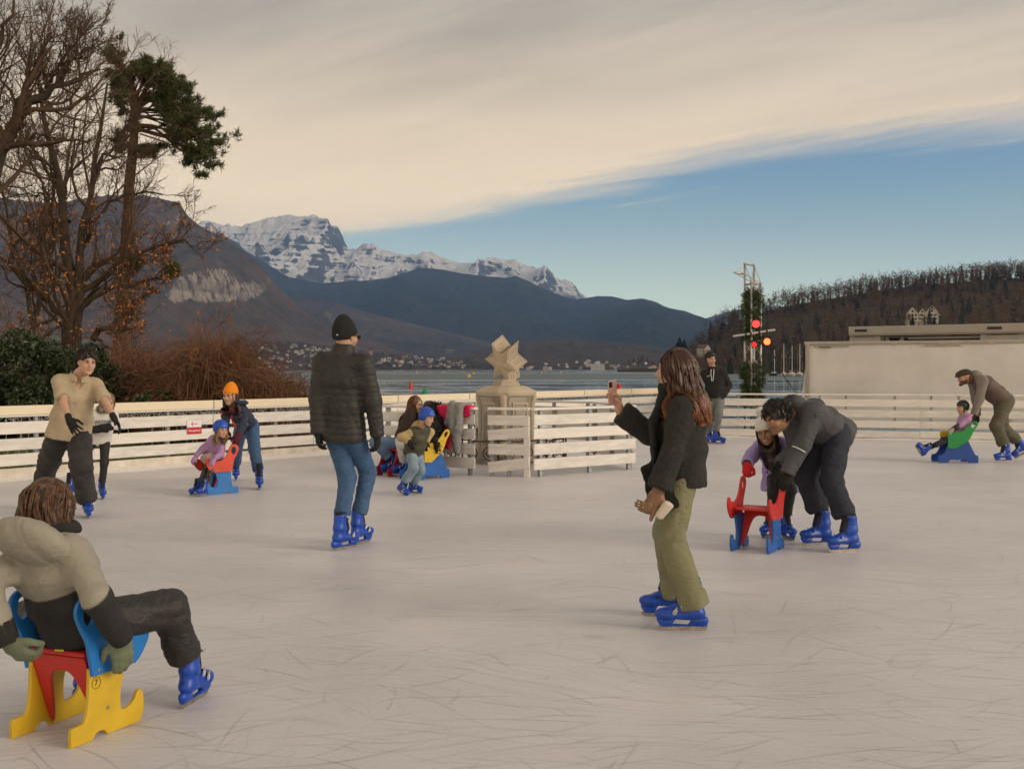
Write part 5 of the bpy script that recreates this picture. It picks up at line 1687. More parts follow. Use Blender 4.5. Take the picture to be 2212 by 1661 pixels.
# ------------------------------------------------------------------ skates
M_BOOT = mat('blue_boot_plastic', (0.006, 0.060, 0.42), 0.36, noise=0.18, nscale=14, bump=0.06, bscale=90, spec=0.5)
M_BLADE = mat('skate_blade_steel', (0.42, 0.38, 0.33), 0.35, metal=0.85, noise=0.3, nscale=40)
M_LINER = mat('boot_liner', (0.014, 0.014, 0.016), 0.9, noise=0.3, nscale=30)
M_BUCKLE = mat('buckle_metal', (0.55, 0.54, 0.52), 0.4, metal=0.6)
M_STRAP = mat('buckle_strap', (0.012, 0.012, 0.014), 0.6)
def skate_meshes():
 """rental hockey boot, toe along +x, blade on z = 0, adult size"""
 I = np.eye(3)
 def boot(P):
  m = np.stack([P[:, 0], np.abs(P[:, 1]), P[:, 2]], 1)
  d = econe(P, V3(-0.085, 0, 0.098), V3(0.075, 0, 0.092), (0.036, 0.034), (0.046, 0.026), V3(0, 1, 0), 0.05)
  d = smin(d, ell(P, V3(0.105, 0, 0.098), I, (0.060, 0.046, 0.036)), 0.03)
  d = smin(d, econe(P, V3(-0.070, 0, 0.11), V3(-0.062, 0, 0.18), (0.041, 0.052), (0.041, 0.052), V3(0, 1, 0), 0.03), 0.03)
  d = smin(d, econe(P, V3(-0.062, 0, 0.18), V3(-0.050, 0, 0.33), (0.042, 0.052), (0.051, 0.058), V3(0, 1, 0), 0.03), 0.03)
  d = smin(d, cone(P, V3(-0.03, 0, 0.165), V3(0.05, 0, 0.118), 0.034, 0.030), 0.03)
  d = smax(d, plane(P, V3(-0.05, 0, 0.298), V3(-0.12, 0, 1)), 0.008)
  d = smax(d, 0.066 - P[:, 2], 0.008)
  # overlapping shell edge round the ankle
  d = d - 0.0025 * (1 / (1 + np.exp(-(P[:, 2] - 0.158 + 0.25 * (P[:, 0] + 0.06)) / 0.002)))
  # hollow at the instep
  d = smax(d, -ell(P, V3(0.028, 0, 0.225), I, (0.034, 0.028, 0.050)), 0.02)
  return d
 def holder(P):
  d = rbox(P, V3(0.005, 0, 0.052), I, (0.150, 0.013, 0.028), 0.010)
  d = smin(d, ell(P, V3(0.115, 0, 0.052), I, (0.065, 0.022, 0.022)), 0.02)
  d = smin(d, ell(P, V3(-0.105, 0, 0.058), I, (0.048, 0.024, 0.024)), 0.02)
  # window between toe and heel pillars: a long bevelled slot
  w = np.maximum(np.abs(P[:, 2] - 0.050 - 0.06 * (P[:, 0])) - 0.013, np.abs(P[:, 0] - 0.006 + 0.7 * (P[:, 2] - 0.05)) - 0.050)
  d = smax(d, -w, 0.006)
  # rounded nose and heel
  d = smax(d, 0.020 - P[:, 2], 0.004)
  d = smax(d, P[:, 0] - 0.148 - 0.6 * (P[:, 2] - 0.05), 0.02)
  return d
 def liner(P):
  d = econe(P, V3(-0.058, 0, 0.24), V3(-0.049, 0, 0.322), (0.043, 0.050), (0.046, 0.053), V3(0, 1, 0), 0.012)
  d = smin(d, cone(P, V3(-0.02, 0, 0.30), V3(0.02, 0, 0.175), 0.030, 0.026), 0.02)
  return smax(d, P[:, 2] - 0.318, 0.006)
 out = {}
 for nm, f, lo, hi, m, h in (('boot', boot, (-0.16, -0.07, 0.05), (0.18, 0.07, 0.34), M_BOOT, 0.0062), ('blade_holder', holder, (-0.17, -0.04, 0.01), (0.19, 0.04, 0.10), M_BOOT, 0.0048), ('liner', liner, (-0.14, -0.08, 0.13), (0.07, 0.08, 0.35), M_LINER, 0.008)):
  V, Q = surface(f, lo, hi, h)
  V = relax(V, Q, 1, 0.4)
  out[nm] = mesh_np(nm, V, Q, [m])
 mb = MB()
 o = [(-0.150, 0.030), (-0.146, 0.006), (-0.12, 0.0), (0.10, 0.0), (0.135, 0.006), (0.152, 0.022), (0.152, 0.030)]
 vs = [(x, y, z) for y in (-0.0022, 0.0022) for x, z in o]
 k = len(o)
 mb._add(vs, [tuple(range(k)), tuple(reversed(range(k, 2 * k)))] + [(i, k + i, k + (i + 1) % k, (i + 1) % k) for i in range(k)])
 out['blade'] = mb.mesh('blade', M_BLADE)
 # straps over the instep and cuff
 straps = []
 for (x, z, w, hgt, tl) in ((0.055, 0.127, 0.047, 0.024, 0.55), (0.005, 0.160, 0.046, 0.030, 0.75), (-0.002, 0.272, 0.052, 0.03, 1.45)):
  mb = MB()
  pts = []
  for a in np.linspace(-1.25, 1.25, 9):
   pts.append((x + (0.012 if tl > 1 else 0.0) * math.cos(a), w * 1.06 * math.sin(a), z + hgt * 0.75 * (math.cos(a) - 0.55) if tl < 1.2 else z))
   if tl > 1.2:
    pts[-1] = (x - 0.048 + 0.060 * math.cos(a), w * 1.08 * math.sin(a), z)
  mb.tube(pts, 0.0085, 6, flat=0.45)
  straps.append(mb.mesh('strap', M_STRAP, smooth=True))
 out['strap'] = straps
 mb = MB()
 pts = [(0.0, 0.0, 0.017), (0.008, 0.003, 0.010), (0.009, 0.004, -0.010), (0.0, 0.001, -0.018), (-0.009, 0.004, -0.010), (-0.008, 0.003, 0.010), (0.0, 0.0, 0.017)]
 mb.tube(pts, 0.0034, 6)
 mb.box((0, 0.003, 0), (0.006, 0.005, 0.024))
 mb.tube([(0, 0.001, 0.014), (0.002, 0.003, 0.030)], [0.004, 0.005], 6)
 out['buckle'] = mb.mesh('buckle', M_BUCKLE, smooth=False)
 mb = MB()
 mb.lathe([(0.007, -0.002), (0.007, 0.003), (0.004, 0.005)], 10, M=Matrix.Rotation(-math.pi / 2, 3, 'X'))
 out['rivet'] = mb.mesh('rivet', M_STRAP)
 return out
SK = skate_meshes()
ANKLE = V3(-0.060, 0, 0.170)
def skate(root, org, ankle, toe, up=(0, 0, 1), s=1.0, outer=1, detail=True):
 """boot with the ankle joint at the given point; outer = +1 when the buckles sit on local +y"""
 x = np.asarray(toe, float)
 z = unit(up)
 x = unit(x - z * np.dot(x, z))
 y = np.cross(z, x)
 R = np.stack([x, y, z])
 pos = np.asarray(ankle) - (ANKLE * s) @ R
 b = obj('ice_skate', SK['boot'], root)
 b.matrix_local = Matrix.Translation(Vector(pos - org)) @ rot_from_rows(R).to_4x4() @ Matrix.Scale(s, 4)
 for nm in ('blade_holder', 'blade', 'liner'):
  obj(nm, SK[nm], b)
 if detail:
  for i, st in enumerate(SK['strap']):
   obj('strap', st, b)
  for (px, py, pz, ry) in ((0.052, 0.047, 0.118, -0.5), (0.004, 0.046, 0.150, -0.5), (-0.012, 0.052, 0.272, 1.2)):
   o = obj('buckle', SK['buckle'], b, (px, py * outer, pz), (0, ry, 0 if outer > 0 else math.pi))
  obj('rivet', SK['rivet'], b, (-0.075, 0.044 * outer, 0.165), (0, 0, 0 if outer > 0 else math.pi))
 return pos
# ------------------------------------------------------------------ hair made of locks
def locks(name, root, org, curves, radii, m, n=5, tip=0.35):
 """many tapered tubes as one mesh; curves (k, j, 3), radii (k,)"""
 C = np.asarray(curves, float)
 k, j, _ = C.shape
 Tn = np.gradient(C, axis=1)
 Tn /= np.linalg.norm(Tn, axis=2, keepdims=True) + 1e-9
 ref = np.tile(V3(0.31, 0.52, 0.8), (k, j, 1))
 A = np.cross(Tn, ref)
 A /= np.linalg.norm(A, axis=2, keepdims=True) + 1e-9
 Bn = np.cross(Tn, A)
 t = np.linspace(0, 1, j)
 prof = (0.55 + 0.45 * np.minimum(1, t * 6)) * (1 - (1 - tip) * np.clip((t - 0.45) / 0.55, 0, 1) ** 1.3)
 r = np.asarray(radii)[:, None] * prof[None]
 th = np.arange(n) * 2 * np.pi / n
 V = C[:, :, None] + (A[:, :, None] * np.cos(th)[None, None, :, None] + Bn[:, :, None] * np.sin(th)[None, None, :, None]) * r[:, :, None, None]
 V = V.reshape(-1, 3)
 i0 = (np.arange(k)[:, None, None] * j + np.arange(j - 1)[None, :, None]) * n + np.arange(n)[None, None]
 i1 = (np.arange(k)[:, None, None] * j + np.arange(j - 1)[None, :, None]) * n + (np.arange(n)[None, None] + 1) % n
 Fq = np.stack([i0, i1, i1 + n, i0 + n], -1).reshape(-1, 4)
 return obj(name, mesh_np(name, V - np.asarray(org), Fq, m), root)
def hair_mat(name, root_c, tip_c, rough=0.42, zr=None):
 """hair colour varies strand by strand and from root to tip (object height)"""
 if name in MATS:
  return MATS[name]
 m = bpy.data.materials.new(name)
 m.use_nodes = True
 t = m.node_tree
 t.nodes.clear()
 T = NT(t)
 tc = T.n('ShaderNodeTexCoord').outputs['Object']
 nz = T.noise(tc, 45, 3, 0.6)
 if zr:
  z = T.n('ShaderNodeSeparateXYZ', {'Vector': tc}).outputs[2]
  c = T.mix(T.smooth(T.math('ADD', z, T.math('MULTIPLY', nz, 0.1)), zr[1], zr[0]), root_c, tip_c)
 else:
  c = T.mix(T.smooth(nz, 0.35, 0.65), root_c, tip_c)
 k = T.math('MULTIPLY_ADD', nz, 0.9, 0.55)
 c = T.mix(1.0, c, T.n('ShaderNodeCombineColor', {0: k, 1: k, 2: k}).outputs[0], 'MULTIPLY')
 p = T.n('ShaderNodeBsdfPrincipled', {'Base Color': c, 'Roughness': rough, 'Specular IOR Level': 0.5})
 T.n('ShaderNodeOutputMaterial', {'Surface': p.outputs[0]})
 MATS[name] = m
 return m
def hl(g, *p):
 """head-frame point to world"""
 return g.head + (np.array(p) * g.hs) @ g.hR
def short_hair(g, root, org, m, h, vol=0.016, curly=0.004, fringe=0.03, seed=0, back=-0.03, nlock=260, side=-0.02, lockr=0.006, locklen=0.035, up=0.6):
 """cap of hair over the skull with tufts standing off it"""
 R, c, hs = g.hR, g.head, g.hs
 def f(P):
  q = (P - c) @ R.T / hs
  ax = np.abs(q[:, 0])
  d = ell(q, V3(0, -0.018, 0.042), np.eye(3), (0.077 + vol * 0.75, 0.098 + vol * 0.8, 0.086 + vol))
  # hairline: forehead, temples, nape
  fc = ell(q, V3(0, 0.120, fringe - 0.115), np.eye(3), (0.088, 0.105, 0.112))
  d = smax(d, -fc, 0.012)
  line = np.where(q[:, 1] > -0.035, side, back)
  d = smax(d, line - q[:, 2] + folds(q, 0.005, 8.0, seed + 7), 0.02)
  d = d + folds(q, curly, 9.0, seed) + folds(q, curly * 0.7, 21.0, seed + 3)
  return d * hs
 lo, hi = box_of([c], 0.19 * hs)
 o = sdf_part('hair', f, lo, hi, h, m, root, org)
 # tufts
 r = np.random.default_rng(seed + 5)
 cur, rad = [], []
 while len(cur) < nlock:
  a = r.normal(size=3)
  a /= np.linalg.norm(a)
  p = V3(0, -0.016, 0.040) + a * V3(0.077 + vol * 0.7, 0.097 + vol * 0.65, 0.086 + vol * 0.9)
  lim = fringe - 0.012 if p[1] > 0.035 else (side if p[1] > -0.035 else back)
  if p[2] < lim or (p[1] > 0.035 and abs(p[0]) > 0.06 and p[2] < fringe + 0.02):
   continue
  nrm = unit(a)
  dn = unit(V3(0, 0, -1) * (1 - up) + r.normal(size=3) * 0.55 + V3(0, 0.25, 0))
  L = locklen * r.uniform(0.6, 1.2)
  pts = []
  for t in np.linspace(0, 1, 5):
   w = r.normal(size=3) * curly * 0.6
   pts.append(p - nrm * 0.004 + nrm * L * 0.55 * t * (1 - 0.5 * t) * (0.5 + up) + (dn - nrm * np.dot(dn, nrm)) * L * t ** 1.3 + w)
  cur.append(g.head + (np.array(pts) * hs) @ R)
  rad.append(lockr * hs * r.uniform(0.7, 1.2))
 locks('hair_tuft', root, org, cur, rad, m, 3, 0.3)['kind'] = 'stuff'
 return o
def beanie(g, root, org, m, h, tall=0.02, tilt=0.02, brim=True, brow=0.045, rib=0.0016, pom=None, slouch=(0, -0.02, 0), low=0.0):
 R, c, hs = g.hR, g.head, g.hs
 def f(P):
  q = (P - c) @ R.T / hs
  top = V3(slouch[0], -0.02 + slouch[1], 0.046 + tall * 0.5)
  d = ell(q, V3(0, -0.016, 0.040), np.eye(3), (0.088, 0.108, 0.098))
  d = smin(d, ell(q, top, np.eye(3), (0.074, 0.086, 0.082 + tall)), 0.03)
  ang = np.arctan2(q[:, 0], q[:, 1] + 0.016)
  d = d + rib * np.sin(ang * 46)
  zl = brow - low - (0.098 - q[:, 1]) * 0.32
  d = smax(d, zl - q[:, 2], 0.006)
  if brim:
   b = ell(q, V3(0, -0.016, 0.030), np.eye(3), (0.094, 0.114, 0.115)) + rib * 1.3 * np.sin(ang * 40)
   b = smax(b, zl - 0.004 - q[:, 2], 0.010)
   b = smax(b, q[:, 2] - zl - 0.052, 0.012)
   d = np.minimum(d, b)
  if pom:
   d = smin(d, length(q - V3(*pom[:3])) - pom[3] + folds(q, 0.006, 22, 4), 0.008)
  return d * hs
 lo, hi = box_of([c], 0.27 * hs)
 return sdf_part('beanie', f, lo, hi, h, m, root, org)
def helmet(g, root, org, m, mhole, h, strap=True):
 """round children's helmet with rows of vents"""
 R, c, hs = g.hR, g.head, g.hs
 vents = []
 for sx in (-1, 1):
  for (a, e, w, l) in ((0.25, 1.15, 0.014, 0.026), (0.75, 0.85, 0.012, 0.024), (1.5, 0.8, 0.012, 0.024), (2.3, 0.85, 0.013, 0.024), (0.35, 0.62, 0.010, 0.020), (1.15, 0.45, 0.010, 0.016), (2.0, 0.45, 0.010, 0.016), (2.75, 0.55, 0.011, 0.018), (1.6, 1.2, 0.011, 0.02)):
   vents.append((sx * a, e, w, l))
 def f(P):
  q = (P - c) @ R.T / hs
  d = ell(q, V3(0, -0.012, 0.034), np.eye(3), (0.103, 0.124, 0.116))
  zl = np.where(q[:, 1] > 0.03, 0.030, np.where(q[:, 1] > -0.055, -0.058, -0.055))
  t1 = 1 / (1 + np.exp(-(q[:, 1] - 0.035) / 0.006))
  zl = 0.038 * t1 + (-0.060) * (1 - t1)
  d = smax(d, zl - q[:, 2], 0.012)
  inner = ell(q, V3(0, -0.012, 0.030), np.eye(3), (0.086, 0.107, 0.100))
  d = smax(d, -inner, 0.006)
  for (a, e, w, l) in vents:
   dv = V3(math.sin(a) * math.cos(e), math.cos(a) * math.cos(e), math.sin(e))
   p = V3(0, -0.012, 0.034) + dv * V3(0.103, 0.124, 0.116)
   d = smax(d, -ell(q, p, np.eye(3), (w, w * 1.25, w)), 0.006)
  return d * hs
 lo, hi = box_of([c], 0.2 * hs)
 o = sdf_part('helmet', f, lo, hi, h, m, root, org)
 def fl(P):
  q = (P - c) @ R.T / hs
  d = ell(q, V3(0, -0.012, 0.030), np.eye(3), (0.092, 0.113, 0.106))
  t1 = 1 / (1 + np.exp(-(q[:, 1] - 0.030) / 0.006))
  return smax(d, (0.046 * t1 - 0.05 * (1 - t1)) - q[:, 2], 0.01) * hs
 sdf_part('helmet_padding', fl, lo, hi, h * 1.4, mhole, root, org)
 if strap:
  for sx in (-1, 1):
   mb = MB()
   mb.tube([hl(g, *p) - org for p in ((sx * 0.088, 0.01, -0.02), (sx * 0.072, 0.028, -0.075), (sx * 0.03, 0.055, -0.118), (0, 0.06, -0.122))], 0.0075 * hs, 6, flat=0.4)
   mb.build('chin_strap', M_STRAP, root, smooth=True)
 return o
def long_hair(g, root, org, m, path, n=300, gap=0.9, wave=0.012, wl=0.12, seed=0, push=(), lr=(0.004, 0.008), top=0.07, h=0.006, cut=0.05, gapz=0.075, part=0.0, base=True):
 """hair falling in waves: path = rows of (x, y, z, half width, half depth) from the crown to the ends, in the head frame"""
 A = np.array(path, float)
 tt = np.linspace(0, 1, len(A))
 r = np.random.default_rng(seed)
 R, c, hs = g.hR, g.head, g.hs
 N = 14
 ts = np.linspace(0, 1, N)
 cur, rad = [], []
 zlen = np.concatenate([[0], np.cumsum(np.linalg.norm(np.diff(A[:, :3], axis=0), axis=1))])
 Lt = zlen[-1] + 0.09
 while len(cur) < n:
  an = r.uniform(-math.pi, math.pi)      # 0 = front
  if abs(an) < gap and r.random() < 0.97:
   front = True
   if abs(an) < gap * 0.5:
    an = math.copysign(gap + abs(r.normal(0, 0.12)), an if an else 1)
   else:
    an = math.copysign(gap + abs(r.normal(0, 0.2)), an)
  q = r.uniform(0.86, 1.04)
  grp = math.floor((an + 3.2) * 4.5)
  gr = np.random.default_rng(int(grp) + seed * 100)
  ph = gr.uniform(0, 6.28) + r.normal(0, 0.45)
  wv = wave * gr.uniform(0.5, 1.3)
  end = 1.0 - abs(r.normal(0, cut)) - cut * gr.uniform(0, 1)
  P = []
  for k in range(N):
   t = ts[k] * end
   row = [np.interp(t, tt, A[:, j]) for j in range(5)]
   fall = max(0, min(1, (t - 0.25) / 0.35))
   a2 = an + fall * 0.10 * math.sin(6.28 * t * Lt / wl * 0.5 + ph) + (0.0)
   if t < 0.30:                       # over the brow the hair sweeps off the parting
    f_ = t / 0.30
    a2 = an * (0.45 + 0.55 * f_) + (math.copysign(0.8, an) * (1 - f_) * 0.6)
   w = wv * fall * math.sin(6.28 * t * Lt / wl + ph)
   P.append((row[0] + math.sin(a2) * (row[3] * q + w), row[1] + math.cos(a2) * (row[4] * q + w), row[2] + 0.4 * w * math.cos(a2)))
  P = np.array(P)
  fb = (P[:, 1] > 0.015) & (P[:, 2] < 0.045) & (P[:, 2] > -0.125)
  P[fb, 0] = np.where(P[fb, 0] >= 0, 1, -1) * np.maximum(np.abs(P[fb, 0]), 0.070 + 0.006 * q)
  P[fb, 1] = np.minimum(P[fb, 1], 0.062)
  Wd = c + (P * hs) @ R
  for (a, b, rr) in push:
   ab = b - a
   t = np.clip(((Wd - a) @ ab) / (ab @ ab), 0, 1)
   cc = a + t[:, None] * ab
   dd = Wd - cc
   L = np.linalg.norm(dd, axis=1)
   inside = L < rr
   Wd[inside] = cc[inside] + dd[inside] / (L[inside, None] + 1e-6) * rr
  cur.append(Wd)
  rad.append(r.uniform(*lr) * hs)
 if base:
  def f(P):
   q = (P - c) @ R.T / hs
   d = None
   for k in range(1, len(A) - 1):
    e = econe(q, A[k, :3], A[k + 1, :3], (A[k, 3] * 0.90, A[k, 4] * 0.90), (A[k + 1, 3] * 0.86, A[k + 1, 4] * 0.86), V3(1, 0, 0), 0.02)
    d = e if d is None else smin(d, e, 0.03)
   d = smin(d, ell(q, V3(0, -0.018, 0.040), np.eye(3), (0.084, 0.102, 0.094)), 0.02)
   d = smax(d, -ell(q, V3(0, 0.105, -0.045), np.eye(3), (0.074, 0.115, 0.100)), 0.010)
   an = np.arctan2(q[:, 0], q[:, 1] + 0.05)
   return (d + 0.0025 * np.sin(an * 34 + q[:, 2] * 30)) * hs
  lo, hi = box_of(list(c + (A[:, :3] * hs) @ R), 0.16 * hs)
  sdf_part('hair', f, lo, hi, h, m, root, org)
 o = locks('hair_lock', root, org, cur, rad, m, 3, 0.3)
 o['kind'] = 'stuff'
 return o
# ------------------------------------------------------------------ fenced monument in the middle of the rink
CEN = np.array((-0.095, 18.1))
ring = {'A': (-1.92, 17.05), 'B': (-0.50, 16.00), 'C': (0.275, 15.75), 'D': (1.82, 17.05), 'E': (1.35, 18.95), 'F': (0.1, 19.85), 'G': (-1.35, 19.1)}
cslats = [(0.715, 0.86), (0.520, 0.665), (0.305, 0.460), (0.10, 0.255)]
RAILC = (0.925, 0.960, 0.10)
GRPC = 'white plank panels round the monument'
def cpanel(a, b, label, posts=(0.06, 0.5, 0.94), cut=1.0):
 return barrier(label, [ring[a], ring[b]], cslats, RAILC, posts, group=GRPC, name='plank_fence', jit=0.006)
cpanel('A', 'B', 'white fence panel behind the two seated skaters, clothes draped on its rail', (0.05, 0.5, 0.93))
cpanel('C', 'D', 'white fence panel on the side of the monument facing the phone taker', (0.08, 0.55, 0.95))
cpanel('D', 'E', 'white fence panel turning back beyond the monument towards the tent')
cpanel('E', 'F', 'white fence panel behind the monument on the tent side')
cpanel('F', 'G', 'white fence panel behind the monument on the tree side')
cpanel('G', 'A', 'white fence panel turning back beyond the two seated skaters')
# crooked gate between the panels
gB, gC = np.array(ring['B']), np.array(ring['C'])
gd = (gC - gB) / np.linalg.norm(gC - gB)
gr_ = thing('fence_gate', 'crooked white gate with tilted planks in front of the monument', 'gate', (*(gB + gd * 0.18), 0), math.atan2(gd[1], gd[0]))
gl_ = 0.60
for (z0, z1, tl, dx) in ((0.715, 0.855, 0.0, 0), (0.525, 0.670, -0.085, 0.0), (0.305, 0.455, 0.006, 0.01), (0.085, 0.235, -0.125, 0.005)):
 mb = MB(); mb.box((0, 0, 0), (gl_, 0.022, z1 - z0), bev=0.004)
 mb.build('slat', M_SLAT2, gr_, (gl_ / 2 + dx, -0.03, (z0 + z1) / 2), (0, tl, 0))
mb = MB(); mb.box((0, 0, 0), (gl_, 0.10, 0.035), bev=0.004)
mb.build('top_rail', M_SLAT, gr_, (gl_ / 2, 0, 0.945))
for u in (0.05, 0.30):
 mb = MB(); mb.box((0, 0, 0), (0.05, 0.05, 0.93), bev=0.003)
 mb.build('post', M_POST, gr_, (u, 0.008, 0.462))
gp = thing('gate_post', 'white square timber post beside the crooked gate', 'post', (*(gC - gd * 0.07), 0), math.atan2(gd[1], gd[0]))
mb = MB(); mb.box((0, 0, 0.42), (0.085, 0.05, 0.84), bev=0.004)
mb.build('timber', M_SLAT, gp)
mb = MB(); mb.box((0, -0.0265, 0.78), (0.02, 0.004, 0.02))
mb.build('fixing_plate', M_SCREW, gp)
M_STONE = mat('cream_limestone', (0.50, 0.42, 0.31), 0.85, noise=0.25, nscale=2.2, bump=0.35, bscale=22, color2=(0.40, 0.345, 0.27))
M_STONE2 = mat('weathered_stone', (0.36, 0.32, 0.27), 0.9, noise=0.35, nscale=3.0, bump=0.45, bscale=18)
M_INK = mat('engraved_line', (0.055, 0.040, 0.028), 0.9)
M_IRON = mat('rusty_wrought_iron', (0.035, 0.022, 0.016), 0.75, noise=0.4, nscale=12)
def monument():
 root = thing('monument', 'cream stone pedestal with a six-pointed star direction table inside the fence ring', 'monument', (*CEN, 0))
 root.scale = (0.84, 0.84, 1.0)
 def oct_ring(hw, ch, z):
  """square of half width hw with chamfered corners ch, turned so that two faces show"""
  p = [(hw, -hw + ch), (hw, hw - ch), (hw - ch, hw), (-hw + ch, hw), (-hw, hw - ch), (-hw, -hw + ch), (-hw + ch, -hw), (hw - ch, -hw)]
  c, s_ = math.cos(math.radians(40)), math.sin(math.radians(40))
  return [(x * c - y * s_, x * s_ + y * c, z) for x, y in p]
 def stack(rows):
  vs, fs = [], []
  for (hw, ch, z) in rows:
   vs += oct_ring(hw, ch, z)
  for i in range(len(rows) - 1):
   for k in range(8):
    fs.append((i * 8 + k, i * 8 + (k + 1) % 8, (i + 1) * 8 + (k + 1) % 8, (i + 1) * 8 + k))
  fs.append(tuple(reversed(range(8))))
  fs.append(tuple((len(rows) - 1) * 8 + k for k in range(8)))
  return MB()._add(vs, fs)
 stack([(0.50, 0.20, -0.005), (0.50, 0.20, 0.10), (0.47, 0.19, 0.12), (0.46, 0.18, 0.20)]).build('plinth', M_STONE2, root)
 stack([(0.425, 0.15, 0.202), (0.405, 0.145, 0.28), (0.395, 0.14, 0.55), (0.395, 0.14, 0.90), (0.405, 0.145, 1.0), (0.425, 0.15, 1.06)]).build('shaft', M_STONE2, root)
 stack([(0.435, 0.14, 1.062), (0.465, 0.14, 1.085), (0.475, 0.14, 1.13), (0.46, 0.14, 1.155), (0.38, 0.13, 1.20), (0.30, 0.12, 1.235)]).build('table_slab', M_STONE, root)
 a0 = math.radians(40)
 # scrolled console at each corner
 for k in range(4):
  a = a0 + math.pi / 4 + k * math.pi / 2
  dx, dy = math.cos(a), math.sin(a)
  mb = MB()
  prof = [(0.49, 1.09), (0.515, 1.06), (0.51, 1.02), (0.49, 0.95), (0.485, 0.85), (0.48, 0.6), (0.485, 0.36), (0.50, 0.22), (0.52, 0.12)]
  mb.tube([(dx * u, dy * u, z) for u, z in prof], [0.062, 0.070, 0.066, 0.058, 0.055, 0.055, 0.062, 0.075, 0.085], 10)
  mb.build('corner_console', M_STONE, root, smooth=True)
  mb = MB()
  mb.tube([(dx * 0.50 - dy * 0.085, dy * 0.50 + dx * 0.085, 1.085), (dx * 0.50 + dy * 0.085, dy * 0.50 - dx * 0.085, 1.085)], 0.058, 12)
  mb.build('scroll_end', M_STONE, root, smooth=True)
 # framed relief panels on the four main faces
 for k in range(4):
  a = a0 + k * math.pi / 2
  n = Vector((math.cos(a), math.sin(a), 0)); t = Vector((-math.sin(a), math.cos(a), 0))
  M = Matrix((t, Vector((0, 0, 1)), n)).transposed()
  c = n * 0.397
  mb = MB()
  for (x, z, w, h) in ((0, 0.955, 0.36, 0.03), (0, 0.36, 0.36, 0.03), (-0.165, 0.66, 0.03, 0.56), (0.165, 0.66, 0.03, 0.56)):
   mb.box(c + t * x + Vector((0, 0, z)), (w, h, 0.05), M)
  mb.build('panel_frame', M_STONE, root)
  # weathered figure relief
  nu, nv = 22, 36
  U, Vv = np.meshgrid(np.linspace(-0.145, 0.145, nu), np.linspace(0.38, 0.935, nv))
  hgt = 0.012 + 0.035 * fbm(U * 9 + k * 7, Vv * 9, 4, 5 + k, 0.5, True) + 0.02 * np.exp(-((U - 0.01) / 0.06) ** 2 - ((Vv - 0.74) / 0.13) ** 2)
  edge = np.minimum(np.minimum(U + 0.145, 0.145 - U), np.minimum(Vv - 0.38, 0.935 - Vv))
  hgt = np.where(edge < 1e-6, -0.01, hgt)
  P = np.array(c)[None, None] + np.array(t)[None, None] * U[..., None] + np.array((0, 0, 1.0))[None, None] * Vv[..., None] + np.array(n)[None, None] * hgt[..., None]
  i = np.arange(nv - 1)[:, None] * nu + np.arange(nu - 1)[None]
  obj('relief', mesh_np('relief', P.reshape(-1, 3), np.stack([i, i + 1, i + nu + 1, i + nu], -1).reshape(-1, 4), [M_STONE2]), root)
 # moulded foot and square pillar of the star
 mb = MB()
 Rz = Matrix.Rotation(a0 - 0.25, 3, 'Z')
 for (hw, z0, z1) in ((0.20, 1.232, 1.27), (0.175, 1.268, 1.30), (0.145, 1.298, 1.33)):
  mb.box((0, 0, (z0 + z1) / 2), (2 * hw, 2 * hw, z1 - z0), Rz, bev=0.008)
 mb.build('star_foot', M_STONE, root)
 mb = MB(); mb.box((0.035, 0.05, 1.50), (0.20, 0.20, 0.36), Rz, bev=0.006)
 pil = mb.build('star_pillar', M_STONE, root)
 # star prism: front boss raised, six arms running back
 nrm = Vector((-0.58, -0.70, -0.42)).normalized()
 tx = Vector((0, 0, 1)).cross(nrm).normalized(); ty = nrm.cross(tx)
 rot = math.radians(14)
 c = Vector((0.0, -0.02, 1.64))
 R1_, R2_, dep = 0.375, 0.175, 0.175
 vs = [c + nrm * (dep + 0.045)]
 for z in (dep, -dep):
  for i in range(12):
   a = rot + i * math.pi / 6 + math.pi / 2
   rr = R1_ if i % 2 == 0 else R2_
   vs.append(c + (tx * math.cos(a) + ty * math.sin(a)) * rr + nrm * (z if i % 2 == 0 or z < 0 else z + 0.0))
 fs = [(0, 1 + i, 1 + (i + 1) % 12) for i in range(12)]
 fs += [(1 + (i + 1) % 12, 1 + i, 13 + i, 13 + (i + 1) % 12) for i in range(12)]
 fs.append(tuple(13 + i for i in reversed(range(12))))
 st = MB()._add(vs, fs).build('star', M_STONE, root)
 # engraved panels on the arm flanks
 for i in range(12):
  p0, p1, q0, q1 = (np.array(vs[j]) for j in (1 + i, 1 + (i + 1) % 12, 13 + i, 13 + (i + 1) % 12))
  e = (p1 - p0); d = (q0 - p0)
  n = np.cross(e, d); n /= np.linalg.norm(n)
  if np.dot(n, (p0 + q1) / 2 - np.array(c)) < 0:
   n = -n
  mb = MB()
  def ln(u0, v0, u1, v1, w=0.003):
   a = p0 + e * u0 + d * v0 + n * 0.0015; b = p0 + e * u1 + d * v1 + n * 0.0015
   mb.tube([a, b], w, 4)
  for (u0, v0, u1, v1) in ((0.1, 0.08, 0.9, 0.08), (0.9, 0.08, 0.9, 0.92), (0.9, 0.92, 0.1, 0.92), (0.1, 0.92, 0.1, 0.08)):
   ln(u0, v0, u1, v1)
  for v in (0.25, 0.42, 0.58, 0.75):
   ln(0.28, v, 0.72, v, 0.004)
  mb.build('engraving', M_INK, st)['kind'] = 'stuff'
 # ornamental ironwork round the foot
 ir = thing('iron_railing', 'low rusty wrought iron railing with scrolls round the monument foot', 'railing', (*CEN, 0))
 RR = 0.98
 n = 10
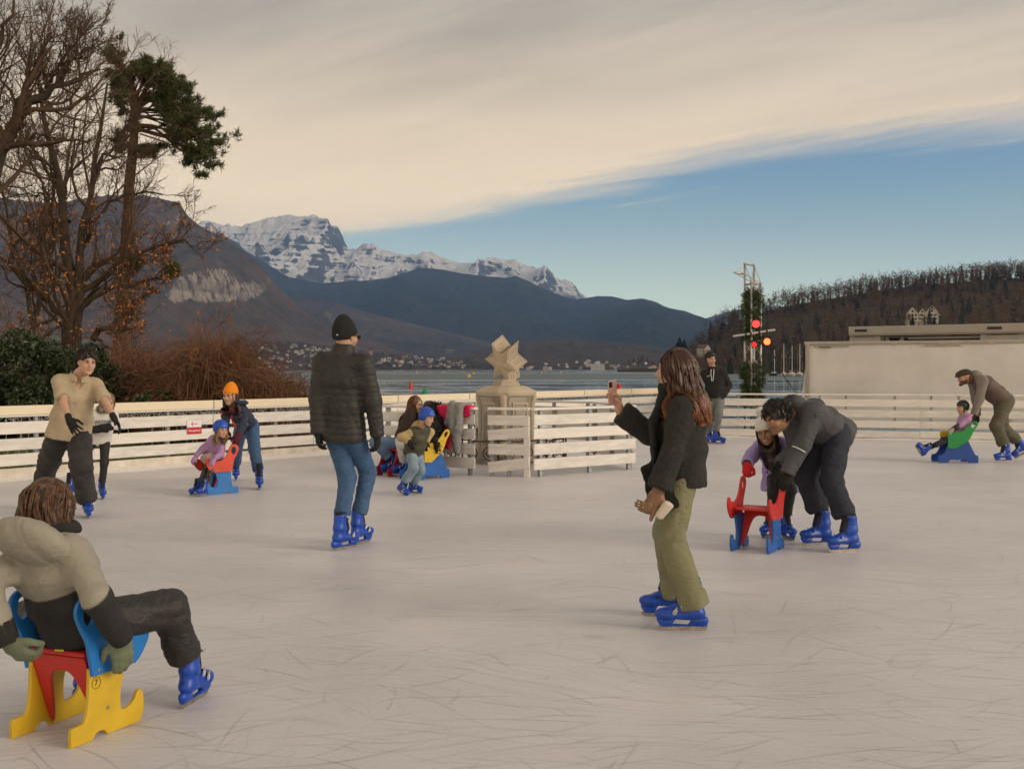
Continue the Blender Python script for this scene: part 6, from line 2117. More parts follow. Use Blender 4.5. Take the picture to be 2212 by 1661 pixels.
 for k in range(n):
  a = 2 * math.pi * k / n + 0.2
  b = 2 * math.pi * (k + 1) / n + 0.2
  pa, pb = np.array((math.cos(a), math.sin(a), 0)) * RR, np.array((math.cos(b), math.sin(b), 0)) * RR
  mb = MB()
  mb.tube([pa + V_(0, 0, -0.005), pa + V_(0, 0, 0.46)], 0.014, 6)
  mb.lathe([(0.004, 0.44), (0.026, 0.47), (0.022, 0.50), (0.004, 0.535)], 8, tuple(pa))
  mb.build('upright', M_IRON, ir)
  mb = MB(); mb.tube([pa + V_(0, 0, 0.42), (pa + pb) / 2 + V_(0, 0, 0.40), pb + V_(0, 0, 0.42)], 0.011, 6)
  mb.build('rail', M_IRON, ir)
  for sgn in (0, 1):
   s0, s1 = (pa, pb) if sgn == 0 else (pb, pa)
   dirv = (s1 - s0) / np.linalg.norm(s1 - s0)
   pts = []
   for t in np.linspace(0, 1, 16):
    ang = -math.pi / 2 + t * 2.6 * math.pi
    rad = 0.115 * (1 - 0.62 * t)
    pts.append(s0 + dirv * (0.15 + math.cos(ang) * rad) + V_(0, 0, 0.23 + math.sin(ang) * rad))
   mb = MB(); mb.tube([s0 + V_(0, 0, 0.06)] + pts, 0.0085, 5)
   mb.build('scroll', M_IRON, ir, smooth=True)
def V_(*a):
 return np.array(a, float)
monument()
# ------------------------------------------------------------------ direction sign on the long barrier
def fence_pt(px):
 k = (px - CX) / FPX
 Y = (-6.91 - 0.735 * 15.36) / (k - 0.735)
 return np.array((k * Y, Y))
fd = np.array((0.735, 1.0)); fd /= np.linalg.norm(fd)
fn = np.array((fd[1], -fd[0]))
p = fence_pt(415) + fn * 0.052
sg = thing('direction_sign', 'white and red one-way arrow sign fixed to the long barrier', 'sign', (p[0], p[1], 0.585), math.atan2(fd[1], fd[0]))
mb = MB(); mb.box((0, 0, 0), (0.275, 0.006, 0.21), bev=0.001)
mb.build('board', mat('sign_white', (0.74, 0.74, 0.78), 0.4), sg)
mb = MB(); mb.box((0, -0.0045, -0.052), (0.275, 0.004, 0.106))
mb.build('red_field', mat('sign_red', (0.52, 0.022, 0.040), 0.4), sg)
mb = MB(); mb.box((0.005, -0.0045, 0.052), (0.115, 0.003, 0.010))
for sy in (-1, 1):
 mb.box((-0.040, -0.0045, 0.052 + sy * 0.016), (0.048, 0.003, 0.010), Matrix.Rotation(-sy * 0.72, 3, 'Y'))
mb.build('arrow', MATS['sign_red'], sg)
cd = bpy.data.curves.new('sign_text', 'FONT')
cd.body = 'Sens giratoire'
cd.size = 0.040; cd.align_x = 'CENTER'; cd.align_y = 'CENTER'; cd.extrude = 0.0008; cd.offset = 0.0008
cd.materials.append(MATS['sign_white'])
t_ = text_mesh(obj('sign_text', cd, sg, (0, -0.0075, -0.052), (math.pi / 2, 0, 0)))
# ------------------------------------------------------------------ icicle light strings behind the planks
def light_strings():
 r = np.random.default_rng(6)
 m = mat('clear_light_wire', (0.60, 0.60, 0.57), 0.4)
 m2 = mat('grey_light_wire', (0.36, 0.39, 0.40), 0.5)
 L = float(np.linalg.norm(FL1 - FL0))
 for q in range(6):
  s0, s1 = L * q / 6, L * (q + 1) / 6
  base = FL0 + fd * s0
  root = thing('light_string', 'tangled icicle light string hanging behind the long barrier planks', 'light string', (base[0], base[1], 0.86), 0, 'icicle light strings on the long barrier')
  cur, rad = [], []
  s = 0.0
  while s < s1 - s0:
   d = r.uniform(0.12, 0.78)
   p0 = fd * s - fn * 0.062
   pts = []
   x = s; z = 0.0
   for k in range(6):
    pts.append((fd[0] * x - fn[0] * (0.062 + r.uniform(0, 0.02)), fd[1] * x - fn[1] * (0.062 + r.uniform(0, 0.02)), z))
    x += r.normal(0, 0.035); z -= d / 5
   cur.append(pts)
   s += r.uniform(0.05, 0.12)
  v, f = tube_arrays(np.array(cur), np.full(len(cur), 0.0058), np.full(len(cur), 0.0045), 3)
  obj('wire', mesh_np('wire', v, f, [m if q % 2 else m2]), root)['kind'] = 'stuff'
  # draped loops close under the capping
  cur = []
  s = 0.0
  while s < s1 - s0:
   for rep in range(2):
    w = r.uniform(0.08, 0.2); dd = r.uniform(0.03, 0.085)
    x0 = s + r.uniform(0, 0.1)
    cur.append([(fd[0] * (x0 + w * t) - fn[0] * 0.055, fd[1] * (x0 + w * t) - fn[1] * 0.055, -0.008 - dd * 4 * t * (1 - t)) for t in np.linspace(0, 1, 6)])
   s += 0.12
  v, f = tube_arrays(np.array(cur), np.full(len(cur), 0.0062), np.full(len(cur), 0.0062), 3)
  obj('wire_loop', mesh_np('wire_loop', v, f, [m2]), root)['kind'] = 'stuff'
  n = 90
  P = np.stack([r.uniform(0, s1 - s0, n), r.uniform(-0.09, -0.01, n)], 1)
  mb = MB()
  for a, z in P:
   c = (fd[0] * a - fn[0] * 0.052, fd[1] * a - fn[1] * 0.052, z)
   mb.tube([c, (c[0], c[1], c[2] - 0.028)], [0.008, 0.005], 4)
  mb.build('lamp_sockets', m, root)['kind'] = 'stuff'
light_strings()
# ------------------------------------------------------------------ clothes over the monument fence
def clothes():
 A, B = np.array(ring['A']), np.array(ring['B'])
 d = (B - A) / np.linalg.norm(B - A)
 nrm = np.array((d[1], -d[0]))
 L = np.linalg.norm(B - A)
 D3, N3, Z = np.array((*d, 0)), np.array((*nrm, 0)), np.array((0, 0, 1.0))
 def at(u, off, z):
  return np.array((*(A + d * u + nrm * off), z))
 MP = mat('hot_pink_fleece', (0.62, 0.012, 0.090), 0.9, noise=0.12, nscale=8, bump=0.2, bscale=80)
 MG = mat('grey_marl_fleece', (0.235, 0.235, 0.24), 0.95, noise=0.15, nscale=10, bump=0.25, bscale=80)
 u0 = L - 0.47
 c = at(u0, 0, 0.96)
 root = thing('pink_top', 'hot pink fleece top draped over the monument fence rail', 'clothing', c)
 def f(P):
  R = np.stack([D3, N3, Z])
  q = (P - c) @ R.T
  sad = rbox(q, V_(0.12, 0.0, 0.010), np.eye(3), (0.28, 0.075, 0.018), 0.015)
  fr = rbox(q, V_(-0.05, 0.095, -0.29), np.eye(3), (0.125, 0.022, 0.31), 0.015)
  fr = np.minimum(fr, rbox(q, V_(0.34, 0.072, -0.06), np.eye(3), (0.075, 0.016, 0.085), 0.015))
  d_ = smin(sad, fr, 0.03)
  return d_ + 0.007 * np.sin(q[:, 0] * 60 + 3 * np.sin(q[:, 2] * 9)) * np.clip(-q[:, 2] * 6, 0.2, 1) + folds(P, 0.004, 5, 3)
 sdf_part('fleece', f, c - 0.75, c + 0.75, 0.011, MP, root, c)
 c2 = at(u0 + 0.20, 0.03, 0.96)
 root2 = thing('grey_hoodie', 'grey marl hoodie with trailing sleeves hung over the pink top', 'clothing', c2)
 def f2(P):
  R = np.stack([D3, N3, Z])
  q = (P - c2) @ R.T
  sad = rbox(q, V_(0.0, 0.0, 0.035), np.eye(3), (0.13, 0.12, 0.022), 0.02)
  d_ = smin(sad, cone(q, V_(-0.05, 0.10, 0.02), V_(-0.02, 0.12, -0.30), 0.075, 0.085), 0.04)
  d_ = smin(d_, cone(q, V_(0.06, 0.10, 0.0), V_(0.075, 0.13, -0.30), 0.06, 0.07), 0.03)
  d_ = smin(d_, cone(q, V_(0.02, 0.13, -0.30), V_(0.05, 0.13, -0.62), 0.075, 0.05), 0.04)
  d_ = smin(d_, cone(q, V_(-0.10, 0.12, -0.12), V_(-0.13, 0.13, -0.22), 0.05, 0.045), 0.03)
  loop = ell(q, V_(0.045, 0.20, -0.22), np.eye(3), (0.03, 0.05, 0.06))
  d_ = smax(d_, -loop, 0.02)
  return d_ + folds(P, 0.014, 4.5, 9, V_(0.4, 0.4, 0.1))
 sdf_part('jersey', f2, c2 - 0.75, c2 + 0.45, 0.011, MG, root2, c2)
# ------------------------------------------------------------------ truss tower with lights and garland
M_ALU = mat('truss_aluminium', (0.48, 0.46, 0.43), 0.38, metal=0.75, noise=0.15, nscale=6)
M_FIR = mat('fir_garland', (0.030, 0.068, 0.022), 0.8, noise=0.4, nscale=5, color2=(0.060, 0.085, 0.028))
def truss():
 Y = 27.3
 c = W(1626, 850, Y)
 base = np.array((c[0], Y, -0.02))
 root = thing('truss_tower', 'aluminium lattice truss tower wrapped in fir garland by the lake', 'truss tower', base, math.radians(24))
 hw = 0.135
 H = 4.05
 cor = [(-hw, -hw), (hw, -hw), (hw, hw), (-hw, hw)]
 tops = [H - 0.48, H - 0.48, H, H]
 for (x, y), h in zip(cor, tops):
  mb = MB(); mb.tube([(x, y, 0), (x, y, h)], 0.025, 8)
  mb.build('chord', M_ALU, root, smooth=True)
 for k in range(4):
  (x0, y0), (x1, y1) = cor[k], cor[(k + 1) % 4]
  z = 0.1
  i = 0
  while z < H - 0.55:
   a, b = ((x0, y0), (x1, y1)) if i % 2 == 0 else ((x1, y1), (x0, y0))
   mb = MB(); mb.tube([(a[0], a[1], z), (b[0], b[1], z + 0.29)], 0.0095, 5)
   mb.build('brace', M_ALU, root)
   z += 0.29; i += 1
  mb = MB(); mb.tube([(x0, y0, H - 0.50), (x1, y1, H - 0.50)], 0.016, 6)
  mb.build('cross_bar', M_ALU, root)
 # corner block turning the truss outwards
 for (p, q) in (((hw, hw, H - 0.03), (-hw - 0.03, hw - 0.02, H)), ((hw, -hw, H - 0.48), (-hw - 0.02, -hw, H - 0.46)), ((-hw - 0.02, hw, H - 0.25), (-hw - 0.34, hw - 0.06, H - 0.23))):
  mb = MB(); mb.tube([p, q], 0.026, 8)
  mb.build('corner_tube', M_ALU, root, smooth=True)
 for (p, q) in (((hw, hw, H - 0.03), (hw, -hw, H - 0.48)), ((-hw, hw, H), (-hw, -hw, H - 0.46)), ((-hw - 0.34, hw - 0.06, H - 0.23), (-hw, hw, H)), ((-hw - 0.34, hw - 0.06, H - 0.23), (-hw, -hw, H - 0.46)), ((hw, hw, H - 0.05), (-hw, -hw, H - 0.46)), ((-hw, hw, H - 0.25), (hw, -hw, H - 0.5))):
  mb = MB(); mb.tube([p, q], 0.011, 5)
  mb.build('brace', M_ALU, root)
 # garlands of fir sprays in two lengths
 r = np.random.default_rng(12)
 for nm, z0, z1, n, rad, lb in (('fir_garland', 2.18, 3.42, 420, 0.23, 'upper fir garland wound round the truss tower'), ('fir_garland', 0.68, 1.66, 460, 0.28, 'lower bushy fir garland wound round the truss tower')):
  groot = thing('fir_garland', lb, 'garland', tuple(base + np.array((0, 0, z0))))
  zc = r.uniform(0, z1 - z0, n)
  gap = 0.5 + 0.5 * np.sin(zc * 9 + 1)
  an = r.uniform(0, 6.28, n)
  rr = rad * (0.62 + 0.5 * gap * r.random(n))
  p0 = np.stack([np.cos(an) * rr * 0.75, np.sin(an) * rr * 0.75, zc], 1)
  dr_ = np.stack([np.cos(an) * 0.7 + r.normal(0, 0.4, n), np.sin(an) * 0.7 + r.normal(0, 0.4, n), r.normal(-0.1, 0.6, n)], 1)
  dr_ /= np.linalg.norm(dr_, axis=1, keepdims=True)
  p1 = p0 + dr_ * r.uniform(0.08, 0.19, n)[:, None]
  v, f = tube_arrays(np.stack([p0, (p0 + p1) / 2, p1], 1), np.full(n, 0.006), np.full(n, 0.003), 3)
  obj('twigs', mesh_np('twigs', v, f, [M_TWIG]), groot)['kind'] = 'stuff'
  # needles both sides of every twig
  nn = 22
  t = r.random((n, nn, 1))
  b = p0[:, None] * (1 - t) + p1[:, None] * t
  dv = r.normal(size=(n, nn, 3)) * 0.6 + dr_[:, None] * 0.55
  dv /= np.linalg.norm(dv, axis=2, keepdims=True)
  sd = np.cross(dv, r.normal(size=(n, nn, 3))); sd /= np.linalg.norm(sd, axis=2, keepdims=True)
  e = b + dv * r.uniform(0.045, 0.075, (n, nn, 1))
  V = np.stack([b - sd * 0.006, b + sd * 0.006, e + sd * 0.003, e - sd * 0.003], 2).reshape(-1, 3)
  obj('needles', mesh_np('needles', V, np.arange(len(V)).reshape(-1, 4), [M_FIR], smooth=False), groot)['kind'] = 'stuff'
 # pipe clamped across
 p0, p1 = W(1583, 727, Y - 0.30), W(1674, 713, Y - 0.22)
 pr = thing('light_bar', 'horizontal steel pipe clamped across the truss tower', 'pipe', (p0 + p1) / 2)
 c_ = (p0 + p1) / 2
 mb = MB(); mb.tube([p0 - c_, p1 - c_], 0.034, 12, cap=False); mb.tube([p0 - c_, p1 - c_], 0.028, 12, cap=False)
 mb.build('pipe', M_ALU, pr, smooth=True)
 for t in (0.30, 0.42, 0.62, 0.80):
  q = p0 + (p1 - p0) * t - c_
  u = (p1 - p0) / np.linalg.norm(p1 - p0)
  mb = MB(); mb.tube([q - u * 0.02, q + u * 0.02], 0.042, 10)
  mb.build('clamp', M_BLACK, pr)
  if t in (0.42, 0.62):
   mb = MB(); mb.tube([q + V_(0, 0.03, 0), q + V_(0, 0.22, 0.0)], 0.018, 6)
   mb.build('clamp_arm', M_BLACK, pr)
 # LED lamps
 for (px, py, dy, rad, col, st, nled, lb, ax) in (
   (1633, 700, -0.28, 0.100, (1.0, 0.02, 0.025), 5.0, 18, 'round red stage lamp on the truss above the pipe', (-0.15, -1, -0.25)),
   (1657, 738, -0.30, 0.088, (1.0, 0.07, 0.012), 9.0, 18, 'glaring orange-red stage lamp hanging below the pipe', (-0.05, -1, -0.12)),
   (1629.5, 744, -0.26, 0.085, (1.0, 0.015, 0.025), 2.5, 14, 'dim red stage lamp turned aside on the truss', (-0.75, -0.8, -0.2))):
  c3 = W(px, py, Y + dy)
  n = unit(np.array(ax))
  tx = unit(np.cross(V_(0, 0, 1), n)); ty = np.cross(n, tx)
  lroot = thing('stage_lamp', lb, 'lamp', c3, 0, 'red lamps on the truss tower')
  M = Matrix(np.stack([tx, ty, n]).T.tolist())
  mb = MB(); mb.lathe([(rad * 0.5, -0.17), (rad * 0.85, -0.15), (rad, -0.02), (rad, 0.0), (rad * 0.92, 0.0)], 20, (0, 0, 0), M)
  mb.build('housing', mat('lamp_housing_black', (0.012, 0.012, 0.013), 0.5), lroot, smooth=True, angle=0.6)
  mb = MB(); mb.lathe([(rad * 0.92, 0.0015), (rad * 0.1, 0.0016)], 20, (0, 0, 0), M)
  gl = mat('lamp_glass_%d' % int(st), tuple(q * 0.35 for q in col), 0.3, emit=col, estr=st * 0.24)
  if st == 2.5:
   gl = mat('lamp_glass_dim', (0.05, 0.005, 0.006), 0.3, emit=col, estr=0.05)
  mb.build('lens', gl, lroot)
  em = mat('led_%d' % int(st), col, 0.3, emit=(1.0, col[1] * 1.4 + 0.02, col[2] * 1.2 + 0.015), estr=st)
  for k in range(nled):
   rr, a = (0, 0) if k == 0 else ((rad * 0.38, k * 2 * math.pi / 6) if k < 7 else (rad * 0.72, k * 2 * math.pi / (nled - 7)))
   q = tx * rr * math.cos(a) + ty * rr * math.sin(a) + n * 0.004
   mb = MB(); mb.lathe([(rad * 0.13, 0), (rad * 0.09, 0.006)], 8, q, M)
   mb.build('led', em, lroot)
  mb = MB(); mb.tube([(tx * rad * 1.1 - n * 0.08).tolist(), (ty * rad * 1.5 - n * 0.10).tolist(), (-tx * rad * 1.1 - n * 0.08).tolist()], 0.008, 5)
  mb.build('yoke', M_BLACK, lroot)
  mb = MB(); mb.tube([(ty * rad * 1.5 - n * 0.10).tolist(), (ty * rad * 1.9 - n * 0.10 + V_(0, 0.12, 0)).tolist()], 0.012, 5)
  mb.build('hanger', M_BLACK, lroot)
 # cable running down to the tent
 a, b = W(1668, 760, Y - 0.2), W(1738, 862, 28.5)
 croot = thing('power_cable', 'black cable sagging from the truss lamps down to the barrier', 'cable', a)
 mb = MB(); mb.tube([(a * (1 - t) + b * t + V_(0, 0, -0.18 * 4 * t * (1 - t)) - a) for t in np.linspace(0, 1, 12)], 0.010, 5)
 mb.tube([W(1657, 745, Y - 0.25) - a, W(1660, 755, Y - 0.2) - a, V_(0, 0, 0)], 0.010, 5)
 mb.build('cord', M_BLACK, croot)
truss()
# ------------------------------------------------------------------ tent and pavilion behind the barrier
M_TARP = mat('white_tarpaulin', (0.78, 0.755, 0.75), 0.55, noise=0.10, nscale=0.9, bump=0.3, bscale=3.0, spec=0.35)
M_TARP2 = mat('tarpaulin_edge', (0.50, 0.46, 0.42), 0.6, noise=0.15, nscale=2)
M_FRAME = mat('tent_frame_grey', (0.42, 0.38, 0.34), 0.5, noise=0.1)
def tent():
 Y0 = 30.0
 a = W(1741, 800, Y0); bq = W(2290, 800, 27.6)
 d = (bq - a)[:2]; L = float(np.linalg.norm(d)); d = d / L
 root = thing('tent_wall', 'long white tarpaulin tent wall behind the barrier', 'tent', (a[0], a[1], 0), math.atan2(d[1], d[0]))
 H = 2.14
 nu, nv = 120, 24
 U, Vv = np.meshgrid(np.linspace(0, L, nu), np.linspace(-0.02, H, nv))
 rip = 0.022 * np.sin(U * 2.2 + 0.7 * np.sin(U * 0.9)) + 0.012 * fbm(U * 2.5, Vv * 2.0, 4, 3) + 0.012 * np.sin(Vv * 3.0 + U)
 P = np.stack([U, rip, Vv], -1)
 P2 = P + np.array((0, 0.02, 0))
 i = np.arange(nv - 1)[:, None] * nu + np.arange(nu - 1)[None]
 q = np.stack([i, i + 1, i + nu + 1, i + nu], -1).reshape(-1, 4)
 obj('tarpaulin', mesh_np('tarpaulin', P.reshape(-1, 3), q, [M_TARP]), root)
 mb = MB(); mb.box((L / 2, 0.02, H + 0.035), (L + 0.08, 0.14, 0.085), bev=0.01)
 mb.build('eaves_rail', M_FRAME, root)
 mb = MB(); mb.box((0.045, -0.045, H / 2), (0.10, 0.06, H), bev=0.008)
 mb.build('corner_pole', M_FRAME, root)
 mb = MB(); mb.box((0.50, -0.065, H - 0.075), (0.30, 0.012, 0.035))
 mb.build('rail_clip', mat('dark_slot', (0.16, 0.14, 0.13), 0.7), root)
 for u in np.arange(2.2, L, 1.15):
  mb = MB(); mb.box((u, -0.058, H - 0.012), (0.10, 0.012, 0.03))
  mb.build('rail_clip', M_FRAME, root)
 # slack flap at the end of the wall
 pts = []
 nz = 16
 Vf, Ff = [], []
 for k in range(nz):
  t = k / (nz - 1)
  z = H * 0.70 * (1 - t)
  w = 0.03 + 0.24 * t ** 1.3
  for m_ in range(6):
   u = -w * m_ / 5
   Vf.append((u, 0.01 + 0.05 * math.sin(m_ * 1.6 + t * 2) * t, z - 0.02))
 for k in range(nz - 1):
  for m_ in range(5):
   b = k * 6 + m_
   Ff.append((b, b + 1, b + 7, b + 6))
 obj('side_flap', mesh_np('side_flap', Vf, np.array(Ff), [M_TARP]), root)
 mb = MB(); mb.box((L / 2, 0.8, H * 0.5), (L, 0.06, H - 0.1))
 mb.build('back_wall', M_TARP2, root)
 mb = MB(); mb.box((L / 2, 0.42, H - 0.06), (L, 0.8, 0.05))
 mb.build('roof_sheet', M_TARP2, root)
tent()
def pavilion():
 Y0 = 38.0
 a = W(1834, 750, Y0); b = W(2320, 735, 34.0)
 d = (b - a)[:2]; L = float(np.linalg.norm(d)); d = d / L
 root = thing('pavilion', 'pale flat-roofed pavilion with grilles showing above the tent', 'building', (a[0], a[1], 0), math.atan2(d[1], d[0]))
 M = mat('pavilion_cladding', (0.40, 0.37, 0.335), 0.6, noise=0.08, nscale=1.2)
 MD = mat('dark_grille', (0.028, 0.030, 0.034), 0.6)
 ML = mat('pavilion_soffit', (0.33, 0.285, 0.235), 0.7, noise=0.1)
 zt = 2.90
 mb = MB(); mb.box((L / 2, 0.6, zt - 0.13), (L, 1.3, 0.27), bev=0.012)
 mb.build('roof_beam', M, root)
 mb = MB(); mb.box((L / 2, 0.52, zt - 0.285), (L - 0.02, 1.1, 0.045))
 mb.build('shadow_joint', ML, root)
 mb = MB(); mb.box((L / 2, 1.5, 1.3), (L - 0.1, 0.1, 2.5))
 mb.build('rear_wall', MD, root)
 x = 0.0
 # posts and bays below the beam
 for (x0, x1) in ((0.0, 0.17), (0.80, 1.02), (4.15, 4.35), (5.25, 5.50)):
  mb = MB(); mb.box(((x0 + x1) / 2, 0.35, 1.29), (x1 - x0, 0.6, 2.58), bev=0.01)
  mb.build('pier', M, root)
 for (x0, x1, z) in ((0.17, 0.80, 2.47), (4.35, 5.25, 2.46)):
  mb = MB(); mb.box(((x0 + x1) / 2, 0.34, z), (x1 - x0 - 0.004, 0.55, 0.19))
  mb.build('lintel', M, root)
 for (x0, x1) in ((1.85, 4.12), (5.55, 7.0), (7.1, 8.2)):
  mb = MB(); mb.box(((x0 + x1) / 2, 0.60, 1.95), (x1 - x0, 0.05, 1.0))
  g = mb.build('grille', MD, root)
  for k in range(int((x1 - x0) / 0.11)):
   mb = MB(); mb.box((x0 + 0.05 + k * 0.11, 0.565, 2.2), (0.018, 0.02, 0.5))
   mb.build('bar', ML, g)
  for zz in (2.10, 2.25, 2.40):
   mb = MB(); mb.box(((x0 + x1) / 2, 0.55, zz), (x1 - x0, 0.012, 0.012))
   mb.build('bar', ML, g)
  mb = MB(); mb.box(((x0 + x1) / 2, 0.45, 2.50), (x1 - x0, 0.3, 0.06))
  mb.build('lamp_strip', M, root)
 for (u, w) in ((0.42, 0.40), (4.6, 0.42)):
  mb = MB(); mb.box((u, -0.062, zt - 0.13), (w, 0.03, 0.085))
  mb.build('wall_vent', MD, root)
 mb = MB(); mb.box((1.45, 0.5, 2.25), (0.10, 0.10, 0.8), Matrix.Rotation(0.6, 3, 'Y'))
 mb.box((1.25, 0.5, 2.25), (0.08, 0.10, 0.7), Matrix.Rotation(-0.5, 3, 'Y'))
 mb.build('strut', M, root)
pavilion()
# ------------------------------------------------------------------ boats, buoys, lamps
M_HULL = mat('white_hull', (0.66, 0.62, 0.56), 0.35, noise=0.1)
M_HULLB = mat('navy_hull_cover', (0.035, 0.055, 0.09), 0.5)
M_MAST = mat('mast_alloy', (0.60, 0.55, 0.48), 0.4)
def boat(px, hull, mast, label, D=430.0, cover=False, yaw=0.0):
 c = W(px, 805, D); c[2] = LAKE_Z
 root = thing('sailboat', label, 'boat', c, yaw, 'sailing boats moored in the bay')
 secs = [(-2.9, 0.75, 0.55, 0.95), (-1.6, 1.12, 0.30, 0.90), (0.3, 1.22, 0.22, 0.95), (2.0, 0.82, 0.30, 1.08), (3.1, 0.30, 0.55, 1.22), (3.5, 0.04, 0.9, 1.28)]
 vs, fs = [], []
 for x, w, zb, zt in secs:
  for (y, z) in ((-w, zt), (-w * 0.9, zt * 0.45), (-w * 0.45, -0.05), (w * 0.45, -0.05), (w * 0.9, zt * 0.45), (w, zt)):
   vs.append((y, -x, z))
 for i in range(len(secs) - 1):
  for k in range(5):
   fs.append((i * 6 + k, i * 6 + k + 1, (i + 1) * 6 + k + 1, (i + 1) * 6 + k))
  fs.append((i * 6 + 5, i * 6, (i + 1) * 6, (i + 1) * 6 + 5))
 fs += [tuple(range(6)), tuple(range(30, 36))]
 MB()._add(vs, fs).build('hull', hull, root, smooth=True, angle=0.9)
 mb = MB(); mb.box((0, -0.4, 1.15), (1.15, 2.4, 0.55), bev=0.15)
 mb.build('cabin', M_HULL, root)
 mb = MB(); mb.tube([(0, -0.9, 1.0), (0, -0.9, mast)], [0.13, 0.09], 6)
 mb.build('mast', M_MAST, root)
 mb = MB(); mb.tube([(0, -0.9, 1.95), (0.1, 2.0, 1.9)], 0.14 if cover else 0.07, 6)
 mb.build('boom', M_HULLB if cover else M_HULL, root)
 for sx in (-1, 1):
  mb = MB(); mb.tube([(0, -0.9, mast * 0.62), (sx * 0.9, -0.9, mast * 0.60)], 0.04, 4)
  mb.build('spreader', M_MAST, root)
  mb = MB(); mb.tube([(sx * 1.1, -0.9, 0.95), (sx * 0.9, -0.9, mast * 0.60), (0, -0.9, mast * 0.97)], 0.018, 3)
  mb.build('shroud', M_MAST, root)
boat(1671, M_HULLB, 10.0, 'small sailing boat with a dark hull and the shortest mast', 440, True, 0.2)
boat(1692.5, M_HULL, 12.2, 'cream sailing boat with a tall mast moored beside the dark-hulled boat', 430, False, -0.1)
boat(1709, M_HULL, 11.4, 'white sailing boat with a bare deck moored between two cream ones', 425, False, 0.15)
boat(1726, M_HULL, 12.2, 'cream sailing boat moored closest to the tent flap', 428, True, 0.1)
def buoy(px, pyb, prof, m, label, name='buoy', D=None):
 Y = FPX * (CAMZ - LAKE_Z) / (pyb - HY) if D is None else D
 c = W(px, pyb, Y); c[2] = LAKE_Z
 root = thing(name, label, 'buoy', c)
 MB().lathe(prof, 12).build('float', m, root, smooth=True, angle=0.7)
 return root
M_BRED = mat('buoy_red', (0.50, 0.02, 0.025), 0.4)
M_BGRN = mat('buoy_green', (0.01, 0.22, 0.07), 0.4)
M_BYEL = mat('buoy_yellow', (0.62, 0.45, 0.03), 0.4)
b1 = buoy(887, 838.5, [(0.36, -0.2), (0.36, 0.12), (0.26, 0.55), (0.22, 0.8), (0.04, 0.82)], M_BRED, 'slim red channel buoy with a post top out on the lake')
MB().tube([(0, 0, 0.8), (0, 0, 1.25)], [0.06, 0.05], 6).build('topmark', M_BRED, b1)
buoy(917.5, 851, [(0.42, -0.2), (0.42, 0.06), (0.40, 0.1), (0.05, 0.72), (0.01, 0.74)], M_BGRN, 'green cone buoy just beyond the long barrier')
b2 = buoy(1337, 846, [(0.33, -0.2), (0.33, 0.25), (0.29, 0.3), (0.26, 0.62), (0.30, 0.64), (0.30, 0.86), (0.2, 0.90)], M_BRED, 'stout red can buoy seen beyond the phone')
for (px, py) in ((1013, 815.5), (1023, 808.5), (1170, 805.5), (957, 806), (1212, 805.2), (900, 806)):
 buoy(px, py, [(0.45, -0.2), (0.62, 0.25), (0.55, 0.75), (0.15, 1.0)], M_BYEL, 'small yellow ball buoy far out on the lake')['group'] = 'yellow lake buoys'
for (px, D) in ((1567, 645), (1603, 650)):
 c = W(px, 797, D); c[2] = 0.4
 lr = thing('street_lamp', 'slender street lamp on the far shore of the bay', 'lamp', c, 0, 'street lamps on the far shore')
 MB().tube([(0, 0, -0.5), (0, 0, 6.4)], [0.13, 0.08], 6).build('pole', M_FRAME, lr)
 MB().tube([(0, 0, 6.3), (-0.5, 0, 6.8), (-1.3, 0, 6.85)], 0.07, 5).build('arm', M_FRAME, lr)
 MB().box((-1.35, 0, 6.78), (0.7, 0.3, 0.14)).build('lantern', M_FRAME, lr)
# ------------------------------------------------------------------ houses
M_HW = [mat('house_cream', (0.52, 0.46, 0.37), 0.8, noise=0.1), mat('house_white', (0.62, 0.58, 0.52), 0.8, noise=0.1), mat('house_ochre', (0.42, 0.31, 0.20), 0.8, noise=0.1), mat('house_grey', (0.34, 0.32, 0.29), 0.8, noise=0.1)]
M_RF = [mat('roof_brown', (0.10, 0.055, 0.036), 0.85, noise=0.2), mat('roof_slate', (0.075, 0.070, 0.070), 0.8, noise=0.2), mat('roof_tile', (0.16, 0.075, 0.045), 0.85, noise=0.2)]
M_WIN = mat('far_window', (0.03, 0.035, 0.045), 0.15)
def house_meshes(w, d, h, rh, ov=0.6):
 mb = MB(); mb.box((0, 0, h / 2 - 1.5), (w, d, h + 3))
 # gable triangles
 for sy in (-1, 1):
  mb._add([(-w / 2, sy * d / 2, h), (w / 2, sy * d / 2, h), (0, sy * d / 2, h + rh)], [(0, 1, 2)])
 rf = MB()
 for sx in (-1, 1):
  e = (w / 2 + ov)
  zz = h - rh * ov / (w / 2)
  rf._add([(sx * e, -d / 2 - ov, zz), (sx * e, d / 2 + ov, zz), (0, d / 2 + ov, h + rh), (0, -d / 2 - ov, h + rh), (sx * e, -d / 2 - ov, zz + 0.35), (sx * e, d / 2 + ov, zz + 0.35), (0, d / 2 + ov, h + rh + 0.35), (0, -d / 2 - ov, h + rh + 0.35)],
    [(0, 1, 2, 3), (7, 6, 5, 4), (0, 4, 5, 1), (1, 5, 6, 2), (3, 2, 6, 7), (0, 3, 7, 4)])
 return mb, rf
HM = []
for i, (w, d, h, rh) in enumerate(((11, 9, 6, 3.2), (9, 9, 5.5, 3.0), (15, 10, 7.5, 3.6), (18, 11, 10, 3.2))):
 mb, rf = house_meshes(w, d, h, rh)
 wn = []
 for fx in (-0.28, 0.0, 0.28):
  for fz in ((0.35, 0.75) if h > 7 else (0.55,)):
   q = MB(); q.box((fx * w, -d / 2 - 0.05, fz * h), (1.5, 0.16, 1.6)); wn.append(q.mesh('window', M_WIN))
 HM.append(([mb.mesh('wall', m) for m in M_HW], [rf.mesh('roof', m) for m in M_RF], wn))
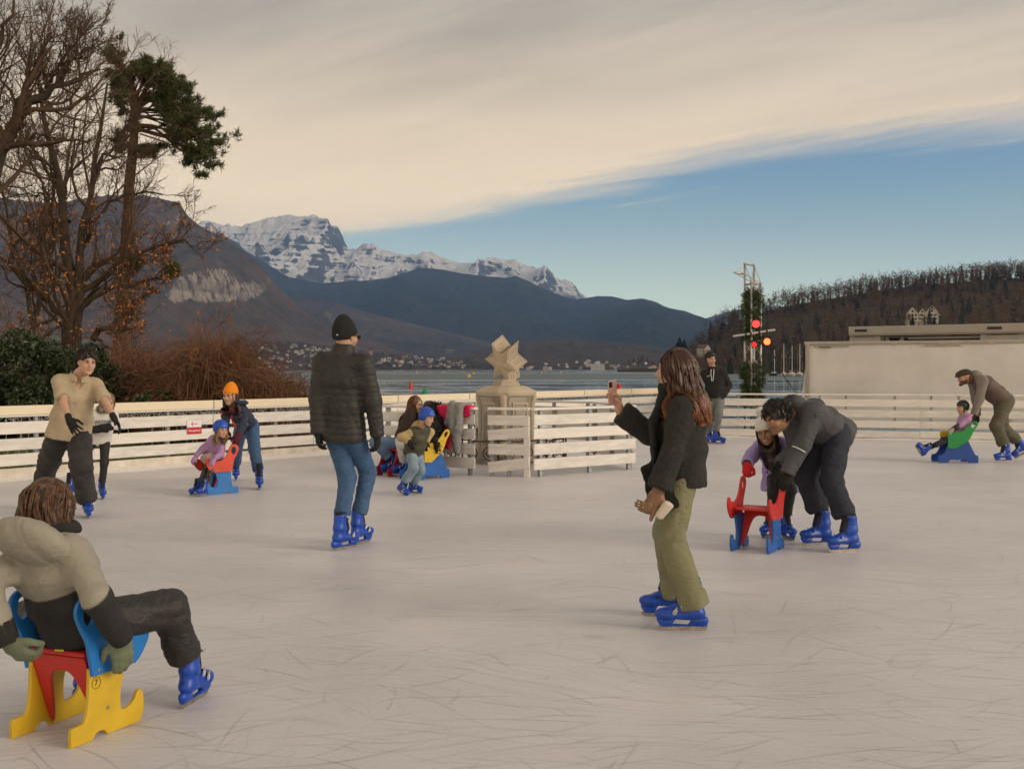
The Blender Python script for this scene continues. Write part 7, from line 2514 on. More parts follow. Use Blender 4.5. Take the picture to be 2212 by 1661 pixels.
def far_house(x, y, z, k, rz, s, label, group, win=False):
 wm, rm, wn = HM[k]
 wi, ri = (hr.integers(4), hr.integers(3)) if group else (3, 0)
 if label.startswith('small'):
  label = 'small ' + ('cream', 'white', 'ochre', 'grey')[wi] + ' house with a ' + ('brown', 'slate', 'red-brown')[ri] + ' roof ' + label[5:]
 root = thing('house', label, 'house', (x, y, z), rz, group)
 root.scale = (s, s, s)
 obj('wall', wm[wi], root)
 obj('roof', rm[ri], root)
 if win:
  for q in wn:
   obj('window', q, root)
vr = np.random.default_rng(15)
cnt = 0
VEG = []
clus = [(560, 20), (610, 30), (660, 30), (700, 30), (745, 30), (820, 40), (900, 45), (960, 30), (690, 60), (780, 60)]
tries = 0
while cnt < 240 and tries < 4000:
 tries += 1
 cxp, sdv = clus[vr.integers(len(clus))]
 px = vr.normal(cxp, sdv)
 yy = vr.uniform(2850, 3560)
 x = (px - CX) / FPX * yy
 if not (rg_vil.x0 < x < rg_vil.x1):
  continue
 z = float(rg_vil.height(np.array([x]), np.array([yy]))[0])
 if z < 1 or (z > 62 and vr.random() < 0.7):
  continue
 far_house(x, yy, z, vr.choice(4, p=(0.35, 0.3, 0.25, 0.1)), vr.choice((0, 1.57)) + vr.normal(0, 0.3), vr.uniform(0.55, 0.95), 'small in the village across the lake', 'village houses across the lake')
 cnt += 1
for i in range(26):
 px = vr.uniform(1090, 1400); yy = vr.uniform(3270, 3380)
 x = (px - CX) / FPX * yy
 z = float(rg_low.height(np.array([x]), np.array([yy]))[0])
 if 0.5 < z < 60:
  far_house(x, yy, z, vr.choice(3), vr.normal(0, 0.5), vr.uniform(0.6, 1.0), 'small at the foot of the low hill', 'houses below the low hill')
# trees and hedges between the village houses: a dark mottled mass
nV = 2000
pxs = vr.uniform(480, 1120, nV); yv = vr.uniform(2840, 3580, nV)
xv = (pxs - CX) / FPX * yv
zv = rg_vil.height(xv, yv)
ok = (zv > 0) & (xv < rg_vil.x1) & (vnoise(xv / 60, yv / 90) > 0.35)
xv, yv, zv = xv[ok], yv[ok], zv[ok]
nn = 18
n = len(xv)
cen = np.stack([xv, yv, zv + 2.5], 1)
dd = vr.normal(size=(n, nn, 3)); dd /= np.linalg.norm(dd, axis=2, keepdims=True)
Pv = cen[:, None] + dd * np.array((4.0, 4.0, 3.6)) * vr.uniform(0.4, 1.1, (n, nn, 1))
lv, lf = leaf_quads(Pv.reshape(-1, 3), 2.0, vr, 0.55)
mi = np.repeat(vr.choice(3, n, p=(0.4, 0.4, 0.2)), nn)
grove = obj('lakeshore_grove', mesh_np('lakeshore_grove', lv, lf, [HB[2], HB[0], M_CONIF], False, mi))
tag(grove, 'dark mottled trees and hedges between the far village houses', 'trees', kind='stuff')
# the lakeside palace
pc = W(1291, 790, 3262); pc[2] = LAKE_Z
pal = thing('lakeside_hotel', 'large white hotel with a central tower on the far shore', 'building', pc)
mb = MB(); mb.box((0, 0, 8), (38, 14, 18)); mb.build('wall', M_HW[1], pal)
mb = MB(); mb.box((2, 0, 12), (10, 15.2, 26)); mb.build('tower', M_HW[1], pal)
mb = MB(); mb.box((-13, -0.2, 18.6), (13, 15, 3.4), bev=1.0); mb.box((14, -0.2, 18.6), (11, 15, 3.4), bev=1.0); mb.build('roof', M_RF[1], pal)
mb = MB(); mb._add([(-4, -8.4, 25), (8, -8.4, 25), (8, 8.4, 25), (-4, 8.4, 25), (2, 0, 31)], [(0, 1, 4), (1, 2, 4), (2, 3, 4), (3, 0, 4)]); mb.build('spire', M_RF[1], pal)
for fx in np.linspace(-16, 16, 8):
 for fz in (4, 9, 13.5):
  mb = MB(); mb.box((fx, -7.7 if abs(fx - 2) < 5 else -7.05, fz), (1.6, 0.4, 2.6)); mb.build('window', M_WIN, pal)
for (px, w) in ((1140, 10), (1178, 16), (1188, 9), (1410, 22), (1425, 10)):
 D = 3255 if px < 1300 else 1090
 x = (px - CX) / FPX * D
 far_house(x, D, 0.0 if px < 1300 else -0.5, 0 if w < 12 else 2, 0.2, 1.0 if px < 1300 else 0.55, 'low white lakeside house at the water edge', 'lakeside houses at the water edge')
# chalet with four gables on the hill
def chalet():
 D = 756.0
 c = W(1992, 697, D)
 zg = float(rg_hill.height(np.array([c[0]]), np.array([D]))[0])
 base = np.array((c[0], D, c[2]))
 root = thing('hillside_chalet', 'large pale gabled chalet with balconies on the wooded hill', 'house', base, math.radians(-14))
 MW_ = mat('chalet_render', (0.62, 0.57, 0.49), 0.8, noise=0.1)
 MT_ = mat('chalet_trim', (0.66, 0.62, 0.56), 0.7)
 MR_ = mat('chalet_roof', (0.105, 0.085, 0.072), 0.85, noise=0.2)
 # two gabled wings and the link
 for (x, w, h, rh, yo) in ((-6.2, 7.6, 5.4, 4.4, -0.6), (6.0, 8.2, 5.6, 5.6, -1.2), (0.2, 5.6, 5.2, 3.6, 0.8)):
  mb = MB(); mb.box((x, yo + 4, h / 2 - 2.5), (w, 9, h + 5))
  mb._add([(x - w / 2, yo - 0.5, h), (x + w / 2, yo - 0.5, h), (x, yo - 0.5, h + rh)], [(0, 1, 2)])
  wl = mb.build('wing_wall', MW_, root)
  for sx in (-1, 1):
   ov = 0.9
   zz = h - rh * ov / (w / 2)
   r_ = MB()
   r_._add([(x + sx * (w / 2 + ov), yo - 1.4, zz), (x + sx * (w / 2 + ov), yo + 9, zz), (x, yo + 9, h + rh), (x, yo - 1.4, h + rh), (x + sx * (w / 2 + ov), yo - 1.4, zz + 0.3), (x + sx * (w / 2 + ov), yo + 9, zz + 0.3), (x, yo + 9, h + rh + 0.3), (x, yo - 1.4, h + rh + 0.3)],
     [(0, 1, 2, 3), (7, 6, 5, 4), (0, 4, 5, 1), (1, 5, 6, 2), (3, 2, 6, 7), (0, 3, 7, 4)])
   r_.build('roof', MR_, root)
   # white barge board
   b_ = MB(); b_.tube([(x + sx * (w / 2 + ov), yo - 1.45, zz + 0.1), (x, yo - 1.45, h + rh + 0.1)], 0.30, 4); b_.build('barge_board', MT_, root)
  for fz in (0.8, 3.3, 5.8):
   if fz > h + 0.6 and w < 7:
    continue
   ww = w * 0.86 if fz < h else w * 0.5
   b_ = MB(); b_.box((x, yo - 1.1, fz), (ww, 1.1, 0.22)); b_.box((x, yo - 1.6, fz + 0.55), (ww, 0.1, 0.75)); b_.build('balcony', MT_, root)
   for fx in ((-0.27, 0.0, 0.27) if fz < h else (0.0,)):
    b_ = MB(); b_.box((x + fx * w, yo - 0.55, fz + 1.5), (1.2, 0.2, 1.5)); b_.build('window', M_WIN, root)
 for (x, z, w, h) in ((-1.2, 5.4, 3.2, 2.0), (2.6, 5.3, 2.8, 1.8)):
  d_ = MB()
  for sx in (-1, 1):
   d_.tube([(x + sx * w / 2, -0.2, z), (x, -0.2, z + h)], 0.25, 4)
  d_.build('dormer_board', MT_, root)
 # terrace wall
 mb = MB(); mb.box((0, -1.4, -2.6), (22, 1.0, 1.4)); mb.build('terrace_wall', MW_, root)
chalet()
hill_tree(*(W(2008, 697, 742)[:2]), W(2008, 700, 742)[2] - 0.5, 0.85, True, 'dark conifer standing in front of the gabled chalet', 'conifers on the point')
hill_tree(*(W(2018, 699, 741)[:2]), W(2018, 702, 741)[2] - 0.5, 0.55, True, 'dark conifer standing in front of the gabled chalet', 'conifers on the point')
# two villas on the point
for (px, py, D, k, s, lb) in ((1520, 757, 690, 0, 0.62, 'brown-roofed villa among conifers on the point'), (1455, 783, 690, 1, 0.55, 'grey gabled house at the tip of the point')):
 c = W(px, py, D)
 far_house(c[0], D, c[2] - (2.2 if k == 0 else 0.5), k, 0.9 if k == 0 else 0.1, s, lb, None, True)
# ------------------------------------------------------------------ skating aids (sit-on sledges)
def panel_mat(name, c):
 return mat(name, c, 0.42, noise=0.12, nscale=6, bump=0.08, bscale=50, spec=0.5)
PM = {'yellow': panel_mat('yellow_board', (0.60, 0.40, 0.018)), 'blue': panel_mat('blue_board', (0.008, 0.10, 0.40)), 'sky': panel_mat('bright_blue_board', (0.012, 0.165, 0.52)),
   'red': panel_mat('red_board', (0.50, 0.022, 0.018)), 'orange': panel_mat('orange_red_board', (0.62, 0.055, 0.02)), 'green': panel_mat('green_board', (0.006, 0.25, 0.060)), 'navy': panel_mat('deep_blue_board', (0.008, 0.062, 0.30)), 'darkred': panel_mat('dark_red_board', (0.36, 0.012, 0.022))}
# hook-footed kind: (u forward, z up) from the rear foot
A_LOW = smooth_loop([(0.0, 0.0, 1), (0.118, 0.0, 1), (0.135, 0.020), (0.160, 0.026), (0.185, 0.020), (0.202, 0.0, 1), (0.395, 0.0, 1), (0.414, 0.040), (0.416, 0.105), (0.398, 0.135), (0.376, 0.128), (0.362, 0.103), (0.335, 0.085), (0.300, 0.078), (0.280, 0.090), (0.278, 0.165), (0.295, 0.225), (0.320, 0.290, 1), (0.100, 0.290, 1), (0.096, 0.180), (0.080, 0.092), (0.045, 0.078), (0.010, 0.076), (0.0, 0.055)], 5)
A_UP = smooth_loop([(0.100, 0.262, 1), (0.345, 0.262, 1), (0.382, 0.290), (0.424, 0.350), (0.428, 0.410), (0.410, 0.444), (0.386, 0.436), (0.370, 0.412), (0.320, 0.398), (0.240, 0.405), (0.175, 0.455), (0.140, 0.525), (0.110, 0.578), (0.066, 0.595), (0.022, 0.572), (0.008, 0.528), (0.030, 0.470), (0.066, 0.405), (0.084, 0.335)], 5)
A_HOLE = smooth_loop([(0.048, 0.500), (0.075, 0.470), (0.102, 0.490), (0.104, 0.535), (0.080, 0.562), (0.052, 0.550)], 5)
# bell-footed kind
B_LOW = smooth_loop([(0.010, 0.0, 1), (0.160, 0.0, 1), (0.172, 0.030), (0.190, 0.048, 1), (0.450, 0.048, 1), (0.468, 0.030), (0.480, 0.0, 1), (0.625, 0.0, 1), (0.640, 0.035), (0.640, 0.090), (0.620, 0.122), (0.575, 0.128), (0.530, 0.180), (0.495, 0.280), (0.484, 0.400, 1), (0.170, 0.372, 1), (0.130, 0.290), (0.080, 0.190), (0.045, 0.128), (0.012, 0.118), (0.0, 0.085), (0.0, 0.030)], 5)
B_UP = smooth_loop([(0.365, 0.228, 1), (0.488, 0.236, 1), (0.490, 0.400), (0.488, 0.478), (0.465, 0.500), (0.420, 0.492), (0.330, 0.500), (0.250, 0.520), (0.170, 0.585), (0.110, 0.648), (0.060, 0.668), (0.020, 0.648), (0.018, 0.600), (0.070, 0.530), (0.120, 0.430), (0.165, 0.352, 1)], 5)
B_HOLE = smooth_loop([(0.060, 0.590), (0.095, 0.560), (0.120, 0.575), (0.115, 0.612), (0.080, 0.638), (0.052, 0.625)], 5)
M_BOLT = mat('zinc_bolt', (0.35, 0.34, 0.32), 0.4, metal=0.8)
SLEDGE_CACHE = {}
def sledge(label, rear_right, fwd, kind='A', low='blue', up='red', up2=None, seat='red', width=0.31, board=True):
 """sit-on sledge; rear_right = rear bottom corner of its right-hand side, fwd = plan direction it points"""
 fwd = unit(V3(fwd[0], fwd[1], 0))
 rt = np.cross(fwd, UP_)
 o = np.array((rear_right[0], rear_right[1], 0.0)) - rt * width / 2
 root = thing('skating_sledge', label, 'sledge', o, math.atan2(fwd[1], fwd[0]), 'sit-on skating sledges')
 L, U, H = (A_LOW, A_UP, A_HOLE) if kind == 'A' else (B_LOW, B_UP, B_HOLE)
 th = 0.019
 def pm(nm, outline, holes, c):
  key = (kind, nm, c)
  if key not in SLEDGE_CACHE:
   SLEDGE_CACHE[key] = prism_mesh(nm, outline, holes, th, PM[c], 0.0035)
  return SLEDGE_CACHE[key]
 for sy, uc in ((-1, up), (1, up2 or up)):
  y = sy * (width / 2)
  obj('side_panel', pm('side_panel', L, [], low), root, (0, y, 0))
  a = obj('handle_panel', pm('handle_panel', U, [H], uc), root, (0, y + sy * (th + 0.0005), 0))
  for (u, z) in (((0.13, 0.285), (0.30, 0.285), (0.20, 0.11)) if kind == 'A' else ((0.20, 0.38), (0.44, 0.26), (0.44, 0.42))):
   key = 'bolt'
   if key not in SLEDGE_CACHE:
    SLEDGE_CACHE[key] = MB().lathe([(0.008, -0.001), (0.008, 0.002), (0.005, 0.005)], 10, M=Matrix.Rotation(math.pi / 2, 3, 'X')).mesh('bolt', M_BOLT)
   obj('bolt', SLEDGE_CACHE[key], root, (u, y + sy * (th * (1.5 if z > 0.2 else 0.5)), z), (0, 0, 0 if sy < 0 else math.pi))
 w = width - th - 0.001
 zs = 0.345 if kind == 'A' else 0.36
 u0, u1 = (0.085, 0.345) if kind == 'A' else (0.17, 0.47)
 mb = MB(); mb.box(((u0 + u1) / 2, 0, zs), (u1 - u0, w, 0.020), bev=0.006)
 mb.build('seat', PM[seat], root)
 # arched cross board, leaning forward towards its feet
 hw = w / 2
 arch = smooth_loop([(-hw, 0.0, 1), (hw, 0.0, 1), (hw, -0.10, 1), (hw - 0.006, -0.315), (hw - 0.02, -0.318), (hw - 0.045, -0.24), (0.075, -0.130), (0.045, -0.078), (0.0, -0.066), (-0.045, -0.078), (-0.075, -0.130), (-hw + 0.045, -0.24), (-hw + 0.02, -0.318), (-hw + 0.006, -0.315), (-hw, -0.10, 1)], 4)
 me = prism_mesh('cross_board', arch, [], 0.016, PM[seat], 0.002)
 b = obj('cross_board', me, root)
 b.matrix_local = Matrix.Translation((u0 + 0.012, 0, zs - 0.011)) @ Matrix.Rotation(math.radians(-19 if kind == 'A' else -8), 4, 'Y') @ Matrix.Rotation(math.pi / 2, 4, 'Z')
 return root, o, fwd, rt
UP_ = np.array((0.0, 0.0, 1.0))
def sp(sl, u, y, z):
 """point of a sledge: u forward, y to its right, z up"""
 _, o, f, r = sl
 return o + f * u + r * y + UP_ * z
# ------------------------------------------------------------------ people
def reg(x0, y0, k):
 return lambda x, y, Y: W(x0 + k * x, y0 + k * y, Y)
R1 = reg(0.0, 1019.6, 0.3859)
R2 = reg(51.8, 734.5, 0.25)
R3 = reg(622.1, 674.0, 0.3226)
R4 = reg(795.0, 708.5, 0.2656)
R5 = reg(1278.8, 734.5, 0.39)
R6 = reg(1486.2, 743.1, 0.2913)
R7 = reg(1866.4, 760.4, 0.1665)
R8 = reg(1417.0, 535.7, 0.2185)
UP = V3(0, 0, 1)
def foot(heel, toe, s=1.0):
 """ankle point and toe direction of a skate standing on the ice, from two measured points of its blade"""
 a, b = G(*heel), G(*toe)
 d = unit(b - a)
 c = (a + b) / 2
 return c + d * ANKLE[0] * s + UP * ANKLE[2] * s, d
def person(label, at, group=None):
 at = np.array((at[0], at[1], 0.0))
 return thing('person', label, 'person', at, 0, group), at
M_DENIM = mat('blue_denim', (0.032, 0.082, 0.185), 0.85, crease=0.6, noise=0.35, nscale=9, bump=0.35, bscale=160, color2=(0.052, 0.118, 0.235))
M_GLOVEB = mat('black_knit', (0.011, 0.010, 0.011), 0.95, noise=0.2, nscale=60, bump=0.5, bscale=220)
def man_black_puffer():
 Y = 9.55
 root, org = person('man in black quilted puffer jacket, black beanie and jeans looking towards the lake', W(743, 900, Y))
 s = 1.06
 h = 0.0072
 aL, tL = foot((711, 1192), (778, 1180))
 aR, tR = foot((752, 1181), (807, 1168))
 face = unit(V3(0.30, 0.95, 0))
 g = rig(s, R3(362, 772, 9.62), R3(368, 255, 9.55), face, unit(V3(0.5, 0.86, 0)), ankles=(aL, aR), kpole=(unit(V3(0.6, 0.8, 0)),) * 2,
   wrists=(R3(196, 858, 9.52), R3(600, 845, 9.55)), epole=(unit(V3(-0.7, -0.6, 0)), unit(V3(0.75, -0.5, 0))),
   head=R3(388, 165, 9.56), look=unit(V3(0.62, 0.78, -0.04)), shw=0.195, hs=1.04)
 M = mat('black_down_nylon', (0.019, 0.018, 0.017), 0.58, crease=0.5, noise=0.25, nscale=12, bump=0.25, bscale=35, spec=0.5)
 def collar(P, d):
  c = econe(P, g.neck - UP * 0.05, g.neck + UP * 0.035 + face * 0.01, (0.105, 0.098), (0.098, 0.090), g.side, 0.015)
  return smin(d, c, 0.03)
 jf = torso_sdf(g, hem=0.10, rad=((0.208, 0.165), (0.180, 0.140), (0.192, 0.135), (0.120, 0.085)), arms=(0.068, 0.064, 0.054), rib=(0.052, 0.0085), arib=(0.050, 0.007), fold=(0.0055, 3.4, 3), extra=(collar,), cuff=(0.02, 0.02))
 add(root, org, 'puffer_jacket', jf, h, M)
 add(root, org, 'jeans', trouser_sdf(g, rad=(0.092, 0.068, 0.056), hemcut=0.095, fold=(0.006, 3.6, 5), seat=(0.152, 0.125), top=0.04, gather=0.008), h, M_DENIM)
 bf = body_sdf(g, head_sdf(g))
 sk = (0.46, 0.27, 0.19)
 add(root, org, 'body', bf, 0.0075, skin_mat('skin_fair', sk), colfn=skin_color(g, sk, beard=((0.10, 0.06, 0.04), 0.4)))
 beanie(g, root, org, mat('black_rib_knit', (0.010, 0.010, 0.011), 0.95, bump=0.4, bscale=150), 0.0055, tall=0.036, slouch=(0, -0.012, 0), rib=0.001, low=0.012)
 # hair at the nape below the beanie
 def nape(P):
  q = (P - g.head) @ g.hR.T
  d = ell(q, V3(0, -0.016, 0.030), np.eye(3), (0.082, 0.102, 0.095))
  d = smax(d, -0.052 - q[:, 2], 0.01)
  return smax(d, q[:, 1] + 0.005, 0.01) + folds(q, 0.001, 30, 2)
 lo, hi = box_of([g.head], 0.15)
 sdf_part('hair', nape, lo, hi, 0.006, hair_mat('hair_dark_brown', (0.020, 0.011, 0.007), (0.035, 0.019, 0.011)), root, org)
 mb = MB()
 for sx in (-1, 1):
  mb.box(hl(g, sx * 0.036, 0.106, 0.002) - org, (0.05, 0.006, 0.034), rot_from_rows(g.hR))
  mb.tube([hl(g, sx * 0.06, 0.10, 0.008) - org, hl(g, sx * 0.083, 0.05, 0.010) - org, hl(g, sx * 0.085, -0.01, 0.006) - org], 0.0035, 5)
 mb.build('sunglasses', M_BLACK, root)
 mb = MB()
 mb.box(hl(g, 0.035, -0.128, 0.005) - org, (0.016, 0.004, 0.007), rot_from_rows(g.hR))
 mb.build('beanie_label', mat('white_cloth_tag', (0.7, 0.7, 0.68), 0.8), root)
 for i, (pl, th) in enumerate(((V3(1, 0.4, 0), V3(0.4, 0.8, 0)), (V3(-1, 0.4, 0), V3(0.2, 0.9, 0)))):
  dv = unit(g.wr[i] - g.el[i] + V3(0, 0.05, -0.25))
  hf = hand_sdf(g.wr[i], dv, pl, th, 1.08, (0.45, 0.5, 0.5, 0.55), 0.003, 0.5)
  glove(root, org, hf, 0.0055, M_GLOVEB, cuff=(g.wr[i] - dv * 0.04, g.wr[i] + dv * 0.01, 0.036))
  mb = MB()
  tip = hf.pts[3]
  mb.lathe([(0.003, -0.009), (0.009, -0.003), (0.009, 0.004), (0.003, 0.009)], 8, tip - org)
  mb.build('glove_fingertip', mat('grey_touch_tip', (0.55, 0.55, 0.54), 0.7), root, smooth=True)
 skate(root, org, aL, tL, s=1.0, outer=-1)
 skate(root, org, aR, tR, s=1.0, outer=-1)
def woman_phone():
 Y = 6.62
 root, org = person('woman with long auburn hair in dark wool jacket and olive trousers filming with her phone', W(1450, 900, Y))
 s, h = 0.885, 0.0055
 aL, tL = foot((1525, 1361), (1424, 1361), 0.97)
 aR, tR = foot((1486, 1330), (1388, 1331), 0.97)
 face = unit(V3(-0.97, 0.18, 0))
 g = rig(s, R5(500, 730, 6.68), R5(500, 290, 6.68), face, unit(V3(-0.95, 0.12, 0)), ankles=(aL, aR), kpole=(V3(-1, -0.1, 0), V3(-1, 0.1, 0)),
   wrists=(R5(362, 855, 6.42), R5(152, 392, 6.80)), epole=(V3(0.7, -0.5, -0.2), V3(0.25, 0.1, -1)),
   head=W(1457, 801, 6.66), look=unit(V3(-0.93, 0.36, 0.02)), hs=0.97, shw=0.175)
 M = mat('charcoal_boucle_wool', (0.013, 0.012, 0.012), 0.95, noise=0.45, nscale=70, bump=0.9, bscale=120, color2=(0.030, 0.028, 0.026))
 u1 = unit(g.wr[1] - g.el[1])
 def wide(P, d):
  # broad cuffs
  for i in (0, 1):
   u = unit(g.wr[i] - g.el[i])
   c = cone(P, g.el[i] + u * 0.05, g.wr[i] - u * 0.005, 0.055, 0.074)
   c = smax(c, plane(P, g.wr[i] - u * 0.02, u), 0.006)
   d = smin(d, c, 0.03)
  c = econe(P, g.neck - UP * 0.05, g.neck + UP * 0.03, (0.10, 0.10), (0.085, 0.085), g.side, 0.02)
  return smin(d, c, 0.03)
 add(root, org, 'wool_jacket', torso_sdf(g, hem=0.085, rad=((0.205, 0.165), (0.195, 0.158), (0.195, 0.148), (0.115, 0.09)), arms=(0.075, 0.066, 0.068), fold=(0.007, 2.6, 11), extra=(wide,), cuff=(-0.02, -0.02), hemdir=V3(-0.06, 0, -1)), h, M)
 MO = mat('olive_twill', (0.205, 0.200, 0.115), 0.85, crease=0.6, noise=0.14, nscale=5, bump=0.3, bscale=170)
 add(root, org, 'trousers', trouser_sdf(g, rad=(0.108, 0.085, 0.098), hemcut=-0.035, fold=(0.0065, 2.8, 8), seat=(0.175, 0.15), cuffs=(0.085, 0.004)), h, MO)
 # right hand round the phone
 ph = R5(113, 292, 6.78)
 hr = hand_sdf(g.wr[1] + u1 * 0.0, unit(ph - g.wr[1] + V3(0.02, 0, 0.03)), V3(-0.85, -0.45, 0.1), V3(0.2, -1, 0.35), 0.95, (0.55, 0.55, 0.6, 0.65), 0.0, 0.55, 0.2)
 sk = (0.50, 0.29, 0.20)
 bf = body_sdf(g, head_sdf(g, jaw=0.9, nose=0.9), (hr,))
 add(root, org, 'body', bf, 0.0056, skin_mat('skin_light', sk), colfn=skin_color(g, sk, lip=(0.36, 0.12, 0.10)))
 face_bits(g, root, org)
 # phone
 ax = unit(V3(-0.22, 0.0, 1.0)); nn = unit(V3(-0.62, 0.75, 0)); nn = unit(nn - ax * np.dot(nn, ax)); lt = np.cross(ax, nn)
 Rp = np.stack([lt, nn, ax])
 ph = ph + V3(0.0, 0.0, 0.0)
 phone = thing('phone', 'slim phone with pale pink back held up by the filming woman', 'phone', tuple(ph), 0)
 phone.rotation_euler = rot_from_rows(Rp).to_euler()
 mb = MB(); mb.box((0, 0, 0), (0.073, 0.008, 0.150), bev=0.003)
 mb.build('case', mat('pink_phone_case', (0.55, 0.36, 0.34), 0.4), phone)
 mb = MB(); mb.box((0, -0.0048, 0), (0.066, 0.0012, 0.142))
 mb.build('screen', mat('phone_glass', (0.01, 0.01, 0.012), 0.08), phone)
 mb = MB(); mb.box((0.018, 0.0052, 0.052), (0.028, 0.0025, 0.034), bev=0.001)
 mb.build('camera_bump', M_BLACK, phone)
 # gloved left hand with the other glove in it
 MG = mat('tan_leather', (0.23, 0.125, 0.070), 0.55, noise=0.25, nscale=25, bump=0.3, bscale=120)
 u0 = unit(g.wr[0] - g.el[0])
 hl_ = hand_sdf(g.wr[0], unit(u0 + V3(-0.25, 0, -0.15)), V3(0.5, 0.8, -0.2), V3(-0.3, -0.2, -1), 1.0, (0.15, 0.7, 0.85, 0.9), 0.0055, 0.5)
 glove(root, org, hl_, 0.0052, MG, cuff=(g.wr[0] - u0 * 0.04, g.wr[0], 0.036), name='leather_glove')
 gl = hl_.pts[0] + u0 * 0.085
 loose = thing('loose_glove', 'tan leather glove with cream fleece cuff held in the woman\'s hand', 'glove', tuple(gl))
 hf = hand_sdf(V3(0.035, 0.0, -0.03), unit(V3(-1, -0.1, 0.25)), V3(0.1, 1, 0.2), V3(0, 0, 1), 0.85, 0.15, 0.001, 0.2)
 glove(loose, V3(0, 0, 0), hf, 0.006, MG, name='leather_fingers')
 def fleece(P):
  a = econe(P, V3(0.030, -0.01, -0.060), V3(0.085, -0.02, 0.012), (0.042, 0.022), (0.05, 0.026), V3(0, 0.6, -0.6), 0.012)
  return a + folds(P, 0.0015, 30, 2)
 sdf_part('fleece_cuff', fleece, (-0.06, -0.1, -0.14), (0.16, 0.1, 0.1), 0.0055, mat('cream_fleece', (0.62, 0.55, 0.46), 0.95, bump=0.8, bscale=150), loose, V3(0, 0, 0))
 # scarf: loop round the neck and a long hanging end with a ragged fringe
 MS = mat('black_wool_scarf', (0.010, 0.0095, 0.010), 0.95, noise=0.3, nscale=60, bump=0.7, bscale=160)
 fr, sd = g.front, g.side
 c0 = g.neck + UP * 0.025 + fr * 0.015
 e0 = g.chest + fr * 0.165 - sd * 0.07
 e1 = g.pelvis + fr * 0.150 - sd * 0.165 + UP * 0.05
 e2 = g.pelvis + fr * 0.075 - sd * 0.20 - UP * 0.185
 def scarf(P):
  q = P - c0
  r = np.sqrt(dot(q, fr) ** 2 + dot(q, sd) ** 2)
  z = dot(q, UP)
  d = np.sqrt((r - 0.085) ** 2 + (z * 0.85) ** 2) - 0.040
  p0 = g.neck + fr * 0.10 - sd * 0.03
  d = smin(d, econe(P, p0, e0, (0.065, 0.030), (0.075, 0.026), sd, 0.03), 0.03)
  d = smin(d, econe(P, e0, e1, (0.075, 0.024), (0.085, 0.018), sd, 0.02), 0.03)
  w = econe(P, e1, e2, (0.085, 0.018), (0.112, 0.012), sd * 0.25 - fr * 0.97, 0.02)
  d = smin(d, smax(w, plane(P, e2, V3(-0.12, 0, -1)), 0.005), 0.03)
  return d + folds(P, 0.006, 4.0, 31, V3(0.3, 0.3, 0))
 lo, hi = box_of([c0, e0, e1, e2], 0.2)
 sdf_part('scarf', scarf, lo, hi, h, MS, root, org)
 r = np.random.default_rng(3)
 cur = []
 for t in np.linspace(-1, 1, 26):
  p = e2 + unit(sd * 0.25 - fr * 0.97) * t * 0.108
  cur.append([p + V3(0, 0, 0.012), p + V3(r.normal(0, 0.004), r.normal(0, 0.004), -0.012), p + V3(r.normal(0, 0.008), r.normal(0, 0.008), -0.026)])
 locks('scarf_fringe', root, org, cur, [0.0022] * len(cur), MS, 4)['kind'] = 'stuff'
 # hair: long waves over shoulders and back
 MH = hair_mat('hair_auburn', (0.050, 0.020, 0.010), (0.27, 0.095, 0.030), 0.40, zr=(1.16, 1.50))
 long_hair(g, root, org, MH, [(0, -0.015, 0.142, 0.012, 0.012), (0, -0.018, 0.115, 0.062, 0.070), (0, -0.022, 0.055, 0.093, 0.112), (0, -0.035, -0.02, 0.100, 0.112), (0, -0.060, -0.11, 0.112, 0.110), (0, -0.090, -0.20, 0.118, 0.105), (0, -0.130, -0.29, 0.112, 0.088), (0, -0.148, -0.33, 0.10, 0.075)],
     n=760, gap=0.86, wave=0.019, wl=0.13, seed=3, push=((g.sh[0], g.neck - UP * 0.09, 0.092), (g.chest, g.neck - UP * 0.09, 0.165)), lr=(0.003, 0.0068), h=0.0055, cut=0.08)
 skate(root, org, aL, tL, s=0.97, outer=1)
 skate(root, org, aR, tR, s=0.97, outer=-1)
SKF = (0.50, 0.30, 0.21)
SKB = (0.30, 0.165, 0.10)
M_HAIRBLK = hair_mat('hair_black', (0.010, 0.007, 0.006), (0.020, 0.012, 0.009))
M_HAIRBRN = hair_mat('hair_brown', (0.055, 0.026, 0.013), (0.12, 0.055, 0.024))
M_HAIRBLD = hair_mat('hair_light_brown', (0.16, 0.085, 0.040), (0.26, 0.15, 0.07))
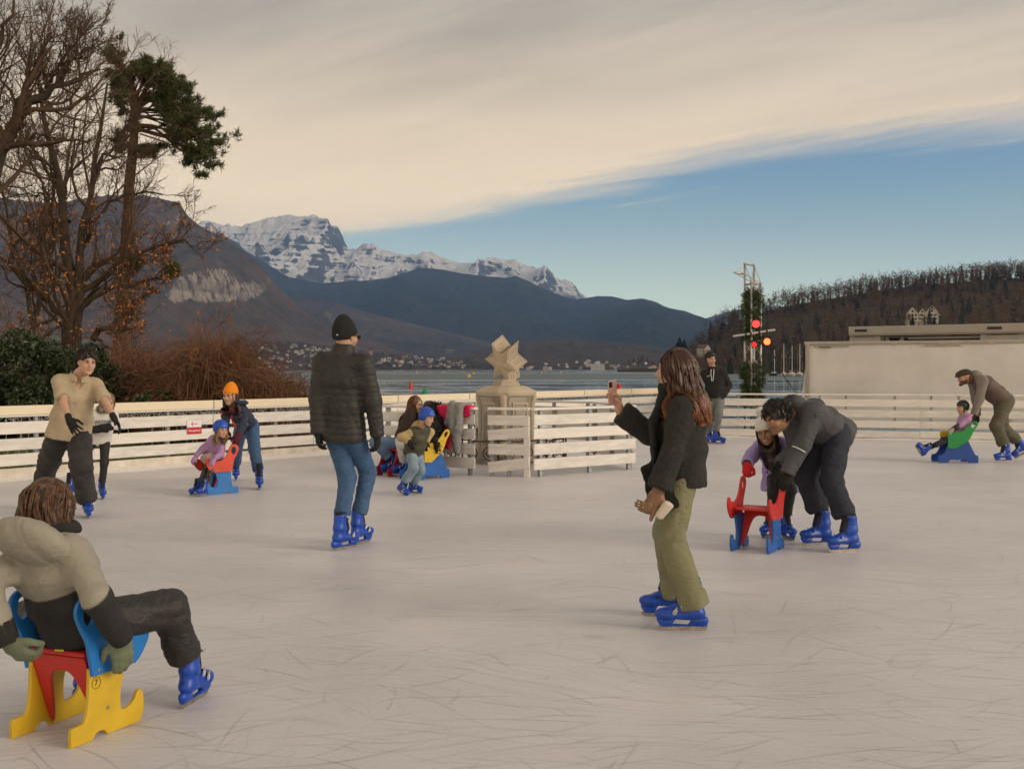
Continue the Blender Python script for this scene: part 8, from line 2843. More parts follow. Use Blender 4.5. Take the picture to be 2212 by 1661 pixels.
def teen_polo():
 Y = 11.6
 root, org = person('teenager in beige polo shirt and baggy charcoal jeans gliding with gloved arms out', W(140, 900, Y))
 s, h = 0.99, 0.0085
 face = unit(V3(0.42, -0.90, 0))
 ankL = G(190, 1117) + V3(-0.03, 0.05, 0.17)
 ankR = R2(140, 1300, 12.25)
 g = rig(s, R2(392, 800, 11.62), R2(478, 292, 11.55), face, unit(V3(0.45, -0.88, 0)), ankles=(ankL, ankR), kpole=(unit(V3(0.3, -0.95, 0)), unit(V3(0.1, -0.95, 0))),
   wrists=(R2(800, 715, 11.25), R2(392, 690, 11.15)), epole=(V3(0.2, 0.9, -0.5), V3(-0.6, 0.7, -0.3)),
   head=R2(545, 197, 11.46), look=unit(V3(0.62, -0.76, -0.10)), hup=V3(0.06, 0, 1), hs=0.99, shw=0.185)
 M = mat('beige_pique_knit', (0.42, 0.34, 0.235), 0.9, crease=0.45, noise=0.10, nscale=8, bump=0.35, bscale=180)
 def vneck(P, d):
  fr = g.sfr
  c0 = g.neck + fr * 0.085 - UP * 0.045
  d = smax(d, -ell(P, c0 + UP * 0.01, np.stack([g.ssd, g.sfr, g.up2]), (0.040, 0.055, 0.105)), 0.01)
  # folded collar
  q = (P - g.neck) @ np.stack([g.ssd, g.sfr, g.up2]).T
  r = np.sqrt((q[:, 0] / 1.05) ** 2 + (q[:, 1] - 0.005) ** 2)
  cl = np.maximum(np.abs(r - 0.074 - 0.35 * (0.02 - q[:, 2])) - 0.006, np.abs(q[:, 2] + 0.005 - 0.45 * np.clip(-q[:, 1], 0, 1) + 0.35 * np.clip(q[:, 1], 0, 1)) - 0.028)
  cl = np.maximum(cl, -(np.abs(q[:, 0]) - 0.020 - np.clip(-q[:, 1] + 0.03, 0, 1) * 3))
  return smin(d, cl, 0.006)
 add(root, org, 'polo_shirt', torso_sdf(g, hem=0.055, rad=((0.240, 0.195), (0.200, 0.155), (0.190, 0.125), (0.110, 0.080)), arms=(0.068, 0.076, 0.05), sleeves=(0.78, 0.78), fold=(0.006, 2.8, 21), extra=(vneck,)), h, M)
 MJ = mat('charcoal_denim', (0.026, 0.025, 0.025), 0.9, crease=0.60, noise=0.4, nscale=7, bump=0.35, bscale=150, color2=(0.048, 0.046, 0.045))
 add(root, org, 'jeans', trouser_sdf(g, rad=(0.125, 0.110, 0.092), hemcut=0.0, fold=(0.011, 2.8, 9), seat=(0.160, 0.130), top=0.02, gather=0.016), h, MJ)
 hands = []
 add(root, org, 'body', body_sdf(g, head_sdf(g), (), True), 0.0065, skin_mat('skin_fair_teen', SKF), colfn=skin_color(g, SKF))
 face_bits(g, root, org, brow=(0.012, 0.008, 0.006), browth=1.25, gaze=unit(V3(0.72, -0.69, -0.05)))
 short_hair(g, root, org, M_HAIRBLK, 0.0065, vol=0.032, curly=0.011, fringe=0.078, seed=2, nlock=520, side=0.032, back=0.0, lockr=0.0065, locklen=0.026, up=0.9)
 for i, (dx, pl, th) in enumerate(((V3(0.62, -0.25, -0.75), V3(-0.4, -0.5, -0.8), V3(-0.3, -0.9, 0)), (V3(0.55, -0.35, -0.75), V3(0.2, 0.9, -0.3), V3(0.7, -0.2, 0.3)))):
  hf = hand_sdf(g.wr[i], unit(dx), pl, th, 1.05, (0.20, 0.28, 0.32, 0.36), 0.003, 0.25, 0.45)
  glove(root, org, hf, 0.0065, M_GLOVEB, cuff=(g.wr[i] - unit(g.wr[i] - g.el[i]) * 0.055, g.wr[i], 0.034))
 skate(root, org, ankL, unit(V3(0.45, -0.89, 0)), outer=1)
 skate(root, org, ankR, unit(V3(0.30, -0.90, -0.25)), up=unit(V3(0.1, -0.25, 1)), outer=-1)
def girl_white_sweater():
 Y = 13.1
 root, org = person('girl in white printed sweatshirt and black leggings behind the teenager', W(215, 900, Y))
 s, h = 0.68, 0.0095
 k = 0.78
 face = unit(V3(0.55, -0.83, 0))
 ankL = G(226, 1077) + V3(-0.04, 0.02, 0.17 * k)
 ankR = G(153, 1071) + V3(0, 0, 0.17 * k + 0.03)
 g = rig(s, R2(655, 838, 13.2), R2(690, 600, 13.1), face, ankles=(ankL, ankR), kpole=(unit(V3(0.6, -0.8, 0)),) * 2,
   wrists=(R2(672, 758, 12.92), R2(640, 772, 12.95)), epole=(V3(0.9, 0, -0.4), V3(-0.9, 0, -0.4)),
   head=R2(722, 545, 13.05), look=unit(V3(0.50, -0.85, -0.12)), hs=0.90, shw=0.175, hipw=0.085)
 M = mat('white_sweatshirt', (0.66, 0.64, 0.62), 0.9, crease=0.50, noise=0.06, nscale=8, bump=0.25, bscale=120)
 add(root, org, 'sweatshirt', torso_sdf(g, hem=0.13, rad=((0.20, 0.15), (0.19, 0.145), (0.19, 0.13), (0.11, 0.085)), arms=(0.07, 0.064, 0.055), fold=(0.006, 3.2, 41), hemdir=V3(0.08, 0, -1)), h, M)
 add(root, org, 'leggings', trouser_sdf(g, rad=(0.095, 0.066, 0.05), hemcut=0.02, fold=(0.003, 3.5, 3), seat=(0.15, 0.12)), h, mat('black_leggings', (0.012, 0.012, 0.013), 0.7))
 add(root, org, 'body', body_sdf(g, head_sdf(g, child=0.6)), 0.0085, skin_mat('skin_fair_child', SKF), colfn=skin_color(g, SKF))
 face_bits(g, root, org, brow=(0.10, 0.055, 0.03))
 long_hair(g, root, org, M_HAIRBLD, [(0, -0.015, 0.135, 0.012, 0.012), (0, -0.018, 0.11, 0.060, 0.068), (0, -0.022, 0.055, 0.088, 0.108), (0, -0.03, -0.02, 0.092, 0.108), (0, -0.05, -0.10, 0.085, 0.095)], n=190, gap=0.75, wave=0.006, seed=12, lr=(0.005, 0.009), h=0.009)
 # patterned snood
 MS = mat('leopard_snood', (0.45, 0.38, 0.31), 0.95, noise=0.9, nscale=22, color2=(0.02, 0.016, 0.014), bump=0.4, bscale=100)
 def snood(P):
  q = P - (g.neck + g.front * 0.012 + UP * 0.005)
  r = np.sqrt(dot(q, g.front) ** 2 + dot(q, g.side) ** 2)
  return np.sqrt((r - 0.062) ** 2 + (q[:, 2] * 0.75) ** 2) - 0.034 + folds(P, 0.006, 6, 3)
 lo, hi = box_of([g.neck], 0.16)
 sdf_part('snood', snood, lo, hi, 0.008, MS, root, org)
 for i in (0, 1):
  u = unit(g.wr[i] - g.el[i])
  hf = hand_sdf(g.wr[i], unit(u + V3(0.2, 0, -0.1)), V3(0, 1, -0.3), V3(0, 0, 1), 0.8, 0.5, 0.004, 0.4)
  glove(root, org, hf, 0.0075, M_GLOVEB, cuff=(g.wr[i] - u * 0.12, g.wr[i], 0.044), name='long_glove')
 # print on the chest
 cd = bpy.data.curves.new('chest_print', 'FONT')
 cd.body = 'ARTPAPA'
 cd.size = 0.052
 cd.align_x = 'CENTER'
 cd.extrude = 0.002
 t = obj('chest_print', cd, root)
 cd.materials.append(M_BLACK)
 fr = g.front
 Rr = np.stack([-g.side, UP, fr]); Rr[2] = np.cross(Rr[0], Rr[1])
 t.matrix_local = Matrix.Translation(Vector(g.chest + fr * (0.13 * s + 0.028) + UP * 0.01 - org)) @ rot_from_rows(Rr).to_4x4()
 text_mesh(t)
 skate(root, org, ankL, unit(V3(0.45, -0.9, 0)), s=k)
 skate(root, org, ankR, unit(V3(-0.2, -0.95, 0)), s=k)
def woman_orange_beanie(sl):
 Y = 14.5
 root, org = person('woman in orange beanie and navy jacket bending to push the red sledge', W(530, 900, Y))
 s, h = 0.95, 0.0105
 face = unit(V3(-0.55, -0.83, 0))
 ankL = G(565, 1056) + V3(-0.045, 0.06, 0.17)
 ankR = G(507, 1037) + V3(0.0, 0.06, 0.17)
 hL, hR_ = sp(sl, 0.05, -0.15, 0.60), sp(sl, 0.05, 0.15, 0.60)
 g = rig(s, R2(1925, 735, 14.85), R2(1808, 560, 14.35), face, unit(V3(-0.45, -0.89, 0)), ankles=(ankL, ankR), kpole=(unit(V3(-0.2, -0.98, 0)), unit(V3(-0.4, -0.9, 0))),
   wrists=(sp(sl, 0.02, -0.18, 0.66), sp(sl, 0.02, 0.16, 0.66)), epole=(V3(0.9, 0.4, 0.2), V3(-0.9, 0.4, 0.3)),
   head=R2(1782, 478, 14.22), look=unit(V3(-0.30, -0.93, -0.18)), hs=0.97, shw=0.18)
 M = mat('navy_softshell', (0.016, 0.022, 0.055), 0.7, crease=0.55, noise=0.2, nscale=6, bump=0.2, bscale=80)
 MR = mat('orange_red_fleece', (0.68, 0.075, 0.025), 0.9, bump=0.3, bscale=100)
 def mf(C):
  q = (C - g.chest) @ np.stack([g.side, g.front, g.axis]).T
  return ((np.abs(q[:, 0]) < 0.042) & (q[:, 1] > 0.03)).astype(int)
 def hood(P, d):
  c0 = g.neck - g.front * 0.035 + UP * 0.01
  q = (P - c0) @ np.stack([g.side, g.front, UP]).T
  r = np.sqrt(q[:, 0] ** 2 + q[:, 1] ** 2)
  t = np.sqrt((r - 0.105) ** 2 + (q[:, 2] - 0.0) ** 2) - 0.030
  t = smax(t, q[:, 1] - 0.015, 0.02)
  return smin(d, t, 0.03)
 add(root, org, 'jacket', torso_sdf(g, hem=0.04, rad=((0.175, 0.135), (0.17, 0.13), (0.18, 0.125), (0.11, 0.085)), arms=(0.066, 0.058, 0.048), fold=(0.006, 3.0, 51), extra=(hood,)), h, [M, MR], matfn=mf)
 def rim(P):
  c0 = g.neck - g.front * 0.030 + UP * 0.022
  q = (P - c0) @ np.stack([g.side, g.front, UP]).T
  r = np.sqrt(q[:, 0] ** 2 + q[:, 1] ** 2)
  d = np.sqrt((r - 0.100) ** 2 + q[:, 2] ** 2) - 0.016
  return smax(d, q[:, 1] - 0.02, 0.01)
 lo, hi = box_of([g.neck], 0.2)
 sdf_part('hood_lining', rim, lo, hi, 0.009, MR, root, org)
 add(root, org, 'jeans', trouser_sdf(g, rad=(0.098, 0.078, 0.072), hemcut=0.065, fold=(0.005, 3.2, 6), seat=(0.158, 0.125), top=0.05), h, M_DENIM)
 add(root, org, 'body', body_sdf(g, head_sdf(g)), 0.0085, skin_mat('skin_light2', SKF), colfn=skin_color(g, SKF))
 face_bits(g, root, org, brow=(0.03, 0.018, 0.012))
 beanie(g, root, org, mat('orange_rib_knit', (0.74, 0.235, 0.008), 0.95, bump=0.4, bscale=120), 0.008, tall=0.030, brim=True, rib=0.0016, low=0.0)
 long_hair(g, root, org, hair_mat('hair_dark_brown2', (0.024, 0.013, 0.010), (0.045, 0.022, 0.016)), [(0, -0.018, 0.06, 0.080, 0.098), (0, -0.02, 0.02, 0.086, 0.10), (0.0, -0.02, -0.08, 0.09, 0.09), (0.0, -0.01, -0.19, 0.115, 0.08), (0.0, 0.01, -0.30, 0.125, 0.075)], n=150, gap=1.35, wave=0.005, seed=31, lr=(0.005, 0.010), h=0.01, base=False)
 MS = mat('burgundy_wool', (0.085, 0.012, 0.020), 0.95, bump=0.4, bscale=120)
 def scarf(P):
  q = P - (g.neck + g.front * 0.035 - UP * 0.055)
  r = np.sqrt(dot(q, g.front) ** 2 + dot(q, g.side) ** 2)
  return np.sqrt((r - 0.068) ** 2 + (q[:, 2] * 0.7) ** 2) - 0.032 + folds(P, 0.004, 5, 3)
 sdf_part('scarf', scarf, lo, hi, 0.009, MS, root, org)
 for i in (0, 1):
  u = unit(g.wr[i] - g.el[i])
  hf = hand_sdf(g.wr[i], unit(u + V3(-0.1, 0, -0.4)), V3(-0.2, 0.9, 0), V3(-1 if i == 0 else 1, 0, 0), 0.98, 0.62, 0.004, 0.5)
  glove(root, org, hf, 0.0075, MS, cuff=(g.wr[i] - u * 0.03, g.wr[i], 0.037))
 # sleeve badge: star between bars
 mb = MB()
 nrm = unit(g.front * 0.6 - g.side * 0.8)
 c = g.sh[0] + (g.el[0] - g.sh[0]) * 0.30 + nrm * 0.066 - org
 tx = unit(np.cross(UP, nrm)); ty = np.cross(nrm, tx)
 Rb = rot_from_rows(np.stack([tx, ty, nrm]))
 for sx in (-1, 1):
  for dy in (0.012, -0.012):
   mb.box(c + tx * sx * 0.05 + ty * (dy + sx * 0.0), (0.044, 0.012, 0.003), Rb)
 star = [(0.024 * (1 if i % 2 == 0 else 0.42) * math.sin(i * math.pi / 5), 0.024 * (1 if i % 2 == 0 else 0.42) * math.cos(i * math.pi / 5)) for i in range(10)]
 vs = [c + tx * a + ty * b + nrm * z for z in (0.0, 0.003) for a, b in star]
 mb._add(vs, [tuple(range(10)), tuple(range(10, 20))] + [(i, (i + 1) % 10, 10 + (i + 1) % 10, 10 + i) for i in range(10)])
 mb.build('sleeve_badge', mat('white_print', (0.7, 0.7, 0.7), 0.7), root)
 skate(root, org, ankL, unit(V3(0.25, -0.95, 0)))
 skate(root, org, ankR, unit(V3(0.25, -0.97, 0)))
def child_seated(label, sl, s, hs, jacket, jname, legm, head, look, neck, pelvis, wrists, ankles, toes, epole, h, k, helm, hairm=None, skin=SKF, face=None, rib=None, glovem=None, tw=0.095, hup=(0, 0, 1), kpole=None, ups=None):
 root, org = person(label, pelvis)
 g = rig(s, pelvis, neck, face, ankles=ankles, kpole=kpole or (V3(0, 0, 1) + face,) * 2, wrists=wrists, epole=epole, head=head, look=look, hs=hs, shw=0.17, hipw=0.088, hup=hup)
 def hood(P, d):
  c0 = g.neck - g.front * 0.03 + UP * 0.0
  q = (P - c0) @ np.stack([g.side, g.front, UP]).T
  r = np.sqrt(q[:, 0] ** 2 + q[:, 1] ** 2)
  return smin(d, np.sqrt((r - 0.075) ** 2 + q[:, 2] ** 2) - 0.024, 0.03)
 add(root, org, jname, torso_sdf(g, hem=0.06, rad=((0.20, 0.16), (0.195, 0.155), (0.19, 0.14), (0.12, 0.09)), arms=(0.082, 0.076, 0.062), rib=rib, arib=rib, fold=(0.005, 4.0, 61), extra=(hood,)), h, jacket)
 add(root, org, 'leggings', trouser_sdf(g, rad=(tw, 0.074, 0.064), hemcut=-0.02, fold=(0.003, 4, 2), seat=(0.155, 0.13), top=0.03), h, legm)
 add(root, org, 'body', body_sdf(g, head_sdf(g, child=1.0, nose=0.8)), 0.0085, skin_mat('skin_' + jname, skin), colfn=skin_color(g, skin, blush=0.2))
 face_bits(g, root, org, brow=(0.12, 0.07, 0.04), browth=0.8)
 helmet(g, root, org, helm, M_BLACK, 0.0078)
 for i in (0, 1):
  u = unit(g.wr[i] - g.el[i])
  hf = hand_sdf(g.wr[i], unit(u + V3(0, 0, -0.3)), V3(0, 0.3, -1), V3(-1 if i == 0 else 1, 0, 0.2), 0.68, 0.45, 0.005, 0.3)
  glove(root, org, hf, 0.0075, glovem)
 for i in (0, 1):
  skate(root, org, ankles[i], toes[i], s=k, up=(ups[i] if ups else (0, 0, 1)), outer=-1 if i else 1)
 return root, org, g
def dotted(name, base, dotc, scale=60, size=0.22):
 if name in MATS:
  return MATS[name]
 m = bpy.data.materials.new(name)
 m.use_nodes = True
 t = m.node_tree
 t.nodes.clear()
 T = NT(t)
 tc = T.n('ShaderNodeTexCoord').outputs['Object']
 v = T.n('ShaderNodeTexVoronoi', {'Vector': tc, 'Scale': scale}).outputs['Distance']
 c = T.mix(T.smooth(v, size, size - 0.06), base, dotc)
 p = T.n('ShaderNodeBsdfPrincipled', {'Base Color': c, 'Roughness': 0.85})
 T.n('ShaderNodeOutputMaterial', {'Surface': p.outputs[0]})
 MATS[name] = m
 return m
def toddler_lilac(sl):
 face = unit(V3(-0.62, -0.78, 0))
 k = 0.62
 aL = R2(1560, 1262, 13.42); aR = R2(1508, 1268, 13.50)
 aL[2] = max(aL[2], 0.12); aR[2] = max(aR[2], 0.115)
 root, org, g = child_seated('small girl in lilac puffer jacket and blue helmet sitting on the red sledge', sl, 0.50, 0.83,
  mat('lilac_puffer', (0.37, 0.21, 0.42), 0.6, crease=0.40, noise=0.10, nscale=9), 'lilac_jacket', dotted('dotted_leggings', (0.022, 0.016, 0.018), (0.5, 0.46, 0.46), 55, 0.26),
  R2(1700, 775, 13.62), unit(V3(0.72, -0.62, -0.12)), R2(1665, 842, 13.74), sp(sl, 0.22, 0.0, 0.425),
  (R2(1650, 1025, 13.50), R2(1468, 1018, 13.66)), (aL, aR), (unit(V3(-0.35, -0.93, 0)), unit(V3(-0.6, -0.8, 0))), (V3(0.6, 0.5, -0.6), V3(-0.7, 0.4, -0.5)), 0.0095, k,
  mat('blue_helmet_shell', (0.012, 0.085, 0.50), 0.35), face=face, rib=(0.036, 0.006), glovem=mat('lilac_glove', (0.42, 0.25, 0.50), 0.9), kpole=(V3(-0.3, -0.6, 0.7), V3(-0.5, -0.5, 0.7)))
 def skirt(P):
  a = g.pelvis + UP * 0.02; b = g.pelvis + g.face * 0.13 - UP * 0.01
  d = econe(P, a, b, (0.105, 0.075), (0.125, 0.062), g.pside, 0.03)
  return d + 0.006 * np.sin(np.arctan2(dot(P - a, g.pside), P[:, 2] - a[2] + 0.2) * 50)
 lo, hi = box_of([g.pelvis], 0.3)
 sdf_part('skirt', skirt, lo, hi, 0.009, mat('pale_pink_skirt', (0.50, 0.38, 0.34), 0.9, noise=0.1), root, org)
 # fair hair below the helmet, both sides
 r = np.random.default_rng(5)
 cur = []
 for i in range(90):
  sx = r.choice((-1, 1))
  a = V3(sx * r.uniform(0.055, 0.085), r.uniform(-0.02, 0.06), -0.03)
  p0 = hl(g, *a)
  e = p0 + UP * -r.uniform(0.10, 0.17) + g.front * r.uniform(0.0, 0.05) + V3(r.normal(0, 0.012), r.normal(0, 0.012), 0)
  cur.append([p0 + UP * 0.03, p0, p0 * 0.6 + e * 0.4 + g.hR[0] * sx * 0.012, p0 * 0.3 + e * 0.7 + g.hR[0] * sx * 0.012, e])
 locks('hair', root, org, cur, r.uniform(0.004, 0.008, 90), M_HAIRBLD, 4)
def child_black_helmet(sl):
 face = unit(V3(-0.985, -0.1, 0))
 k = 0.72
 aR = R7(820, 1252, 18.35); aL = R7(800, 1262, 18.10)
 root, org, g = child_seated('child in black helmet and pink-lilac jacket stretched out on the green sledge', sl, 0.60, 0.88,
  mat('pink_lilac_jacket', (0.36, 0.20, 0.36), 0.75, crease=0.50, noise=0.12, nscale=8), 'pink_jacket', dotted('navy_star_leggings', (0.014, 0.014, 0.028), (0.22, 0.17, 0.2), 26, 0.2),
  R7(1278, 725, 18.4), unit(V3(-0.93, -0.30, -0.05)), R7(1318, 815, 18.32), sp(sl, 0.21, 0, 0.44),
  (R7(1098, 1040, 18.08), R7(1100, 1030, 18.55)), (aL, aR), (unit(V3(-0.55, -0.05, 0.83)), unit(V3(-0.60, 0.0, 0.80))), (V3(0.4, -0.4, -0.8), V3(0.4, 0.4, -0.8)), 0.012, k,
  mat('black_helmet_shell', (0.018, 0.018, 0.019), 0.45), face=face, glovem=mat('pale_glove', (0.42, 0.38, 0.32), 0.9), kpole=(V3(0, 0, 1), V3(0, 0, 1)), ups=(unit(V3(0.83, 0, 0.55)), unit(V3(0.80, 0, 0.60))))
 u = unit(g.wr[0] - g.el[0])
 mb = MB(); mb.tube([g.el[0] + u * 0.015 - org, g.wr[0] - u * 0.005 - org], [0.047, 0.043], 12)
 mb.build('wrist_guard', M_BLACK, root, smooth=True)
 r = np.random.default_rng(5)
 cur = []
 for i in range(50):
  p0 = hl(g, -0.06 + r.normal(0, 0.012), 0.0 + r.normal(0, 0.015), -0.04)
  e = p0 + V3(-0.03 + r.normal(0, 0.012), -0.05, -r.uniform(0.12, 0.2))
  cur.append([p0 + UP * 0.03, p0, p0 * 0.5 + e * 0.5 + V3(-0.0, -0.02, 0), e])
 locks('hair', root, org, cur, r.uniform(0.005, 0.009, 50), M_HAIRBRN, 4)
def boy_olive_vest():
 Y = 13.6
 root, org = person('toddler in blue helmet, olive quilted vest and pale jeans skating on his own', W(885, 900, Y))
 s, h, k = 0.56, 0.0092, 0.68
 face = unit(V3(0.72, -0.68, 0))
 ankL = G(893, 1066) + V3(-0.02, 0.03, 0.17 * k)
 ankR = G(872, 1068) + V3(0.0, -0.05, 0.17 * k + 0.02)
 g = rig(s, R4(372, 1000, 13.68), R4(425, 800, 13.55), face, ankles=(ankL, ankR), kpole=(unit(V3(0.6, -0.7, 0)),) * 2,
   wrists=(R4(470, 930, 13.72), R4(338, 925, 13.35)), epole=(V3(0.3, 0.9, -0.3), V3(-0.8, -0.3, -0.3)),
   head=R4(478, 728, 13.45), look=unit(V3(0.85, -0.44, -0.28)), hs=0.84, shw=0.175, hipw=0.088)
 MV = mat('olive_quilted_nylon', (0.052, 0.052, 0.026), 0.6, crease=0.35, noise=0.15, nscale=10)
 MT = mat('sand_sweatshirt', (0.42, 0.31, 0.15), 0.9, crease=0.50, noise=0.1, nscale=8, bump=0.2, bscale=100)
 def hood(P, d):
  c0 = g.neck - g.front * 0.035 - UP * 0.01
  return smin(d, ell(P, c0, np.stack([g.side, g.front, UP]), (0.095, 0.055, 0.07)), 0.03)
 add(root, org, 'sweatshirt', torso_sdf(g, hem=0.05, rad=((0.16, 0.12), (0.155, 0.115), (0.155, 0.11), (0.12, 0.09)), arms=(0.085, 0.080, 0.070), fold=(0.006, 4, 71), extra=(hood,)), h, MT)
 gv = g
 f0, bx = torso_sdf(g, hem=0.075, rad=((0.245, 0.20), (0.24, 0.195), (0.235, 0.175), (0.135, 0.10)), arms=(0.095, 0.08, 0.06), rib=(0.036, 0.006), fold=(0.004, 4, 72), sleeves=(0.12, 0.12))
 add(root, org, 'quilted_vest', (f0, bx), h, MV)
 add(root, org, 'jeans', trouser_sdf(g, rad=(0.125, 0.10, 0.085), hemcut=0.035, fold=(0.006, 4, 2), seat=(0.16, 0.14), top=0.03, gather=0.010), h, mat('pale_denim', (0.21, 0.30, 0.38), 0.9, crease=0.60, noise=0.25, nscale=12, bump=0.2, bscale=120))
 add(root, org, 'body', body_sdf(g, head_sdf(g, child=1.0, nose=0.75)), 0.0085, skin_mat('skin_boy', SKF), colfn=skin_color(g, SKF, blush=0.2))
 face_bits(g, root, org, brow=(0.12, 0.07, 0.04), browth=0.8)
 helmet(g, root, org, mat('blue_helmet_shell2', (0.012, 0.075, 0.46), 0.35), M_BLACK, 0.0075)
 for i in (0, 1):
  u = unit(g.wr[i] - g.el[i])
  hf = hand_sdf(g.wr[i], unit(u * 0.5 + V3(0.1, 0, -0.9)), V3(0.3, 0.8, 0), V3(0.8, -0.3, 0), 0.66, 0.3, 0.006, 0.2)
  glove(root, org, hf, 0.0072, M_GLOVEB, cuff=(g.wr[i] - u * 0.01, g.wr[i] + V3(0, 0, -0.02), 0.036))
 skate(root, org, ankL, unit(V3(0.9, -0.42, 0)), s=k, outer=-1)
 skate(root, org, ankR, unit(V3(0.62, -0.60, -0.42)), up=unit(V3(0.45, -0.2, 0.9)), s=k, outer=-1)
def woman_brown_hair(sl):
 Y = 16.5
 root, org = person('woman with long brown hair in brown sweater and jeans sitting on the dark red sledge', W(850, 900, Y))
 s, h = 0.92, 0.012
 face = unit(V3(-0.90, -0.43, 0))
 ankL = R4(205, 1110, 16.15); ankR = R4(240, 1090, 16.45)
 ankL[2] = 0.19; ankR[2] = 0.20
 g = rig(s, sp(sl, 0.26, 0, 0.43), R4(345, 698, 16.62), face, ankles=(ankL, ankR), kpole=(V3(-0.7, -0.3, 0.8),) * 2,
   wrists=(R4(262, 900, 16.2), R4(235, 898, 16.5)), epole=(V3(0.5, -0.6, -0.5), V3(0.4, 0.6, -0.5)),
   head=R4(388, 625, 16.55), look=unit(V3(0.80, -0.58, -0.08)), hs=0.98, shw=0.17)
 add(root, org, 'sweater', torso_sdf(g, hem=0.06, rad=((0.175, 0.14), (0.17, 0.13), (0.175, 0.125), (0.11, 0.085)), arms=(0.066, 0.06, 0.05), fold=(0.006, 3, 81)), h, mat('brown_knit', (0.040, 0.021, 0.016), 0.95, crease=0.40, noise=0.2, nscale=20, bump=0.4, bscale=120))
 add(root, org, 'jeans', trouser_sdf(g, rad=(0.105, 0.085, 0.085), hemcut=0.09, fold=(0.005, 3, 6), seat=(0.165, 0.13), top=0.04, cuffs=(0.06, 0.006)), h, mat('mid_blue_denim', (0.115, 0.19, 0.32), 0.9, crease=0.50, noise=0.25, nscale=9, bump=0.2, bscale=120))
 hands = []
 for i in (0, 1):
  u = unit(g.wr[i] - g.el[i])
  hands.append(hand_sdf(g.wr[i], unit(u + V3(0, 0, -0.3)), V3(0, 0, -1), V3(0, -1 if i else 1, 0), 0.95, 0.3, 0.002))
 add(root, org, 'body', body_sdf(g, head_sdf(g), hands), 0.0095, skin_mat('skin_seated', SKF), colfn=skin_color(g, SKF))
 face_bits(g, root, org, brow=(0.03, 0.018, 0.012))
 long_hair(g, root, org, hair_mat('hair_chestnut', (0.085, 0.032, 0.014), (0.18, 0.075, 0.032)), [(0, -0.015, 0.140, 0.012, 0.012), (0, -0.018, 0.112, 0.060, 0.068), (0, -0.022, 0.055, 0.090, 0.110), (0, -0.03, -0.02, 0.095, 0.108), (0.0, -0.055, -0.13, 0.10, 0.10), (0.0, -0.085, -0.26, 0.105, 0.085), (0.0, -0.10, -0.38, 0.10, 0.075), (0, -0.11, -0.46, 0.09, 0.06)], n=260, gap=0.85, wave=0.004, seed=41, push=((g.sh[0], g.neck - UP * 0.1, 0.08), (g.sh[1], g.neck - UP * 0.1, 0.08), (g.chest, g.neck - UP * 0.1, 0.15), (g.pelvis, g.chest, 0.15)), lr=(0.006, 0.011), h=0.011)
 skate(root, org, ankL, unit(V3(-0.8, -0.6, 0)), s=0.95)
 skate(root, org, ankR, unit(V3(-0.8, -0.55, 0)), s=0.95)
